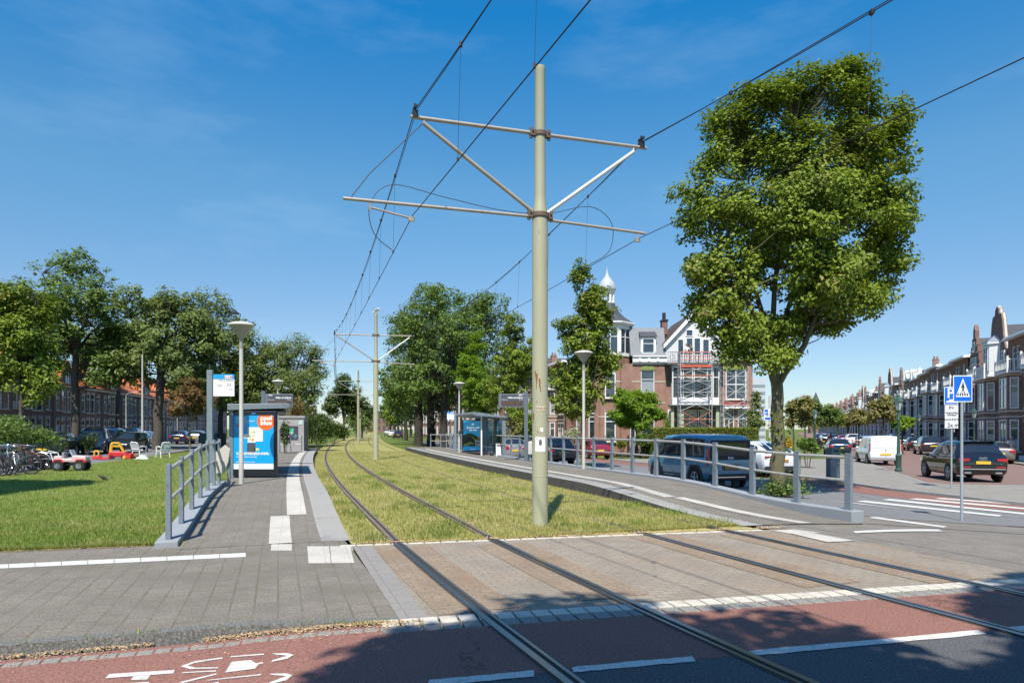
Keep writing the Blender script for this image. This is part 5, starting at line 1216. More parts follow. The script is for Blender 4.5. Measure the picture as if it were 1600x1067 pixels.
def chair(label,px,Y,rz):
    x=xx(px,Y); t=thing('garden_chair',label,'chair',(x,Y,g(x,Y)),rz,'white plastic garden chairs')
    for sx in (-.24,.24):
        for sy,dy in ((-.22,-.05),(.22,.05)):
            b=MB(); b.cyl((sx,sy,.42),(sx*1.1,sy+dy,0),.026,.02,n=7); b.build('leg',whitep,t)
        b=MB(); b.tube([(sx*1.05,.22,.42),(sx*1.12,.24,.64),(sx*1.12,-.1,.66),(sx*1.05,-.22,.62)],.026,6); b.build('armrest',whitep,t,smooth=60)
    b=MB(); b.grid(lambda u,v:((u-.5)*.5,(v-.5)*.48,.42-.02*math.sin(PI*u)*math.sin(PI*v)),6,6); b.bx(-.25,.25,-.24,.24,.385,.405); b.build('seat',whitep,t)
    b=MB()
    for k in range(7): xq=-.2+.4*k/6; b.cyl((xq,-.23,.42),(xq*1.12,-.40,.88),.022,n=5)
    b.tube([(-.25,-.39,.84),(-.15,-.41,.90),(.15,-.41,.90),(.25,-.39,.84)],.026,6); b.cyl((-.24,-.28,.5),(.24,-.28,.5),.02,n=6); b.cyl((-.26,-.23,.42),(-.25,-.39,.84),.026,n=6); b.cyl((.26,-.23,.42),(.25,-.39,.84),.026,n=6); b.build('backrest',whitep,t)
chair('white plastic garden chair with its back to the camera, beside the white cloth',217.5,39.5,R(-15)); chair('white plastic garden chair standing alone, seen from the side',254.5,39.5,R(55))
# ============================================================ BUILDINGS
bk_r=brickmat('red brown brick',(.21,.112,.084),(.265,.15,.11),(.27,.22,.18),5.2,1.0,.30,.028,horizontal=False,bmp=.2,grain=.3,stain=((.07,.05,.045),.45,.52,.45))
bk_d=brickmat('dark brick',(.20,.115,.098),(.25,.145,.12),(.24,.2,.17),5.2,1.0,.30,.028,horizontal=False,bmp=.2,grain=.3,stain=((.07,.05,.045),.45,.52,.45))
bk_l=brickmat('warm brick',(.285,.155,.115),(.35,.205,.155),(.34,.28,.23),5.2,1.0,.30,.028,horizontal=False,bmp=.2,grain=.3,stain=((.07,.05,.045),.45,.52,.45))
rooft=brickmat('orange roof tiles',(.42,.125,.05),(.50,.17,.07),(.20,.07,.035),3.6,1.0,1.0,.06,horizontal=False,bmp=.5)
slate=brickmat('grey slate',(.19,.20,.215),(.235,.245,.26),(.12,.125,.135),3.2,1.0,.6,.03,horizontal=False,bmp=.3,rough=.6)
slated=brickmat('dark slate',(.065,.068,.075),(.085,.09,.1),(.04,.042,.047),3.2,1.0,.6,.03,horizontal=False,bmp=.3,rough=.6)
stone=M('pale stone band',(.50,.45,.37),.8,0,.12,3,.1); wtrim=M('white trim',(.76,.76,.74),.5,0,.06,2); zinc=M('zinc roof',(.40,.42,.45),.6,.0,.15,1.5)
winglass=glassy('window glass',(.03,.042,.055),.03,.7); curtain2=M('dark red blind',(.16,.07,.06),.3,0,.2,2,coat=.5); curtain3=M('cream blind',(.42,.40,.34),.3,0,.2,2,coat=.5)
curtain=M('curtained glass',(.30,.32,.34),.12,0,.25,1.7,coat=.6); greenb=M('green painted arch',(.20,.26,.06),.7,0,.2,6)
doorm=[M('door green',(.03,.06,.045),.4),M('door white',(.6,.6,.58),.4),M('door blue',(.04,.07,.13),.4)]
def wall(b,x0,x1,z0,z1,y,holes,rev=.14,mi=0):
    xs_=sorted({x0,x1,*[h[0] for h in holes],*[h[1] for h in holes]}); zs_=sorted({z0,z1,*[h[2] for h in holes],*[h[3] for h in holes]})
    for i in range(len(xs_)-1):
        for j in range(len(zs_)-1):
            cx,cz=(xs_[i]+xs_[i+1])/2,(zs_[j]+zs_[j+1])/2
            if any(h[0]<cx<h[1] and h[2]<cz<h[3] for h in holes): continue
            b.cur=mi; b.poly([(xs_[i],y,zs_[j]),(xs_[i+1],y,zs_[j]),(xs_[i+1],y,zs_[j+1]),(xs_[i],y,zs_[j+1])])
    for (a,c,d,e) in holes:
        q=[(a,d),(c,d),(c,e),(a,e)]
        for k in range(4):
            p,r=q[k],q[(k+1)%4]; b.poly([(p[0],y,p[1]),(p[0],y+rev,p[1]),(r[0],y+rev,r[1]),(r[0],y,r[1])])
def window(t,x0,x1,z0,z1,y,nx=2,tr=.3,fw=.07,pane=None,sill=True,name='window',MT=None):
    """frame (ring, mullions, transom) with a pane and a sill as sub-parts; y = back plane of the frame's front"""
    b=MB(); b.M=MT
    b.bx(x0,x0+fw,y-.05,y+.04,z0,z1); b.bx(x1-fw,x1,y-.05,y+.04,z0,z1); b.bx(x0+fw,x1-fw,y-.05,y+.04,z0,z0+fw); b.bx(x0+fw,x1-fw,y-.05,y+.04,z1-fw,z1)
    for k in range(1,nx):
        xm=x0+(x1-x0)*k/nx; b.bx(xm-fw*.4,xm+fw*.4,y-.04,y+.03,z0+fw,z1-fw)
    if tr:
        zm=z1-(z1-z0)*tr
        for k in range(nx):
            a=x0+(x1-x0)*k/nx+(fw if k==0 else fw*.4); c=x0+(x1-x0)*(k+1)/nx-(fw if k==nx-1 else fw*.4); b.bx(a,c,y-.042,y+.028,zm-fw*.45,zm+fw*.45)
    f=b.build(name,wtrim,t)
    b=MB(); b.M=MT; b.poly([(x0+.02,y+.012,z0+.02),(x1-.02,y+.012,z0+.02),(x1-.02,y+.012,z1-.02),(x0+.02,y+.012,z1-.02)]); b.build('pane',pane or winglass,f)
    if pane is None and random.random()<.45:
        b=MB(); b.M=MT; zz=z0+(z1-z0)*random.choice((.35,.5,.62)); b.poly([(x0+fw,y+.006,z0+fw),(x1-fw,y+.006,z0+fw),(x1-fw,y+.006,zz),(x0+fw,y+.006,zz)]); b.build('curtain',random.choice((curtain,curtain,curtain3,curtain2)),f)
    if sill: b=MB(); b.M=MT; b.bx(x0-.06,x1+.06,y-.20,y-.03,z0-.08,z0); b.build('sill',stone,f)
    return f
def balcony(t,x0,x1,y0,y1,z,h=.95,n=9,style=0):
    b=MB(); b.bx(x0,x1,y0,y1,z-.16,z)
    for xq in (x0+.06,x1-.06): b.bx(xq-.06,xq+.06,y0+.0,y0+.12,z,z+h+.2)
    b.bx(x0+.12,x1-.12,y0+.02,y0+.09,z+h-.1,z+h); b.bx(x0+.12,x1-.12,y0+.02,y0+.09,z+.1,z+.18)
    for k in range(n):
        xq=x0+.2+(x1-x0-.4)*k/(n-1); b.bx(xq-.035,xq+.035,y0+.03,y0+.07,z+.18,z+h-.1)
    for xq in (x0+.03,x1-.03):
        b.bx(xq-.02,xq+.02,y0+.12,y1,z+h-.1,z+h); 
        for k in range(3): yq=y0+.2+(y1-y0-.2)*k/3; b.bx(xq-.02,xq+.02,yq,yq+.05,z,z+h-.1)
    if style: 
        for k in range(2): xq=x0+(x1-x0)*(.35+.3*k); b.bx(xq-.03,xq+.03,y0+.005,y0+.02,z+.1,z+h)
    return b.build('balcony',wtrim,t)
W=6.2
def terrace_house(v,detail=True):
    t=thing('terrace_house','','house')
    brick=(bk_d,bk_r,bk_d,bk_r)[v]
    bx0,bx1=(.35,3.35); cx=(bx0+bx1)/2
    top=(7.0,9.6,7.0,9.4)[v]
    holes=[(3.85,5.0,.35,2.95),(5.15,5.85,.9,2.95),(3.9,4.85,4.0,6.4),(5.05,5.85,4.0,6.4)]
    if v in (1,3): holes+=[(.9,1.75,7.2,9.0),(1.95,2.8,7.2,9.0),(4.0,4.9,7.4,9.0)]
    b=MB(); wall(b,0,W,-.4,top,0,holes)
    b.bx(0,W,.16,9.5,-.4,top-.02); b.cur=1
    for z in (.25,3.35,3.72,6.72): 
        b.bx(0,bx0-.02,-.025,-.001,z,z+.12); b.bx(bx1+.02,W,-.025,-.001,z+.001,z+.121)
    for (a,c,d,e) in holes[:4]: b.bx(a-.04,c+.04,-.035,-.002,e,e+.2)
    b.build('wall',[brick,stone],t)
    # canted bay, two storeys
    b=MB(); pts=[(bx0,0),(bx0+.5,-.75),(bx1-.5,-.75),(bx1,0)]; b.prism(pts,-.4,6.85,'z'); b.cur=1
    for z in (.55,3.3,3.75,6.6): b.prism([(bx0-.03,0),(bx0+.48,-.78),(bx1-.48,-.78),(bx1+.03,0)],z,z+.14,'z')
    b.build('bay',[brick,stone],t)
    for z0,z1 in ((.75,3.15),(4.0,6.45)):
        window(t,bx0+.62,bx1-.62,z0,z1,-.765,2,.28,.09,sill=False)
        for s,(p,q) in ((1,((bx0,0),(bx0+.5,-.75))),(-1,((bx1-.5,-.75),(bx1,0)))):
            ang=math.atan2(q[1]-p[1],q[0]-p[0]); MT=Matrix.Translation((p[0],p[1],0))@Matrix.Rotation(ang,4,'Z')
            window(t,.16,.74,z0,z1,-.015,1,.28,.08,sill=False,MT=MT)
    window(t,5.15,5.85,.9,2.95,.10,1,.25); window(t,3.9,4.85,4.0,6.4,.10,2,.3); window(t,5.05,5.85,4.0,6.4,.10,1,.3)
    b=MB(); b.bx(3.93,4.92,.10,.15,.35,2.3); b.bx(4.35,4.5,.08,.1,.6,2.1); d=b.build('door',doorm[v%3],t)
    b=MB(); b.bx(3.93,4.92,.11,.14,2.38,2.9); b.build('fanlight',winglass,d); b=MB(); b.bx(3.86,3.93,.04,.16,.35,2.94); b.bx(4.92,4.99,.04,.16,.35,2.94); b.bx(3.93,4.92,.04,.16,2.3,2.38); b.bx(3.8,5.05,-.3,-.02,.0,.35); b.build('door_frame',wtrim,d)
    if v==0:   # bell gable with a white oriel
        balcony(t,bx0-.1,bx1+.1,-.95,-.02,6.95,style=1)
        b=MB(); G=[(.25,7.0),(W-.25,7.0),(W-.25,8.9),(W-.7,9.2),(W-1.0,9.6),(W-1.35,10.5),(W-1.6,11.6),(W-1.9,12.2),(3.1+.55,12.3),(3.1+.45,12.75),(3.1,13.0),(3.1-.45,12.75),(3.1-.55,12.3),(1.9,12.2),(1.6,11.6),(1.35,10.5),(1.0,9.6),(.7,9.2),(.25,8.9)]
        b.prism(G,.02,.34,'y'); b.cur=1
        for k in range(2,18): 
            p,q=G[k],G[(k+1)%19]; b.tube([(p[0],.18,p[1]),(q[0],.18,q[1])],.13,5)
        b.build('gable',[brick,stone],t)
        b=MB(); b.prism([(2.0,0),(2.3,-.7),(3.9,-.7),(4.2,0)],7.1,9.7,'z'); b.prism([(1.9,0),(2.25,-.8),(3.95,-.8),(4.3,0)],6.9,7.1,'z'); b.prism([(1.9,.0),(2.2,-.82),(4.0,-.82),(4.3,.0)],9.7,9.85,'z'); o=b.build('oriel',wtrim,t)
        b=MB(); 
        for k in range(5): s=1-k*.2; b.prism([(3.1-1.2*s,0),(3.1-.85*s,-.8*s),(3.1+.85*s,-.8*s),(3.1+1.2*s,0)],9.85+k*.14,9.99+k*.14,'z')
        b.build('oriel_roof',zinc,t)
        window(t,2.42,3.78,7.45,9.5,-.715,2,.3,.09,sill=False); window(t,4.7,5.5,7.4,9.0,-.02,1,.3); 
        b=MB(); b.prism([(.35,7.0),(5.85,7.0),(5.85,9.2),(3.1,11.4),(.35,9.2)],.36,9.4,'y'); b.build('roof',slated,t)
    if v==1:   # flat cornice with chimney stacks and a balcony
        balcony(t,bx0-.1,bx1+.1,-.95,-.02,6.95)
        for h in holes[4:]: window(t,h[0],h[1],h[2],h[3],.10,1 if h[1]-h[0]<.9 else 2,.3)
        b=MB(); b.bx(-.02,W+.02,-.45,.3,9.6,9.72); b.bx(.0,W,-.35,.25,9.72,9.86); b.bx(0,W,.3,9.4,9.58,9.7); b.build('cornice',wtrim,t)
        b=MB(); b.bx(.1,.55,.3,.9,9.7,10.9); b.bx(.06,.59,.26,.94,10.9,11.0); b.cyl((.32,.45,11.0),(.32,.45,11.35),.09,n=8); b.cyl((.32,.75,11.0),(.32,.75,11.3),.09,n=8); b.build('chimney',bk_r,t)
    if v==2:   # stepped pointed gable, white stone bands
        balcony(t,3.6,W-.1,-.9,-.02,6.95,style=1)
        b=MB(); G=[(.3,7.0),(4.0,7.0),(4.0,9.0),(3.7,9.0),(3.7,9.7),(3.3,9.7),(3.3,10.4),(2.9,10.4),(2.9,11.1),(2.5,11.2),(2.5,11.9),(2.15,12.5),(1.8,11.9),(1.8,11.2),(1.4,11.1),(1.4,10.4),(1.0,10.4),(1.0,9.7),(.6,9.7),(.6,9.0),(.3,9.0)]
        b.prism(G,.02,.34,'y'); b.cur=1
        for z,a,c in ((7.6,.3,4.0),(8.5,.3,4.0),(9.7,1.0,3.3),(10.4,1.4,2.9)): b.bx(a,c,-.01,.36,z,z+.1)
        b.build('gable',[brick,stone],t); window(t,1.3,3.0,7.2,9.3,-.02,3,.3,.08); window(t,1.8,2.5,9.9,10.8,-.02,1,0,.06)
        b=MB(); wall(b,4.0,W,7.0,9.2,.9,[]); b.bx(4.0,W,.9,9.3,7.0,9.2); b.build('upper_wall',brick,t); window(t,4.5,5.7,7.05,8.9,.86,2,.3,.08,sill=False)
        b=MB(); b.prism([(.35,7.0),(3.95,7.0),(3.95,9.0),(2.15,11.2),(.35,9.0)],.36,9.4,'y'); b.bx(3.98,W,.7,9.4,9.2,9.36); b.build('roof',slated,t)
    if v==3:   # parapet with white turrets
        balcony(t,bx0-.1,bx1+.1,-.95,-.02,6.95)
        for h in holes[4:]: window(t,h[0],h[1],h[2],h[3],.10,1,.3)
        b=MB(); b.bx(-.02,W+.02,-.3,.3,9.4,9.6); 
        for xq in (.3,1.9,3.3,5.9): b.bx(xq-.2,xq+.2,-.15,.25,9.6,10.5); b.box((xq,.05,10.6),(.5,.5,.14)); b.cyl((xq,.05,10.67),(xq,.05,11.0),.12,.02,n=8)
        b.prism([(1.0,9.6),(2.7,9.6),(1.85,11.0)],-.1,.2,'y'); b.build('parapet',wtrim,t)
        b=MB(); b.prism([(0,9.4),(W,9.4),(W-.5,10.6),(.5,10.6)],.5,9.4,'y'); b.build('roof',slated,t)
    b=MB(); b.tube([(W-.08,-.06,0),(W-.08,-.06,6.8)],.045,6); b.build('drainpipe',M('grey pipe',(.2,.2,.2),.5),t)
    return t
def far_house(v):
    b=MB(); b.bx(0,W,0,9.5,-.4,7.0); b.cur=1
    for xq in (.5,1.7,2.7,4.0,5.1):
        for z0,z1 in ((.8,3.1),(4.0,6.4)): b.bx(xq,xq+.75,-.06 if xq>3.4 else -.82,.0 if xq>3.4 else -.76,z0,z1)
    b.cur=0; b.prism([(.35,0),(.8,-.75),(2.9,-.75),(3.35,0)],-.4,6.85,'z')
    b.cur=2
    for xq in (.5,1.7,2.7,4.0,5.1):
        for z0,z1 in ((.8,3.1),(4.0,6.4)): 
            y=-.09 if xq>3.4 else -.85
            b.bx(xq,xq+.1,y,y+.03,z0,z1); b.bx(xq+.65,xq+.75,y,y+.03,z0,z1); b.bx(xq+.1,xq+.65,y,y+.03,z1-.1,z1)
    b.bx(.2,3.5,-1.0,-.0,6.95,7.1); b.bx(.2,3.5,-1.0,-.92,7.5,7.95)
    if v==0: b.cur=0; b.prism([(.3,7),(5.9,7),(5.9,9),(4.2,10),(3.6,12),(2.6,12),(2,10),(.3,9)],.02,.4,'y'); b.cur=3; b.prism([(.3,7),(5.9,7),(5.9,9),(3.1,11),(.3,9)],.42,9.4,'y')
    elif v==1: b.cur=0; b.bx(0,W,.3,9.4,7.0,9.6); b.bx(.2,.9,.5,1.1,9.72,11); b.cur=2; b.bx(0,W,-.1,.3,9.55,9.75); b.bx(1,3,.2,.28,7.3,9)
    else: b.cur=0; b.prism([(.3,7),(4,7),(4,9),(2.15,12),(.3,9)],.02,.4,'y'); b.bx(4.02,W,.9,9.3,7,9.2); b.cur=3; b.prism([(.3,7),(4,7),(4,9),(2.15,11.3),(.3,9)],.42,9.4,'y')
    o=b.build('terrace_house',[bk_r if v else bk_d,winglass,wtrim,slated]); tag(o,'narrow brick terrace house far down the right hand side street','house'); return o
G='brick houses of the right hand terrace'
protos=[terrace_house(v) for v in range(4)]; fars=[far_house(v) for v in range(3)]
used=set()
def terr(k,v,x,y,rz,label,group,far=False):
    p=(fars if far else protos)[v]
    if p.name in used: o=copytree(p)
    else: o=p; used.add(p.name)
    o.location=(x,y,g(x,y)+.06); o.rotation_euler=(0,0,rz); o.scale=(1,1,.935+(.022*math.sin(k*2.3) if k>4 else 0))
    if v==1 and not far and k%3!=0 and o is not p:
        for c_ in [q_ for q_ in _KIDS.get(o.name,[]) if q_.name.startswith('chimney')]: _KIDS[o.name].remove(c_); bpy.data.objects.remove(c_)
    tag(o,label,'house',group); return o
seq=[1,1,0,2,1,1,1,1,3,3,2,1,0,1,2,1,3,1,2,0]
labs=['brick terrace house with a white balcony cut off by the right edge','brick terrace house second from the right edge, white balcony and flat cornice','terrace house with a tall pale bell gable and white oriel above the crossing sign','terrace house with a stepped brick gable left of the bell gable','terrace house with a flat cornice just left of the stepped gable','flat topped terrace house behind the parking sign','flat topped terrace house with white balcony, next one left of the parking sign','flat topped terrace house directly above the two dark hatchbacks','terrace house with a parapet of white turrets, the nearer one','terrace house with a parapet of white turrets, the farther one','terrace house with a stepped gable beyond the white turrets','flat topped terrace house beyond the second stepped gable','bell gabled terrace house in the middle of the street row','flat topped terrace house after the second bell gable','stepped gable terrace house above the white van','flat topped terrace house beyond the white van','turreted terrace house farther along the row','flat topped terrace house after the farther turrets','stepped gable terrace house where the row starts to blur','last clearly readable bell gable of the terrace']
rz_r=math.atan2(-.928,-.372)
for k in range(52):
    far=k>=20; s=(k+1)*W-3.2; y=44+.928*s; x=17.1+.401*y
    terr(k,seq[k] if not far else (k*7)%3,x,y,rz_r,labs[k] if not far else 'narrow brick terrace house far down the right hand side street',G,far)
# avenue houses beyond the tower, behind the street trees
rz_a=math.atan2(-.97,.23)
for k in range(26):
    y=69+W*.97*(k+1); x=6.6-.237*(y-62)+.4
    ls=['brick house next to the tower corner house, behind the slim hornbeam','brick avenue house second beyond the tower house','brick avenue house behind the young hornbeams','brick avenue house beyond the young hornbeams']
    terr(k,(1,2,1,0)[k] if k<4 else (k*5)%3,x,y,rz_a,ls[k] if k<4 else 'brick avenue house hidden behind the big elms',"brick houses along the avenue" ,k>=4)
# ---- left hand row
def left_house(v):
    t=thing('row_house','','house'); w=5.6
    holes=[(.45,1.25,.15,2.7),(1.6,2.5,.6,2.8),(2.75,3.65,.6,2.8),(4.1,5.0,.15,2.8),(.5,1.3,3.5,5.2),(1.7,2.6,3.4,5.4),(2.8,3.7,3.4,5.4),(4.2,5.0,3.5,5.2)]
    b=MB(); wall(b,0,w,-.4,5.9,0,holes); b.bx(0,w,.16,8.5,-.4,5.88); b.cur=1
    for (a,c,d,e) in holes: b.bx(a-.05,c+.05,-.03,-.002,e,e+.22)
    b.bx(0,w,-.03,-.003,.0,.12); b.build('wall',[bk_d,M('grey lintel',(.33,.29,.26),.8)],t)
    for i,h in enumerate(holes):
        if i in (0,3): 
            b=MB(); b.bx(h[0],h[1],.08,.14,h[2],h[3]-.55); d=b.build('door',doorm[(v+i)%3],t); b=MB(); b.bx(h[0],h[0]+.07,.02,.07,h[2],h[3]); b.bx(h[1]-.07,h[1],.02,.07,h[2],h[3]); b.bx(h[0]+.07,h[1]-.07,.02,.07,h[3]-.6,h[3]-.53); b.bx(h[0]+.07,h[1]-.07,.02,.07,h[3]-.07,h[3]); b.build('door_frame',wtrim,d); b=MB(); b.bx(h[0]+.07,h[1]-.07,.10,.13,h[3]-.53,h[3]-.07); b.build('fanlight',winglass,d)
        else: window(t,*h,.09,1,.3,.085)
    b=MB()
    b.prism([(-.35,5.82),(4.2,8.4),(8.85,5.82),(8.85,5.98),(4.2,8.62),(-.35,5.98)],0,w,'x'); b.build('roof',rooft,t)
    b=MB(); b.bx(0,w,-.30,-.02,5.72,5.86); b.build('gutter',wtrim,t)
    if v==1:
        b=MB(); b.prism([(1.3,5.9),(4.1,5.9),(4.1,6.6),(2.7,8.0),(1.3,6.6)],-.04,.2,'y'); b.build('gable',bk_d,t); window(t,2.2,3.2,6.1,7.1,-.07,2,0,.07)
        b=MB(); b.prism([(1.1,6.45),(2.7,8.05),(4.3,6.45),(4.3,6.65),(2.7,8.28),(1.1,6.65)],-.15,4.0,'y'); b.build('gable_roof',rooft,t)
    else:
        b=MB(); b.bx(.2,.8,3.8,4.6,8.2,9.4); b.cyl((.5,4.2,9.4),(.5,4.2,9.8),.13,n=8); b.build('chimney',bk_r,t)
    b=MB(); b.tube([(w-.06,-.07,0),(w-.06,-.07,5.7)],.05,6); b.build('drainpipe',M('grey pipe',(.2,.2,.2),.5),t)
    return t
lp_=[left_house(0),left_house(1)]; ul=set(); rz_l=math.atan2(.98,-.196); G='dark brick row houses on the left street'
ll=['row house at the left edge of the picture behind the shrub','row house behind the near hornbeam trunk','gabled row house left of the thick elm trunk','row house directly behind the thick elm trunk','gabled row house behind the navy people carrier','row house behind the dark facing hatchback','gabled row house between the two slim white lamps','row house left of the leaning elm trunk','gabled row house behind the leaning elm trunk','row house right of the leaning elm trunk','gabled row house behind the small brown leaved tree','row house behind the bicycle drum','gabled row house left of the stop sign mast','row house hidden behind the stop sign mast','gabled row house farthest along the left street','row house just before the left row vanishes behind shrubs']
for k in range(16):
    y=45+5.49*k; x=-29-.2*y; p=lp_[k%2]
    if k<2: o=p
    else: o=copytree(p)
    o.location=(x,y,g(x,y)+.04); o.rotation_euler=(0,0,rz_l); tag(o,ll[k],'house',G)
# ---- corner house with tower
ZB=-.62; YB=62.0; s6=YB/F
fx=lambda px:(px-800)*s6
fz=lambda py:EYE-(py-HZ)*s6-ZB
t=thing('tower_house','brick corner house with an onion domed tower and grey mansard roof','house',(0,YB,ZB))
X0,X1=fx(929),fx(1040); hb=[(fx(1001.5),fx(1022.5),fz(613),fz(578)),(fx(1001.5),fx(1022.5),fz(700),fz(641)),(fx(985),fx(993),fz(700),fz(641))]
b=MB(); wall(b,X0,X1,-.2,fz(568),0,hb); b.bx(X0,X1,.16,11,-.2,fz(569)); b.cur=1
for z in (fz(597),fz(652),fz(630)): b.bx(fx(988),fx(1001),-.03,-.002,z,z+.1); b.bx(fx(1023),X1,-.03,-.002,z,z+.1)
b.cur=2
for h in hb[:2]: b.prism([(h[0]-.1,h[3]),(h[1]+.1,h[3]),(h[1]-.05,h[3]+.3),((h[0]+h[1])/2,h[3]+.4),(h[0]+.05,h[3]+.3)],-.04,-.003,'y')
b.build('wall',[bk_l,stone,greenb],t)
for h in hb:
    f=window(t,*h,.1,1,.42 if h is hb[0] else .3,.06,pane=winglass)
    if h is hb[0]: b=MB(); b.poly([(h[0]+.07,.105,h[2]+.07),(h[1]-.07,.105,h[2]+.07),(h[1]-.07,.105,h[2]+1.0),(h[0]+.07,.105,h[2]+1.0)]); b.build('curtain',curtain,f)
b=MB(); b.bx(fx(988),X1+.05,-.28,-.002,fz(566),fz(558)); b.bx(fx(988),X1+.05,-.4,.2,fz(558),fz(556)); b.bx(fx(988),X1,-.06,-.003,fz(569),fz(566))
for k in range(3): xq=fx(999+14*k); b.bx(xq-.1,xq+.1,-.34,-.285,fz(565),fz(559))
b.build('cornice',wtrim,t)
b=MB(); zr0,zr1=fz(556),fz(510); pts=[(-.2,zr0),(.9,zr1),(2.5,zr1+.25),(10,zr1+.2),(11,zr0)]
b.prism(pts,fx(985),X1+.03,'x'); b.build('mansard_roof',slate,t)
b=MB(); b.bx(fx(1001),fx(1025),-.05,1.2,fz(556),fz(527)); d=b.build('dormer',wtrim,t); b=MB(); b.prism([(-.2,fz(527)),(-.2,fz(525.5)),(1.3,fz(511)),(1.3,fz(513))],fx(1000),fx(1026.5),'x'); b.build('dormer_roof',slated,d)
window(t,fx(1003.5),fx(1022),fz(553),fz(528.5),-.07,1,.35,.06,sill=False,pane=winglass)
# tower: octagon
TC=(fx(953),1.9); r8=lambda r,o=PI/8:[(TC[0]+r*math.cos(2*PI*k/8+o),TC[1]+r*math.sin(2*PI*k/8+o)) for k in range(8)]
b=MB(); b.prism(r8(2.25),-.2,fz(556),'z'); b.cur=1
for z in (fz(597),fz(652),fz(571)): b.prism(r8(2.28),z,z+.12,'z')
b.build('tower_wall',[bk_l,stone],t)
b=MB(); b.prism(r8(2.32),fz(556),fz(552),'z'); b.prism(r8(2.2),fz(552),fz(507),'z'); b.prism(r8(2.5),fz(507),fz(504.5),'z'); b.prism(r8(2.65),fz(504.5),fz(502.5),'z'); b.build('lantern_room',wtrim,t)
def facet(k,r): a=PI/8+2*PI*k/8; p=r8(r)[k]; q=r8(r)[(k+1)%8]; ang=math.atan2(q[1]-p[1],q[0]-p[0]); return Matrix.Translation((p[0],p[1],0))@Matrix.Rotation(ang,4,'Z'),math.hypot(q[0]-p[0],q[1]-p[1])
for k in (4,5,6,7):
    MT,L=facet(k,2.2); window(t,.12,L-.12,fz(552),fz(512),-.02,2,.35,.075,pane=winglass,sill=False,MT=MT)
    MT,L=facet(k,2.25); window(t,L*.22,L*.78,fz(622),fz(583),-.02,1,.35,.09,MT=MT); window(t,L*.22,L*.78,fz(690),fz(645),-.02,1,.3,.09,MT=MT)
    b=MB(); b.M=MT; b.prism([(L*.18,fz(583)),(L*.82,fz(583)),(L*.75,fz(583)+.28),(L*.5,fz(583)+.38),(L*.25,fz(583)+.28)],-.05,-.005,'y'); b.build('painted_arch',greenb,t)
b=MB(); prof=[(2.6,fz(502.5)),(2.3,fz(500)),(1.65,fz(492)),(1.15,fz(483)),(.85,fz(474)),(.72,fz(469))]
for i in range(len(prof)-1):
    A=[b.pt((p[0],p[1],prof[i][1])) for p in r8(prof[i][0])]; Bq=[b.pt((p[0],p[1],prof[i+1][1])) for p in r8(prof[i+1][0])]
    for k in range(8): b.face([A[k],A[(k+1)%8],Bq[(k+1)%8],Bq[k]])
b.build('tower_roof',slated,t)
b=MB(); b.lathe([(.74,fz(470)),(.78,fz(468)),(.70,fz(467))],(TC[0],TC[1],0),16); 
for k in range(8): q=r8(.6)[k]; b.cyl((q[0],q[1],fz(468)),(q[0],q[1],fz(449)),.10,n=8)
b.lathe([(.74,fz(450)),(.78,fz(447)),(.70,fz(446.5))],(TC[0],TC[1],0),16); b.build('cupola',wtrim,t)
b=MB(); b.lathe([(.84,fz(447)),(.86,fz(445)),(.80,fz(440)),(.64,fz(434)),(.40,fz(429)),(.22,fz(425)),(.12,fz(420)),(.05,fz(414)),(.02,fz(409))],(TC[0],TC[1],0),18); b.build('onion_dome',zinc,t,smooth=50)
# side wing running back along the avenue
b=MB(); ang=rz_a; b.M=Matrix.Translation((fx(929)-.2,1.2,0))@Matrix.Rotation(rz_a,4,'Z'); 
hs=[(-6.2+1.9*k,-5.1+1.9*k,z0,z1) for k in range(3) for z0,z1 in ((.8,3.4),(4.8,7.0))]
wall(b,-6.9,0,-.2,fz(560),0,hs); b.bx(-6.9,0,.16,4,-.2,fz(560)-.01); b.cur=1; b.bx(-6.9,0,-.3,.1,fz(560)+.001,fz(556)); b.build('side_wall',[bk_l,wtrim],t)
for h in hs: window(t,*h,.1,1,.3,.08,MT=Matrix.Translation((fx(929)-.2,1.2,0))@Matrix.Rotation(rz_a,4,'Z'))
b=MB(); b.bx(fx(1046),fx(1055),3.0,3.8,fz(515),fz(493)); b.cur=1; b.bx(fx(1045),fx(1056),2.9,3.9,fz(493),fz(491)); b.cyl((fx(1050.5),3.4,fz(492)),(fx(1050.5),3.4,fz(479)),.17,n=10); b.build('chimney',[bk_d,blackm],t)
# ---- gable house under repair
t=thing('gable_house','white gabled brick house with a balcony, behind scaffolding','house',(0,YB,ZB))
X0,X1=fx(1040.3),fx(1127); zE=fz(539); zA=fz(492.5); xm=fx(1085)
b=MB(); wall(b,X0,X1,-.2,fz(571),0,[]); b.bx(X0,X1,.05,11,-.2,fz(571)-.01); b.build('wall',bk_l,t)
b=MB(); b.prism([(X0,fz(571)),(X1,fz(571)),(X1,zE),(xm,zA-.25),(X0,zE)],.0,.3,'y'); b.build('gable',brickmat('white boards',(.60,.60,.60),(.64,.64,.635),(.46,.46,.47),2.6,6,.4,.02,horizontal=False),t)
b=MB()
for s in (-1,1):
    xe=xm+s*(fx(1134)-xm); b.prism([(xm,zA),(xe,zE-.35),(xe,zE-.02),(xm,zA+.42)],-.35,.12,'y')
b.build('gable_trim',wtrim,t)
b=MB(); b.prism([(X0-.3,zE-.1),(xm,zA+.0),(X1+.3,zE-.1),(X1+.3,zE+.1),(xm,zA+.38),(X0-.3,zE+.1)],.13,9,'y'); b.build('roof',M('brown tiles',(.085,.06,.05),.8,0,.2,3),t)
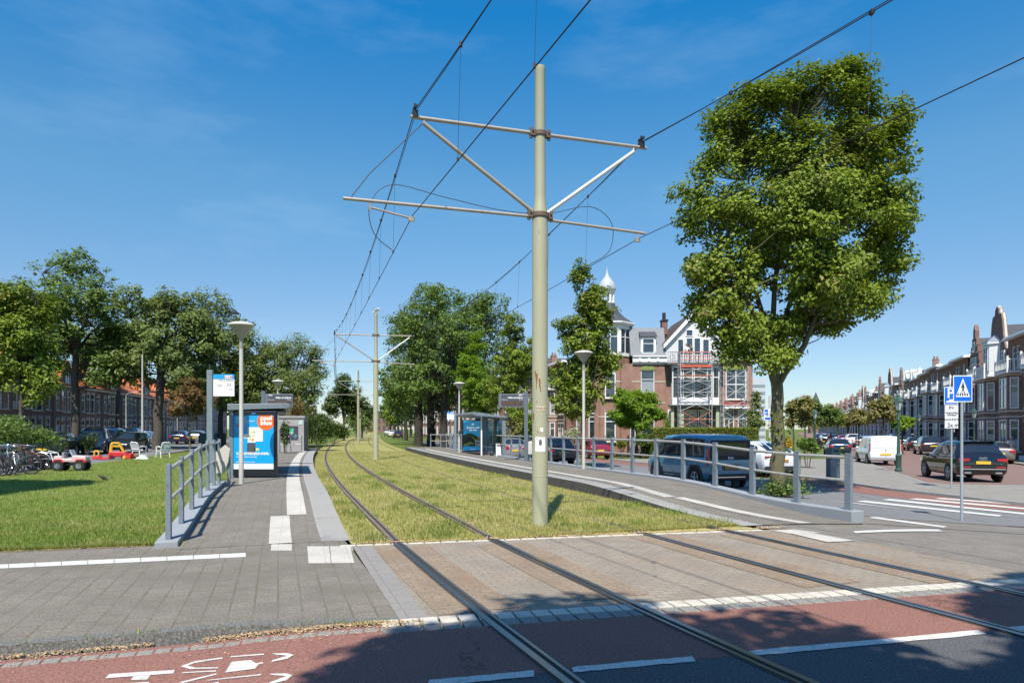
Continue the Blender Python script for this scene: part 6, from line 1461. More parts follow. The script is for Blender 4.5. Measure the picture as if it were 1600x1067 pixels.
for a,c,z0,z1 in ((1058.5,1068,568,530),(1072,1082.5,568,528),(1084,1094.5,568,528),(1097.5,1108,568,530),(1071.5,1082.5,525.5,515)): window(t,fx(a),fx(c),fz(z0),fz(z1),-.03,1,0,.055,sill=False,pane=winglass)
b=MB(); bx0,bx1=fx(1038),fx(1129); zf=fz(568.5); b.bx(bx0,bx1,-1.3,-.002,zf-.18,zf)
b.build('balcony_floor',M('dark balcony',(.10,.10,.10),.7),t)
b=MB()
for k in range(26): xq=bx0+.05+(bx1-bx0-.1)*k/25; b.cyl((xq,-1.25,zf),(xq,-1.25,zf+.95),.016,n=5)
b.cyl((bx0,-1.25,zf+.95),(bx1,-1.25,zf+.95),.03,n=6); b.cyl((bx0,-1.25,zf+.12),(bx1,-1.25,zf+.12),.025,n=6)
for k in range(7):
    xq=bx0+.4+(bx1-bx0-.8)*k/6; b.tube([(xq+.2*math.cos(2*PI*q/10),-1.25,zf+.5+.25*math.sin(2*PI*q/10)) for q in range(11)],.018,5)
b.build('balcony_railing',M('iron grey',(.12,.13,.15),.5),t)
b=MB()
for k in range(9): xq=fx(1062)+(fx(1118)-fx(1062))*k/8; b.box((xq,-1.12,zf+.4),(.34,.03,.75))
b.build('balcony_screen',M('white panel',(.7,.71,.74),.6),t)
for xq in (bx0+.3,bx1-.3): b=MB(); b.tube([(xq,-1.1,zf-.18),(xq,-.5,zf-.6),(xq,-.05,zf-1.5)],.06,6); b.build('bracket',M('dark balcony',(.1,.1,.1)),t)
# bay window storey
darkpane=glassy('dark bay glass',(.03,.035,.03),.03,.6)
b0,b1=fx(1047),fx(1119.5); zt,zb=fz(572),fz(633)
b=MB(); b.bx(b0,b1,-.9,-.003,zb+.0,fz(623)); b.bx(b0,b1,-.9,-.003,fz(574.5),zf-.19); b.bx(b0+.05,b1-.05,-.25,-.2,fz(623),fz(574.5)); b.build('bay',wtrim,t)
for a,c in ((1047,1061.5),(1063,1079),(1080,1101.5),(1102.5,1108),(1109,1119.5)): window(t,fx(a),fx(c),fz(623),fz(574.5),-.84,1,.33,.085,sill=False,pane=darkpane)
b=MB(); b.bx(fx(1040),fx(1125),-1.5,-.95,fz(636.5),fz(634)); b.bx(fx(1040),fx(1125),-1.6,-.95,fz(634),fz(633)); b.build('canopy',M('canopy grey',(.30,.28,.25),.8),t)
for px in (1046,1056,1061,1115,1120): b=MB(); b.bx(fx(px)-.13,fx(px)+.13,-1.2,-.95,-.2,fz(636.5)); b.build('porch_post',M('green white posts',(.42,.46,.32),.7,0,.2,3),t)

window(t,fx(1066),fx(1088),0.2,fz(640),-.05,2,.5,.1,sill=False); window(t,fx(1090),fx(1112),.2,fz(640),-.05,2,.5,.1,sill=False); window(t,fx(1043),fx(1053),.2,fz(640),-.05,1,.3,.1,sill=False)
# ---- right hand neighbour
t=thing('brick_house','red brick house with big white mullioned windows right of the gable house','house',(0,YB,ZB))
X0,X1=fx(1127.3),fx(1176); hb=[(fx(1134),fx(1166.5),fz(624),fz(577)),(fx(1131.5),fx(1147),fz(672),fz(640)),(fx(1153),fx(1167.5),fz(672),fz(640))]
b=MB(); wall(b,X0,X1,-.2,fz(558),0,hb); b.bx(X0,X1,.16,11,-.2,fz(558)-.01); b.cur=1; b.bx(hb[0][0]-.1,hb[0][1]+.1,-.04,-.003,fz(577),fz(573)); b.build('wall',[bk_l,greenb],t)
window(t,*hb[0],.1,2,.5,.09,pane=winglass); window(t,*hb[1],.1,2,.4,.08,pane=darkpane); window(t,*hb[2],.1,2,.4,.08,pane=darkpane)
b=MB(); b.bx(fx(1130),fx(1168),-.5,-.003,fz(637.5),fz(635)); b.cur=1; b.bx(fx(1131),fx(1167),-.06,-.003,fz(634),fz(628)); b.build('canopy',[wtrim,M('red band',(.30,.06,.05),.6)],t)
b=MB(); b.prism([(-.3,fz(558)),(5,fz(520)),(11,fz(558))],X0,X1,'x'); b.cur=1; b.bx(X0,X1,-.4,.0,fz(558)-.25,fz(558)); b.build('roof',[slated,wtrim],t)
# ---- scaffolds
orange_b=M('orange tube',(.55,.14,.06),.6); alu=M('aluminium tube',(.40,.40,.41),.6,.2)
def scaffold(label,pa,pb,ptop,pans,orange):
    t=thing('scaffold_tower',label,'scaffold',(0,YB-2.4,ZB)); sc=(YB-2.4)/F; X=lambda p:(p-800)*sc; Z=lambda p:EYE-(p-HZ)*sc-ZB
    a,c=X(pa),X(pb)
    for x in (a,c):
        for y in (0,.75): b=MB(); b.cyl((x,y,0),(x,y,Z(ptop)),.04,n=8); b.build('upright',alu,t)
        b=MB(); z=.4
        while z<Z(ptop): b.cyl((x,0,z),(x,.75,z),.03,n=6); z+=.5
        b.build('ladder_frame',alu,t)
    n=len(pans)
    for k in range(n-1):
        z0,z1=Z(pans[k]),Z(pans[k+1]); m=orange_b if k in orange else alu
        for (p,q) in (((a,0,z0),(c,0,z1)),((a,.0,z1),(c,.0,z0))): b=MB(); b.cyl(p,q,.024,n=6); b.build('brace',m,t)
        b=MB(); b.cyl((a,0,(z0+z1)/2),(c,0,(z0+z1)/2),.032,n=6); b.build('rail',m,t)
    return t,a,c,Z
ts,a,c,Z=scaffold('tall aluminium scaffold tower with orange rails in front of the gable house',1063,1112.5,549,[668,642,622,604,586,568],(0,))
for py in (550.5,556.5,561.5,587): b=MB(); b.cyl((a,-.05,Z(py)),(c,-.05,Z(py)),.04,n=6); b.build('guard_rail',orange_b,ts)
b=MB(); b.bx(a,c,-.04,.0,Z(573.5),Z(570)); b.build('toe_board',M('red board',(.55,.10,.06),.6),ts); b=MB(); b.bx(a,c,.02,.73,Z(573.5),Z(573)); b.build('deck',M('deck',(.3,.24,.16),.8),ts)
ts,a,c,Z=scaffold('lower aluminium scaffold tower in front of the brick house',1130.5,1168.5,572,[668,642,624,600,576],())
b=MB(); b.bx(a,c,.02,.73,Z(638),Z(637)); b.build('deck',wtrim,ts)
# ---- garden fence and far buildings
def fence(label,x0,x1,y,h=1.5):
    t=thing('iron_fence',label,'fence'); b=MB(); n=int((x1-x0)/.16)
    for k in range(n+1): x=x0+(x1-x0)*k/n; z=g(x,y); b.cyl((x,y,z),(x,y,z+h+.12*math.sin(k*.4)),.014,n=4); b.cyl((x,y,z+h+.1*math.sin(k*.4)),(x,y,z+h+.22),.026,.0,n=4)
    b.build('bars',blackm,t); b=MB()
    for dz in (.2,h-.12): b.cyl((x0,y,g(x0,y)+dz),(x1,y,g(x1,y)+dz),.022,n=5)
    b.build('rails',blackm,t)
    for x in (x0,(x0+x1)/2,x1): b=MB(); b.box((x,y,g(x,y)+.85),(.12,.12,1.9)); b.build('post',blackm,t)
fence('black wrought iron garden fence below the tower house',xx(945,56),xx(1018,56),56.0)
t=thing('office_block','pale multi storey block with horizontal bands far behind the big tree trunk','building',(xx(1186,125),125,-.6))
b=MB(); b.bx(-3.0,1.2,0,12,0,11.5); b.build('wall',M('pale cladding',(.50,.52,.54),.6),t)
for k in range(8): b=MB(); b.bx(-2.9,1.1,-.05,-.01,.6+1.33*k,1.1+1.33*k); b.build('window',M('grey glazing',(.26,.29,.32),.2),t)
t=thing('corner_building','dark brick building with a pointed turret closing the far end of the side street','building',(xx(1279,372),372,-.6),-.3)
b=MB(); b.bx(-4,14,0,12,0,12.5); b.bx(14,26,2,14,0,11.5); b.build('wall',bk_d,t); b=MB(); b.cyl((-1,3,12.5),(-1,3,15.5),2.4,2.4,n=8); b.cyl((-1,3,15.5),(-1,3,22.5),2.7,.05,n=8); b.prism([(3,12.5),(14,12.5),(12,14.5),(5,14.5)],.2,11,'y'); b.build('roof',slated,t)
for k in range(5):
    for j in range(3): b=MB(); b.bx(-3+3.4*k,-1.4+3.4*k,-.1,-.01,1+3.8*j,3.4+3.8*j); b.build('window',winglass,t)
t=thing('avenue_building','brownish building closing the far end of the tram avenue','building',(xx(590,395),395,-.3))
b=MB(); b.bx(-7,9,0,10,0,9); b.build('wall',bk_r,t); b=MB(); b.prism([(-7.5,9),(9.5,9),(6,12),(-4,12)],-.3,10,'y'); b.build('roof',M('brown tiles',(.085,.06,.05)),t)
for k in range(5):
    for j in range(2): b=MB(); b.bx(-6+3*k,-4.5+3*k,-.1,-.01,1.5+4*j,4+4*j); b.build('window',winglass,t)
# retaining brick wall / garden wall seen behind the right platform boards
# ============================================================ TREES, HEDGES, GRASS
bark=M('bark',(.085,.072,.058),.95,0,.4,7,.6); bark_m=M('mossy bark',(.135,.12,.065),.95,0,.45,5,.6); bark_d=M('dark bark',(.045,.038,.032),.95,0,.4,6,.6)
lf_horn=leafmat('hornbeam leaves',(.065,.115,.010),(.262,.335,.038),(.31,.22,.08),.63,.26,.9)
lf_elm=leafmat('elm leaves',(.06,.11,.022),(.20,.285,.062),None,.66,.32,.5)
lf_grey=leafmat('grey green leaves',(.08,.12,.03),(.235,.29,.085),(.24,.19,.11),.70,.3,.45)
lf_dark=leafmat('dark leaves',(.035,.062,.015),(.115,.165,.036),(.09,.05,.035),.64,.3,.5)
lf_lime=leafmat('bright leaves',(.09,.17,.012),(.24,.37,.03),None,.66,.4,1.2)
lf_brown=leafmat('seedy leaves',(.13,.15,.03),(.31,.30,.10),(.33,.25,.11),.50,.35,1.2)
lf_rust=leafmat('copper leaves',(.10,.085,.025),(.22,.165,.06),(.24,.11,.05),.48,.35,.8)
lf_hedge=leafmat('hedge leaves',(.10,.14,.02),(.29,.33,.05),(.30,.28,.06),.60,.25,2.0)
def leaves(name,C,mat,parent,size,asp=.55,up=.35,seed=0,droop=0.0,out=None):
    """C: (N,3) leaf centres; each leaf a folded diamond of two triangles-quads"""
    r=np.random.default_rng(seed); N=len(C); 
    n=r.normal(size=(N,3)); n[:,2]=np.abs(n[:,2])+up
    if out is not None: n=n*.55+out*.75; n[:,2]+=.30
    n/=np.linalg.norm(n,axis=1)[:,None]
    a=r.normal(size=(N,3)); a[:,2]-=droop; a-=n*(a*n).sum(1)[:,None]; a/=np.linalg.norm(a,axis=1)[:,None]
    b=np.cross(n,a); L=(size*r.uniform(.6,1.3,N))[:,None]
    V=np.stack([C-a*L,C+b*L*asp+n*L*.12,C+a*L,C-b*L*asp+n*L*.12],1).reshape(-1,3)
    me=bpy.data.meshes.new(name); me.vertices.add(4*N); me.vertices.foreach_set('co',V.astype(np.float32).ravel())
    me.loops.add(4*N); me.loops.foreach_set('vertex_index',np.arange(4*N,dtype=np.int32)); me.polygons.add(N); me.polygons.foreach_set('loop_start',np.arange(0,4*N,4,dtype=np.int32)); me.polygons.foreach_set('loop_total',np.full(N,4,dtype=np.int32))
    me.update(calc_edges=True); at_=me.attributes.new('rnd','FLOAT','FACE'); at_.data.foreach_set('value',r.random(N).astype(np.float32))
    me.materials.append(mat); o=bpy.data.objects.new(name,me); COL.objects.link(o)
    if parent is not None: adopt(o,parent)
    return o
def cluster_cloud(lobes,ncl,per,csz,seed,shell=.55,flat=.7):
    """lobes: (cx,cy,cz,rx,ry,rz). clusters lie mostly near each lobe's surface"""
    r=np.random.default_rng(seed); vol=np.array([l[3]*l[4]*l[5] for l in lobes])**.67; vol/=vol.sum(); CC=[]
    for l,w in zip(lobes,vol):
        k=max(3,int(ncl*w)); d=r.normal(size=(k,3)); d/=np.linalg.norm(d,axis=1)[:,None]
        rad=(shell+(1-shell)*r.random(k))[:,None]; rad=np.where(r.random((k,1))<.15,rad*.55,rad)
        CC.append(np.array(l[:3])+d*rad*np.array(l[3:6]))
    CC=np.concatenate(CC); sz=csz*r.uniform(.55,1.35,len(CC)); pts=[]; oo=[]; mid=np.array([np.mean([l[k] for l in lobes]) for k in range(3)])
    for c,s in zip(CC,sz):
        k=max(4,int(per*(s/csz)**1.6)); p=r.normal(size=(k,3)); p/=np.linalg.norm(p,axis=1)[:,None]; p*=(r.random((k,1))**.42)*s*.72; p[:,2]*=flat; pts.append(c+p); e=p/(np.linalg.norm(p,axis=1)[:,None]+1e-6); q=(c-mid); q=q/(np.linalg.norm(q)+1e-6); e=e*.8+q*.7; oo.append(e/(np.linalg.norm(e,axis=1)[:,None]+1e-6))
    return np.concatenate(pts),CC,np.concatenate(oo)
def limbs(b,base,forks,CC,rt,seed,frac=.5,tw=.012,bend=.25):
    """trunk forks -> branches -> a twig to many of the leaf clusters"""
    r=random.Random(seed); nodes=[]
    for path,r0,r1 in forks:
        n=len(path); P_=[Vector(p) for p in path]; Q=[]
        for i in range(n-1):
            for k in range(4):
                q=P_[i].lerp(P_[i+1],k/4); Q.append(q+Vector((r.uniform(-1,1),r.uniform(-1,1),0))*r0*.18*(1 if (i+k)>0 else 0))
        Q.append(P_[-1]); m=len(Q); rs=[r0+(r1-r0)*k/(m-1) for k in range(m)]
        b.tube(Q,rs,9); nodes+=[(q,rr) for q,rr in list(zip(Q,rs))[2:]]
    for c in CC:
        if r.random()>frac: continue
        c=Vector(c); best=min(nodes,key=lambda q:(q[0]-c).length+max(0,q[0].z-c.z+.2)*2.5)
        A,rr=best; mid=A.lerp(c,.5)+Vector((0,0,-bend*(c-A).length*.25)); b.tube([A,mid,c],[min(rr*.55,.012+.014*(c-A).length),tw*1.6,tw*.6],4)
def tree(name,label,x,y,H,lobes,forks,leafm,barkm,ncl,per,csz,lsz,seed,group=None,cat='tree',shell=.5,up=.35,frac=.5,asp=.55,flat=.7,dz=0,droop=0):
    t=thing(name,label,cat,(x,y,g(x,y)+dz),0,group); pts,CC,oo=cluster_cloud(lobes,ncl,per,csz,seed,shell,flat)
    b=MB(); limbs(b,None,forks,CC,0,seed,frac); b.build('trunk',barkm,t,smooth=60,fixn=False)
    leaves('crown',pts,leafm,t,lsz,asp,up,seed,droop,oo); return t
# --- the big hornbeam right of centre
px0,Y=1217,20.6; x=xx(px0,Y); s=Y/F; gz=g(x,Y)
q=lambda px,py:((px-px0)*s,EYE-(py-HZ)*s-gz)
def lob(px,py,rx,ry,dy=0,rd=None): X,Z=q(px,py); return (X,dy,Z,rx*s*.90,(rd or rx)*s*.95,ry*s*.90)
lobes=[lob(1150,185,42,50,.2),lob(1205,155,46,36,-.2),lob(1250,150,40,38,.5),lob(1300,140,36,36,-.3),lob(1345,150,30,42,.1),lob(1250,235,75,80,0,70),lob(1180,215,60,55,.4),lob(1330,205,55,58,.2),lob(1390,205,30,52,0),lob(1110,250,20,34,-.1),lob(1125,225,22,45,-.2),lob(1345,270,72,75,.5,72),lob(1140,330,66,62,-.4),lob(1085,325,32,52,.2),lob(1240,350,85,80,-1.2,60),lob(1370,330,52,70,-.3),lob(1250,340,80,80,1.3,60),lob(1155,425,70,65,.3),lob(1095,410,38,58,-.4),lob(1270,440,75,60,-.9),lob(1350,420,60,52,.4),lob(1390,385,38,50,0),lob(1400,330,24,45,.1),lob(1140,500,58,44,-.5),lob(1100,480,30,38,.2),lob(1150,545,42,28,-.2),lob(1215,520,60,42,.5),lob(1285,490,55,40,.2),lob(1340,480,42,30,-.4),lob(1200,565,34,24,-.4)]+[lob(a,b_,11,26,random.uniform(-.6,.6),11) for a,b_ in ((1190,128),(1170,150),(1215,122),(1248,126),(1288,118),(1318,116),(1350,118),(1368,160),(1335,128),(1270,128),(1120,185),(1400,200),(1422,250),(1092,272),(1068,300),(1405,180),(1145,155))]
def fk(*p): return [(q(a,b_)[0],dy,q(a,b_)[1]) for a,b_,dy in p]
forks=[([(0,0,-.2),(0,0,.3)]+fk((1215,690,0),(1214,600,0)),.25,.17),(fk((1214,605,0),(1225,585,0),(1255,540,-.1),(1275,480,-.2),(1300,380,-.2),(1320,250,-.1)),.12,.03),(fk((1212,605,0),(1210,560,.1),(1212,480,.2),(1222,360,.1),(1240,200,0)),.13,.03),(fk((1211,600,0),(1195,560,-.2),(1165,480,-.4),(1130,390,-.3)),.11,.03),(fk((1213,590,0),(1228,520,.4),(1262,420,.7),(1290,300,.8)),.10,.03),(fk((1213,560,.1),(1190,450,.5),(1170,330,.5),(1165,220,.3)),.09,.025),(fk((1262,520,-.1),(1310,460,.1),(1365,400,.1)),.07,.02)]
BT=tree('hornbeam_tree','tall full crowned hornbeam standing behind the right railing, the biggest tree in the picture',x,Y,13,lobes,forks,lf_horn,bark_m,1080,100,.60,.070,11,shell=.42,frac=.7,flat=.62)
# ivy sprouts and shoots round its trunk foot
r=np.random.default_rng(5); n=900; a=r.random(n)*2*PI; pts=np.stack([.34*np.cos(a)+r.normal(size=n)*.16,.34*np.sin(a)+r.normal(size=n)*.16-.05,np.abs(r.normal(size=n))*.22+.08],1)
pts=pts*np.array([1.15,1.1,1.25])
t=thing('foot_shrub','low green shrub growing round the foot of the big hornbeam','shrub',(x+.12,Y-.1,gz-.02)); leaves('foliage',pts,lf_elm,t,.055,.6,.3,3)
b=MB(); [b.cyl((random.uniform(-.3,.3),random.uniform(-.3,.3),0),(random.uniform(-.5,.5),random.uniform(-.5,.5),.5),.01,n=4) for _ in range(14)]; b.build('stems',bark,t)
a=r.random(150)*2*PI; pts=np.stack([.25*np.cos(a)+r.normal(size=150)*.06,.25*np.sin(a)+r.normal(size=150)*.06-.05,2.0+r.normal(size=150)*.35],1); leaves('trunk_sprouts',pts,lf_horn,BT,.06,.6,.3,4)
# --- hornbeam type, slim: row along the lane
def slim(label,px,Y,pyt,pyb,wpx,seed,leafm=lf_horn,group='slim street hornbeams',lean=0,ncl=230,tb=.12):
    x=xx(px,Y); s=Y/F; gz=g(x,Y); zt=EYE-(pyt-HZ)*s-gz; zb=EYE-(pyb-HZ)*s-gz; w=wpx*s/2; h=zt-zb; rr=random.Random(seed); L=[]
    for k in range(9):
        f=k/8; rad=w*(.62+.5*math.sin(PI*min(1,f*1.25+.12))**.8*(1-.45*max(0,f-.55)/.45))*(.75 if f>.9 else 1)
        L.append((rr.uniform(-.35,.35)*w+lean*f,rr.uniform(-.3,.3)*w,zb+h*(.08+.82*f),rad*.78,rad*.75,h*.11))
    for k in range(7): a=rr.uniform(0,6.28); f=rr.uniform(.1,.85); L.append((w*.6*math.cos(a)+lean*f,w*.6*math.sin(a),zb+h*f,w*.4,w*.4,h*.11))
    L.append((lean,0,zt-h*.06,w*.22,w*.22,h*.07))
    F_=[([(0,0,-.1),(0,0,zb*.5),(0.02,0,zb+h*.25),(lean*.5,.05,zb+h*.55),(lean,0,zt-h*.1)],tb,.02)]
    for k in range(7):
        a=rr.uniform(0,6.28); z0=zb+h*rr.uniform(-.05,.35); F_.append(([(0,0,z0),(w*.3*math.cos(a),w*.3*math.sin(a),z0+h*.12),(w*.62*math.cos(a),w*.62*math.sin(a),z0+h*.34)],tb*.4,.012))
    return tree('street_hornbeam',label,x,Y,zt,L,F_,leafm,bark_m,ncl,46,.5,.10,seed,group,shell=.4,frac=.4)
slim('slim young hornbeam in front of the tower house, beside a platform lamp',911,38,413,655,104,21,ncl=480)
slim('young hornbeam behind the departure board of the right shelter',797,53,488,655,92,22,ncl=420)
slim('small light green hornbeam between the elms and the departure board',744,58,518,650,72,23,lf_lime,ncl=360)
# --- elms
def roundtree(name,label,px,Y,pyt,pyb,wpx,seed,leafm,group,barkm=bark_d,tb=.3,ncl=300,per=42,csz=.95,lsz=.15,lean=0,forkz=.35,shell=.5,nl=13,trunks=1,twig=.4,pxc=None,asp=.55,droop=0,X=None):
    x=xx(px,Y) if X is None else X; s=Y/F; gz=g(x,Y); zt=EYE-(pyt-HZ)*s-gz; zb=EYE-(pyb-HZ)*s-gz; w=wpx*s/2; h=zt-zb; rr=random.Random(seed); L=[]; ox=((pxc-px)*s if pxc else 0)
    L.append((ox,0,zb+h*.55,w*.72,w*.7,h*.40))
    for k in range(nl):
        a=2*PI*k/nl*1.62+rr.uniform(-.4,.4); f=rr.uniform(.12,.88); R_=w*math.sqrt(max(.05,1-(abs(f-.45)/.62)**2)); d=R_*rr.uniform(.55,.78)
        L.append((ox+d*math.cos(a),d*math.sin(a)*.9,zb+h*f,R_*rr.uniform(.26,.42),R_*rr.uniform(.26,.42),h*rr.uniform(.11,.19)))
    L.append((ox+rr.uniform(-.2,.2)*w,0,zt-h*.12,w*.42,w*.42,h*.12))
    F_=[]; zf=zb+h*forkz*.5
    for q_ in range(trunks):
        dx=(q_-(trunks-1)/2)*1.4; F_.append(([(dx,0,-.15),(dx+lean*.3,0,zf*.5),(dx+lean,0,zf)],tb,tb*.7))
        for k in range(6):
            a=2*PI*k/6+rr.uniform(-.4,.4); z1=zb+h*rr.uniform(.5,.85); d=w*rr.uniform(.3,.62)
            F_.append(([(dx+lean,0,zf-.05),(dx+lean+(ox-lean)*.4+d*.35*math.cos(a),d*.35*math.sin(a),zf+(z1-zf)*.45),(ox+d*math.cos(a),d*math.sin(a),z1)],tb*.5,.04))
    return tree(name,label,x,Y,zt,L,F_,leafm,barkm,ncl,per,csz,lsz,seed,group,shell=shell,frac=twig,asp=asp,droop=droop)
GE='big elms of the avenue right of the tracks'
roundtree('elm_tree','big elm nearest of the avenue group, right of the second tram pole',705,66,438,655,190,31,lf_elm,GE,tb=.45,ncl=620,trunks=2)
roundtree('elm_tree','big elm left of the nearest one, its crown over the far platform end',664,76,446,660,150,32,lf_elm,GE,tb=.5,ncl=540,trunks=2)
roundtree('elm_tree','dark trunked elm third along the avenue',652,90,480,660,110,33,lf_elm,GE,tb=.5,ncl=360,per=40)
roundtree('elm_tree','elm behind the nearest one, its crown showing on the right',748,82,452,650,130,38,lf_elm,GE,tb=.4,ncl=380,per=40)
roundtree('elm_tree','smaller elm hanging over the avenue cars',634,112,560,664,70,34,lf_elm,GE,tb=.35,ncl=150,per=36,lsz=.2)
roundtree('elm_tree','light elm far along the right side of the avenue',622,140,590,666,50,35,lf_horn,GE,tb=.3,ncl=110,per=36,csz=1.1,lsz=.24)
roundtree('elm_tree','farthest elm at the right side of the avenue end',610,190,612,667,40,36,lf_elm,GE,tb=.3,ncl=90,per=30,csz=1.5,lsz=.34)
roundtree('elm_tree','distant elm of the avenue right of the far parked cars',642,175,596,666,46,39,lf_elm,GE,tb=.3,ncl=110,per=34,csz=1.4,lsz=.3)
roundtree('elm_tree','most distant dense elm on the right of the avenue',628,230,616,667,40,40,lf_elm,GE,tb=.3,ncl=100,per=32,csz=1.7,lsz=.4)
GL_='trees of the left street and verge'
roundtree('hornbeam_tree','bright green dense tree at the left edge of the picture',34,42,434,655,120,41,lf_horn,GL_,bark,tb=.22,ncl=430,per=46,csz=.75,lsz=.115,shell=.45)
roundtree('elm_tree','tall loose crowned elm behind the parked navy people carrier',118,55,388,604,205,42,lf_elm,GL_,bark,tb=.33,ncl=560,per=50,csz=.95,lsz=.145,shell=.55,nl=18,forkz=.5,twig=.9)
roundtree('elm_tree','leaning elm with a thick trunk behind the white garden chairs',246,56,455,612,190,43,lf_grey,GL_,bark,tb=.42,ncl=540,per=52,csz=.9,lsz=.15,lean=.3,nl=16,pxc=268,twig=.7)
roundtree('elm_tree','thin topped grey tree with bare twigs behind the first lamp post',345,62,452,640,120,44,lf_grey,GL_,bark,tb=.25,ncl=300,per=40,csz=.9,lsz=.14,nl=12,twig=1.0)
roundtree('willow_tree','broad feathery grey green tree above the left shelter',440,64,524,690,170,45,lf_grey,GL_,bark,tb=.3,ncl=560,per=52,csz=.9,lsz=.15,shell=.35,asp=.34,droop=.8,nl=18)
roundtree('maple_tree','small tree with copper brown leaves by the bicycle drum',297,52,588,655,72,46,lf_rust,GL_,bark_m,tb=.08,ncl=120,per=34,csz=.5,lsz=.11)
roundtree('round_tree','round dark green tree where the tracks vanish',537,95,584,672,62,47,lf_dark,GL_,bark,tb=.2,ncl=190,per=44,csz=.9,lsz=.17,shell=.35)
roundtree('elm_tree','dark elm between the leaning elm and the willow like tree',375,76,548,660,130,48,lf_elm,GL_,bark,tb=.25,ncl=300,per=46,lsz=.18)
roundtree('elm_tree','elm behind the left street houses between the tall and the leaning elm',185,74,500,598,140,49,lf_elm,GL_,bark,tb=.25,ncl=320,per=46,lsz=.18)
roundtree('elm_tree','far tree left of the third tram pole',558,150,622,668,46,50,lf_elm,GL_,bark,tb=.25,ncl=90,per=34,csz=1.3,lsz=.28)
roundtree('elm_tree','small dark tree right behind the round dark one',566,120,618,670,42,51,lf_dark,GL_,bark,tb=.2,ncl=90,per=36,csz=1.1,lsz=.22)
# --- trees of the side street
GR='small seed laden trees of the side street'
for px,Y,pt,pb,w,sd,m,l in ((1380,58,618,662,52,61,lf_brown,'yellowish street tree above the white delivery van'),(1342,72,640,664,34,62,lf_brown,'small pale street tree left of the yellowish one'),(1258,62,617,668,26,63,lf_brown,'slim pale tree nearest the big hornbeam trunk'),(1240,66,624,668,26,64,lf_brown,'slim pale tree partly behind the big hornbeam trunk'),(1293,82,632,668,36,65,lf_elm,'green street tree behind the pedestrians'),(1308,86,638,668,30,66,lf_horn,'darker green street tree behind the dark estate car'),(1410,62,652,668,26,67,lf_lime,'low bright street tree behind the tall green lantern'),(1325,98,646,668,24,68,lf_brown,'small far street tree over the red car'),(1272,76,622,668,22,69,lf_grey,'slim grey green tree behind the island lantern'),(1497,66,644,668,16,70,lf_lime,'small bright tree behind the parking sign plate'),(1283,112,645,668,20,71,lf_brown,'farthest small tree down the side street')):
    roundtree('street_tree',l,px,Y,pt,pb,w,sd,m,GR,bark,tb=.09,ncl=110,per=34,csz=.6,lsz=.13,forkz=.3,nl=9,shell=.35)
slim('young tree with sparse leaves beside the scaffold',1180,56,612,675,26,72,lf_grey,'slim street hornbeams',0,60,.05)
# --- round garden tree and shrubs
roundtree('garden_tree','round bright green garden tree in front of the tower house',995,57,610,676,92,81,lf_lime,'garden plants',bark,tb=.12,ncl=480,per=64,csz=.55,lsz=.10,shell=.35,forkz=.2)
roundtree('garden_tree','yellow green garden bush behind the right departure board',812,62,640,690,44,82,lf_brown,'garden plants',bark,tb=.06,ncl=120,per=44,csz=.6,lsz=.12,shell=.3)
roundtree('garden_tree','dark green garden bush between the board and the tram pole',832,60,645,692,36,83,lf_lime,'garden plants',bark,tb=.06,ncl=110,per=44,csz=.6,lsz=.12,shell=.3)
def shrub(label,px,Y,pyt,pyb,w,seed,m,n=1500,lsz=.06,name='shrub',sq=.8,group='garden plants',dy=1.0):
    x=xx(px,Y); s=Y/F; gz=g(x,Y); zt=EYE-(pyt-HZ)*s-gz; zb=max(-.05,EYE-(pyb-HZ)*s-gz); r=np.random.default_rng(seed); W_=w*s/2
    t=thing(name,label,'shrub',(x,Y,gz),0,group); nb=9; pts=[]
    for k in range(nb):
        c=np.array([r.uniform(-.65,.65)*W_,r.uniform(-.6,.6)*W_*dy,zb+(zt-zb)*r.uniform(.25,.72)]); d=r.normal(size=(n//nb,3)); d/=np.linalg.norm(d,axis=1)[:,None]; pts.append(c+d*(r.random((n//nb,1))**.4)*np.array([W_*.48,W_*.48*dy,(zt-zb)*.34]))
    pts=np.concatenate(pts); pts[:,2]=np.maximum(pts[:,2],.03); leaves('foliage',pts,m,t,lsz,.6,.3,seed)
    b=MB()
    for k in range(9): a=random.uniform(0,6.28); b.cyl((.1*math.cos(a)*W_,.1*math.sin(a)*W_,-.05),(.5*W_*math.cos(a),.5*W_*math.sin(a)*dy,zt*.7),.02,.006,n=4)
    b.build('stems',bark,t); return t
shrub('leafy shrub at the left edge behind the bicycles',12,30,645,700,84,91,lf_elm,2600,.07,group='verge shrubs')
shrub('spreading leafy shrub between the left edge and the parked black car',52,32,662,706,78,92,lf_elm,1700,.07,group='verge shrubs')
shrub('dark round shrub at the track side left of the tracks',497,52,636,693,50,93,lf_dark,3400,.085,group='verge shrubs')
shrub('reddish dark shrub right behind the concrete kiosk',474,58,618,690,52,94,lf_rust,2400,.1,group='verge shrubs')
shrub('low shrub behind the left shelter beside the kiosk',446,39.5,655,697,18,95,lf_dark,900,.06,group='verge shrubs')
shrub('wide dark shrub along the far verge',520,78,655,684,50,96,lf_dark,1800,.13,group='verge shrubs')
shrub('green undergrowth behind the left shelter roof',400,60,620,690,70,97,lf_dark,2600,.11,group='verge shrubs')
shrub('undergrowth below the third tram pole',560,110,650,676,44,98,lf_elm,1300,.17,group='verge shrubs')
shrub('low dark shrub by the parked navy people carrier',137,44,672,706,34,99,lf_dark,900,.07,group='verge shrubs')
shrub('white flowering shrub below the tower house windows',893,57,668,694,26,101,leafmat('white flowers',(.16,.19,.07),(.62,.62,.5)),1100,.09)
shrub('clipped box shrub in the fenced garden',972,55.5,684,700,18,102,lf_hedge,1100,.07)
shrub('leafy shrub at the left end of the long hedge',1005,55,675,698,26,103,lf_elm,1500,.08)
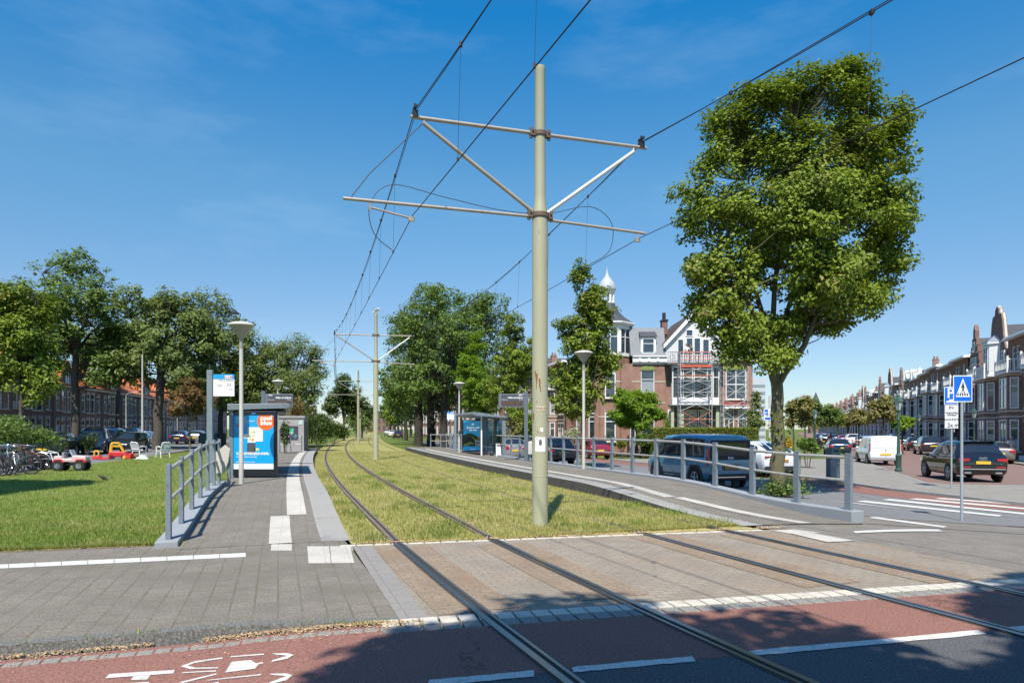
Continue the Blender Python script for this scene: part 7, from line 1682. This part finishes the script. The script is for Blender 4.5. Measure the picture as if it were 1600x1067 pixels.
shrub('leafy plant with big leaves right of the big trunk',1262,38,683,706,32,104,lf_elm,1400,.09)
shrub('yellow flowering shrub right of the big trunk',1232,42,683,700,12,105,leafmat('yellow flowers',(.35,.25,.02),(.75,.5,.03)),700,.07)
shrub('small shrub at the foot of the slim hornbeam',907,37.5,721,732,28,106,lf_elm,900,.05)
shrub('climbing plant at the scaffolded porch',1041,59.3,640,690,10,107,lf_lime,600,.07)
shrub('small weeds in the gravel under the railing',1180,20.5,768,774,14,108,lf_elm,200,.04)
shrub('flowering plant on the terrace balcony',1446,78,580,596,14,109,lf_grey,500,.09) if False else None
# hedges: clipped boxes of leaves
def hedge(label,x0,x1,y0,y1,h,seed,m,n=9000,lsz=.055):
    xm,ym=(x0+x1)/2,(y0+y1)/2; gz=g(xm,ym); t=thing('hedge',label,'hedge',(xm,ym,gz),0,'garden plants'); r=np.random.default_rng(seed); w,d=(x1-x0)/2,(y1-y0)/2
    f=r.random(n); P_=np.stack([r.uniform(-w,w,n),r.uniform(-d,d,n),r.uniform(0,h,n)],1)
    tp=f<.42; P_[tp,2]=h; fr=(f>=.42)&(f<.85); P_[fr,1]=-d; e=f>=.85; P_[e,0]=np.where(r.random(e.sum())<.5,-w,w)
    P_+=r.normal(size=(n,3))*.035; leaves('foliage',P_,m,t,lsz,.6,.2,seed)
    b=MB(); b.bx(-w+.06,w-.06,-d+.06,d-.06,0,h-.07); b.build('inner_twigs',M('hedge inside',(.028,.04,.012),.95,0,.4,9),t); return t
hedge('long clipped hedge behind the blue van, in front of the scaffolded house',xx(1021,54),xx(1183,54),53.6,54.8,2.35,111,lf_hedge,16000)
hedge('low clipped hedge along the gravel on the far side of the lane',xx(1000,56),xx(1019,56),55.3,56.1,1.7,112,lf_elm,2500)
# --- trees behind the camera and out of frame that throw the foreground shade
def bigoff(label,x,y,zb,zt,w,seed,lean=0):
    L=[(0,0,(zb+zt)/2,w*.85,w*.85,(zt-zb)*.46)]; rr=random.Random(seed)
    for k in range(16): a=rr.uniform(0,6.28); f=rr.uniform(.1,.9); R_=w*math.sqrt(max(.1,1-(abs(f-.45)/.62)**2)); L.append((R_*.7*math.cos(a),R_*.7*math.sin(a),zb+(zt-zb)*f,w*.3,w*.3,(zt-zb)*.14))
    F_=[([(0,0,-.1),(0,0,zb),(.1,0,zb+2)],.28,.16)]+[([(0,0,zb-.3),(w*.3*math.cos(k*1.05),w*.3*math.sin(k*1.05),zb+(zt-zb)*.3),(w*.6*math.cos(k*1.05),w*.6*math.sin(k*1.05),zb+(zt-zb)*.65)],.1,.03) for k in range(6)]
    return tree('street_tree',label,x,y,zt,L,F_,lf_horn,bark_m,1250,66,.75,.15,seed,'trees behind the viewer',shell=.4,frac=.2)
bigoff('street tree behind the viewer whose shade falls on the cycle path',1.35,-3.6,3.6,11.6,4.4,121)
bigoff('street tree behind the viewer on the right, shading the road edge',5.9,-2.7,3.6,11.6,3.9,122)
bigoff('tree just outside the left edge that shades the lawn',-16.0,14.6,4.6,9,2.7,123)
# --- grass blades
def blades(name,label,N,fn,h,wd,mat,seed,hvar=.6):
    r=np.random.default_rng(seed); C=fn(r,N); N=len(C); a=r.random(N)*2*PI; H=h*r.uniform(1-hvar,1+hvar,N)*(.6+.8*r.random(N)); l=r.normal(size=(N,2))*.45*H[:,None]; W_=wd*r.uniform(.6,1.4,N)
    dx,dy=np.cos(a)*W_,np.sin(a)*W_; B=C
    V=np.stack([np.stack([B[:,0]-dx,B[:,1]-dy,B[:,2]],1),np.stack([B[:,0]+dx,B[:,1]+dy,B[:,2]],1),np.stack([B[:,0]+l[:,0]+dx*.15,B[:,1]+l[:,1]+dy*.15,B[:,2]+H],1)],1).reshape(-1,3)
    me=bpy.data.meshes.new(name); me.vertices.add(3*N); me.vertices.foreach_set('co',V.astype(np.float32).ravel()); me.loops.add(3*N); me.loops.foreach_set('vertex_index',np.arange(3*N,dtype=np.int32)); me.polygons.add(N); me.polygons.foreach_set('loop_start',np.arange(0,3*N,3,dtype=np.int32)); me.polygons.foreach_set('loop_total',np.full(N,3,dtype=np.int32)); me.update(calc_edges=True)
    at_=me.attributes.new('rnd','FLOAT','FACE'); at_.data.foreach_set('value',r.random(N).astype(np.float32)); me.materials.append(mat); o=bpy.data.objects.new(name,me); COL.objects.link(o); return tag(o,label,None,None,'stuff')
gb_lawn=leafmat('lawn blades',(.11,.175,.02),(.27,.35,.075),(.38,.34,.13),.50,.25,.4); gb_track=leafmat('track blades',(.21,.225,.045),(.52,.48,.18),(.56,.47,.25),.54,.25,.45)
XR=lambda y:np.interp(y,_TY,_TX)
def lawnpts(r,N):
    y=9.8+34*r.random(N)**2.2; s=np.interp(y,_TY,_TS); n=np.sqrt(1+s*s); xr=XR(y)-3.25/n-.1; xl=np.maximum(-.80*y-1,-21-.25*(y-38)); x=xl+(xr-xl)*r.random(N); yy=y+.262*(x+5.05)*(1-(y-9.8)/34)+r.normal(size=N)*.012
    k=(yy>9.79+.262*(x+5.05)-.02)&(x>-.85*yy-1); x,yy=x[k],yy[k]; return np.stack([x,yy,np.full(len(x),.0)],1)
blades('lawn_grass','short green lawn grass on the left',170000,lawnpts,.042,.0055,gb_lawn,201)
def trackpts(u0,u1,y1,pw=2.2):
    def f(r,N):
        y=9.8+y1*r.random(N)**pw; u=u0+(u1-u0)*r.random(N); s=np.interp(y,_TY,_TS); n=np.sqrt(1+s*s); x=XR(y)+u/n; yy=y+u*s/n
        k=(yy>10.345+.235*x+.02+.05*np.sin(x*9)*np.sin(x*23))&~((np.abs(u)<.11)|(np.abs(u-1.435)<.11)|(np.abs(u-3.87)<.05)|(np.abs(u-5.305)<.05)); x,yy=x[k],yy[k]; return np.stack([x,yy,np.full(len(x),-.005)],1)
    return f
blades('track_grass_blades','dry yellowish grass growing between the tram rails',220000,trackpts(-.55,5.85,40),.042,.006,gb_track,202)
def tufts(r,N):
    n=60; cu=r.choice([-.3,-.25,.7,1.2,1.7,2.0,2.66,3.2,4.6,5.7],n)+r.normal(size=n)*.15; cy=10.2+r.random(n)**1.5*16; i=r.integers(0,n,N); y=cy[i]+r.normal(size=N)*.22; u=cu[i]+r.normal(size=N)*.14; y=np.maximum(y,9.9); s=np.interp(y,_TY,_TS); m=np.sqrt(1+s*s); x=XR(y)+u/m; yy=y+u*s/m
    k=(yy>10.345+.235*x+.05)&~((np.abs(u)<.09)|(np.abs(u-1.435)<.09)); return np.stack([x[k],yy[k],np.full(k.sum(),-.005)],1)
blades('track_grass_tufts','fresh green tufts in the dry track grass',12000,tufts,.09,.007,gb_lawn,203)

def weedpts(r,N):
    n=46; x=np.concatenate([r.uniform(-2.2,4.2,20),r.uniform(-1.7,-.85,12),r.uniform(-5.5,-1.5,14)]); y=np.concatenate([10.345+.235*x[:20]+.03,np.interp(x[20:32],[-14,-8,-3.94,-3.19,-2.14,-.95],[2.0,3.96,5.26,5.5,5.84,5.93])-.03,np.interp(x[32:],[-14,-8,-3.94,-3.19,-2.14,-.95],[2.0,3.96,5.26,5.5,5.84,5.93])+.04]); i=r.integers(0,n,N)
    return np.stack([x[i]+r.normal(size=N)*.03,y[i]+r.normal(size=N)*.015,np.full(N,-.01)],1)
blades('kerb_weeds','small weeds growing in the joints along the kerb and sett row',800,weedpts,.028,.005,gb_lawn,204)
# ============================================================ PEOPLE AND BIRDS
def skin(name,V,E,mat,parent,root=0,sub=1):
    me=bpy.data.meshes.new(name); me.from_pydata([v[:3] for v in V],E,[]); o=bpy.data.objects.new(name,me); COL.objects.link(o)
    o.modifiers.new('s','SKIN'); 
    if not me.skin_vertices: 
        bm=bmesh.new(); bm.from_mesh(me); bm.verts.layers.skin.verify(); bm.to_mesh(me); bm.free()
    for i,v in enumerate(V):
        r=v[3]; sv=me.skin_vertices[0].data[i]; sv.radius=(r if not hasattr(r,'__len__') else r[0],r if not hasattr(r,'__len__') else r[1]); sv.use_root=(i==root)
    m=o.modifiers.new('u','SUBSURF'); m.levels=sub; m.render_levels=sub
    bpy.context.view_layer.update(); n=bpy.data.meshes.new_from_object(o.evaluated_get(bpy.context.evaluated_depsgraph_get())); bpy.data.objects.remove(o)
    n.materials.clear(); n.materials.append(mat); n.name=name
    for p in n.polygons: p.use_smooth=True
    r=bpy.data.objects.new(name,n); COL.objects.link(r); adopt(r,parent); return r
skinm=M('skin',(.45,.27,.19),.6,0,.1,8)
def person(label,loc,rz,h,top,legs,hair,pose='stand',cap=None,longhair=False):
    """local: faces -y; origin between the feet"""
    t=thing('person',label,'person',loc,rz,None); t.scale=(h/1.75,)*3
    hx={'stand':(.0,.0),'walk':(.22,-.20),'rail':(.04,-.02)}[pose]
    aL={'stand':((.24,0,1.12),(.25,-.06,.86)),'walk':((.25,.12,1.13),(.26,.16,.90)),'rail':((.25,-.12,1.16),(.20,-.38,1.10))}[pose]
    aR={'stand':((-.24,0,1.12),(-.25,-.06,.86)),'walk':((-.25,-.12,1.13),(-.25,-.28,.94)),'rail':((-.25,-.12,1.16),(-.20,-.38,1.10))}[pose]
    V=[(0,0,.95,.115),(0,.01,1.15,.105),(0,.0,1.36,.125),(0,0,1.47,.06),(0,-.015,1.53,.052),(0,-.02,1.60,.082),(0,-.01,1.68,.088),(0,0,1.735,.05)]
    E=[(i,i+1) for i in range(7)]
    def add(v,p): V.append(v); E.append((p,len(V)-1)); return len(V)-1
    for s,a,fy in ((1,aL,hx[0]),(-1,aR,hx[1])):
        i=add((s*.17,0,1.40,.06),2); i=add((*a[0],.042),i); i=add((*a[1],.03),i)
        w=Vector(a[1]); d=(w-Vector(a[0])).normalized(); i=add((*(w+d*.06),(.032,.018)),i)
        for k in range(4): 
            f=add((*(w+d*.10+Vector((0,(k-1.5)*.018,0))),.009),i); add((*(w+d*(.155-.012*abs(k-1.3))+Vector((-s*.012,(k-1.5)*.02,0))),.007),f)
        f=add((*(w+d*.05+Vector((0,-.04,0))),.010),i); add((*(w+d*.09+Vector((-s*.01,-.055,0))),.008),f)
        i=add((s*.095,0,.86,.085),0); i=add((s*.10,fy*.5-.02,.50,.058),i); i=add((s*.10,fy,.09,.04),i); i=add((s*.11,fy-.14,.035,.035),i)
    skin('body',V,E,skinm,t,0,1)
    V=[(0,0,.97,.15),(0,.01,1.15,.128),(0,0,1.35,.15),(0,0,1.45,.085)]; E=[(0,1),(1,2),(2,3)]
    for s,a in ((1,aL),(-1,aR)): i=add((s*.18,0,1.40,.078),2); m=Vector((s*.18,0,1.40)).lerp(Vector(a[0]),.75); add((*m,.062),i)
    skin('shirt',V,E,top,t,0,1)
    V=[(0,0,.97,.14)]; E=[]
    for s,fy in ((1,hx[0]),(-1,hx[1])): i=add((s*.095,0,.86,.105),0); i=add((s*.10,fy*.5-.02,.50,.075),i); add((s*.10,fy,.10,.062),i)
    skin('trousers',V,E,legs,t,0,1)
    b=MB()
    for s,fy in ((1,hx[0]),(-1,hx[1])): b.sphere((s*.105,fy-.06,.035),(.045,.13,.04),8,6)
    b.build('shoe',blackm,t,smooth=60)
    b=MB(); b.sphere((0,.018,1.70),(.095,.105,.085),10,8)
    if longhair: b.sphere((0,.06,1.60),(.085,.06,.13),8,6)
    b.build('hair',hair,t,smooth=60)
    b=MB(); b.sphere((0,-.107,1.63),(.014,.02,.022),6,5); b.sphere((.088,0,1.63),(.012,.022,.03),6,5); b.sphere((-.088,0,1.63),(.012,.022,.03),6,5); b.build('face_features',skinm,t,smooth=60)
    b=MB(); b.sphere((.032,-.096,1.655),.011,6,5); b.sphere((-.032,-.096,1.655),.011,6,5); b.box((0,-.098,1.585),(.04,.01,.008)); b.build('eyes_and_mouth',M('dark brown',(.06,.025,.02),.5),t)
    if cap: b=MB(); b.sphere((0,0,1.735),(.105,.115,.06),10,6); b.box((0,-.13,1.725),(.15,.12,.015)); b.build('cap',cap,t,smooth=60)
    return t
Y=46.8; x=xx(1580,Y); person('white haired person in a pale blouse on the terrace pavement behind the bronze estate car',(x,Y,g(x,Y)+.09),R(160),1.68,M('pale blouse',(.60,.50,.46),.8,0,.35,30),M('beige cloth',(.35,.3,.24),.8),M('white hair',(.62,.56,.50),.8),'stand')
Y=74; x=xx(1283,Y); person('man with a blue cap and light blue shirt walking beyond the pavement island',(x,Y,g(x,Y)+.05),R(30),1.85,M('light blue cloth',(.25,.42,.62),.8),M('dark cloth',(.05,.05,.07),.8),M('brown hair',(.08,.05,.03),.8),'walk',M('blue cap',(.04,.13,.42),.7))
Y=84; x=xx(1298,Y); person('person in a red top walking among the parked cars of the side street',(x,Y,g(x,Y)+.05),R(190),1.75,M('red cloth',(.5,.05,.06),.8),M('dark cloth',(.05,.05,.07)),M('brown hair',(.08,.05,.03)),'walk',None,True)
person('person in a white shirt leaning on the balcony rail of the gable house',(fx(1069.5),YB-.75,ZB+zf),R(10),1.72,M('white shirt',(.72,.70,.68),.8),M('pale cloth',(.5,.45,.42),.8),M('brown hair',(.08,.05,.03)),'rail')
person('person in dark clothes at the balcony door of the gable house',(fx(1077),YB-.5,ZB+zf),R(-60),1.7,M('dark cloth',(.05,.05,.07)),M('dark cloth',(.05,.05,.07)),M('brown hair',(.08,.05,.03)),'stand')
def bird(name,label,loc,rz,L,bm_,wm,hm,beak):
    t=thing(name,label,'bird',loc,rz); s=L/.26
    t.scale=(s,s,s); b=MB(); b.M=Matrix.Translation((0,0,.085))@Matrix.Rotation(R(-28),4,'X')
    b.lathe([(.004,-.15),(.022,-.145),(.020,-.09),(.038,-.05),(.052,0),(.047,.045),(.030,.075),(.033,.095),(.030,.115),(.012,.13),(.003,.132)],(0,0,0),12,'y'); b.build('body',bm_,t,smooth=60)
    b=MB(); b.M=Matrix.Translation((0,0,.09))@Matrix.Rotation(R(-25),4,'X'); b.sphere((.042,-.035,.005),(.014,.085,.036),8,6); b.sphere((-.042,-.035,.005),(.014,.085,.036),8,6); b.build('wings',wm,t,smooth=60)
    b=MB(); b.cyl((0,.10,.138),(0,.15,.128),.009,.001,n=6); b.build('beak',beak,t)
    for sx in (-.02,.02): b=MB(); b.cyl((sx,0,.05),(sx,.005,0),.005,n=5); b.box((sx,.015,.003),(.025,.045,.006)); b.build('leg',beak,t)
    b=MB(); b.sphere((.024,.092,.14),.006,6,5); b.sphere((-.024,.092,.14),.006,6,5); b.build('eyes',M('bead black',(.01,.01,.01),.1),t); return t
bp=at(161,751.5); bird('blackbird','small dark bird standing alone on the sunny lawn',(bp[0],bp[1],.02),R(-75),.30,M('bird brown',(.045,.04,.035),.7,0,.3,30),M('wing brown',(.055,.045,.038),.7,0,.3,30),None,M('beak brown',(.12,.08,.03),.5))
px_,py_,h_=poles[1]; bird('gull','white and grey gull perched on top of the second tram pole',(px_,py_,7.95),R(60),.46,M('gull white',(.78,.78,.78),.7,0,.05,30),M('gull grey',(.33,.35,.38),.7,0,.1,30),None,M('beak yellow',(.6,.4,.05),.5))
# ============================================================ SKY, SUN, RENDER
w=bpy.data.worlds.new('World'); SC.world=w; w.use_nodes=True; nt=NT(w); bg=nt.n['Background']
EL=R(55.5); AZ=R(8)     # sun behind the viewer, a touch to the left
sky=nt.add('ShaderNodeTexSky',sky_type='NISHITA'); sky.sun_disc=False; sky.sun_elevation=EL; sky.sun_rotation=PI+AZ
sky.air_density=1.0; sky.dust_density=.2; sky.ozone_density=5.0; sky.altitude=0
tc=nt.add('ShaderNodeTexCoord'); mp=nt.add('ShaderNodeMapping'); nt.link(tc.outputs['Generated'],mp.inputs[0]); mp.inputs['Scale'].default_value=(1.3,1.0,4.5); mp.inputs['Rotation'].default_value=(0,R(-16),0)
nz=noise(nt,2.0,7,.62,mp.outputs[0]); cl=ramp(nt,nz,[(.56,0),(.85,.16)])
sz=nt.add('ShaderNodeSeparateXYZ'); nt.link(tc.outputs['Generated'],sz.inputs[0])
pol=ramp(nt,sz.outputs[2],[(0,(.53,.54,.56)),(.156,(.53,.57,.59)),(.33,(.45,.72,.73)),(.52,(.075,.66,.88)),(.78,(.50,.78,.95)),(1,(.70,.88,1.0))])   # deep blue in view, as if polarised; brightened overhead, unseen, to fill shadows
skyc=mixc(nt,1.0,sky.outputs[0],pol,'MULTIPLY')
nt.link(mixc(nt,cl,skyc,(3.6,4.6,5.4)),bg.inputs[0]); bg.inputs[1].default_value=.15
sun=bpy.data.objects.new('sun',bpy.data.lights.new('sun','SUN')); COL.objects.link(sun); sun.data.energy=4.6; sun.data.angle=R(.55); sun.data.color=(1,.94,.84)
sun.rotation_euler=(PI/2-EL,0,-AZ)
SC.render.engine='CYCLES'; SC.cycles.use_denoising=True; SC.cycles.max_bounces=6; SC.cycles.transparent_max_bounces=12; SC.cycles.diffuse_bounces=3; SC.cycles.glossy_bounces=3; SC.cycles.caustics_reflective=False; SC.cycles.caustics_refractive=False
try: SC.cycles.denoiser='OPENIMAGEDENOISE'; SC.cycles.denoising_input_passes='RGB_ALBEDO_NORMAL'
except Exception: pass
SC.view_settings.view_transform='Standard'; SC.view_settings.look='None'; SC.view_settings.gamma=1; SC.view_settings.exposure=.55
for o in list(bpy.data.objects):       # copies and helpers never linked anywhere
    if not o.users_collection: bpy.data.objects.remove(o)
for p in fars+protos:
    if p.name not in used: 
        for k in _KIDS.get(p.name,[]): bpy.data.objects.remove(k)
        bpy.data.objects.remove(p)
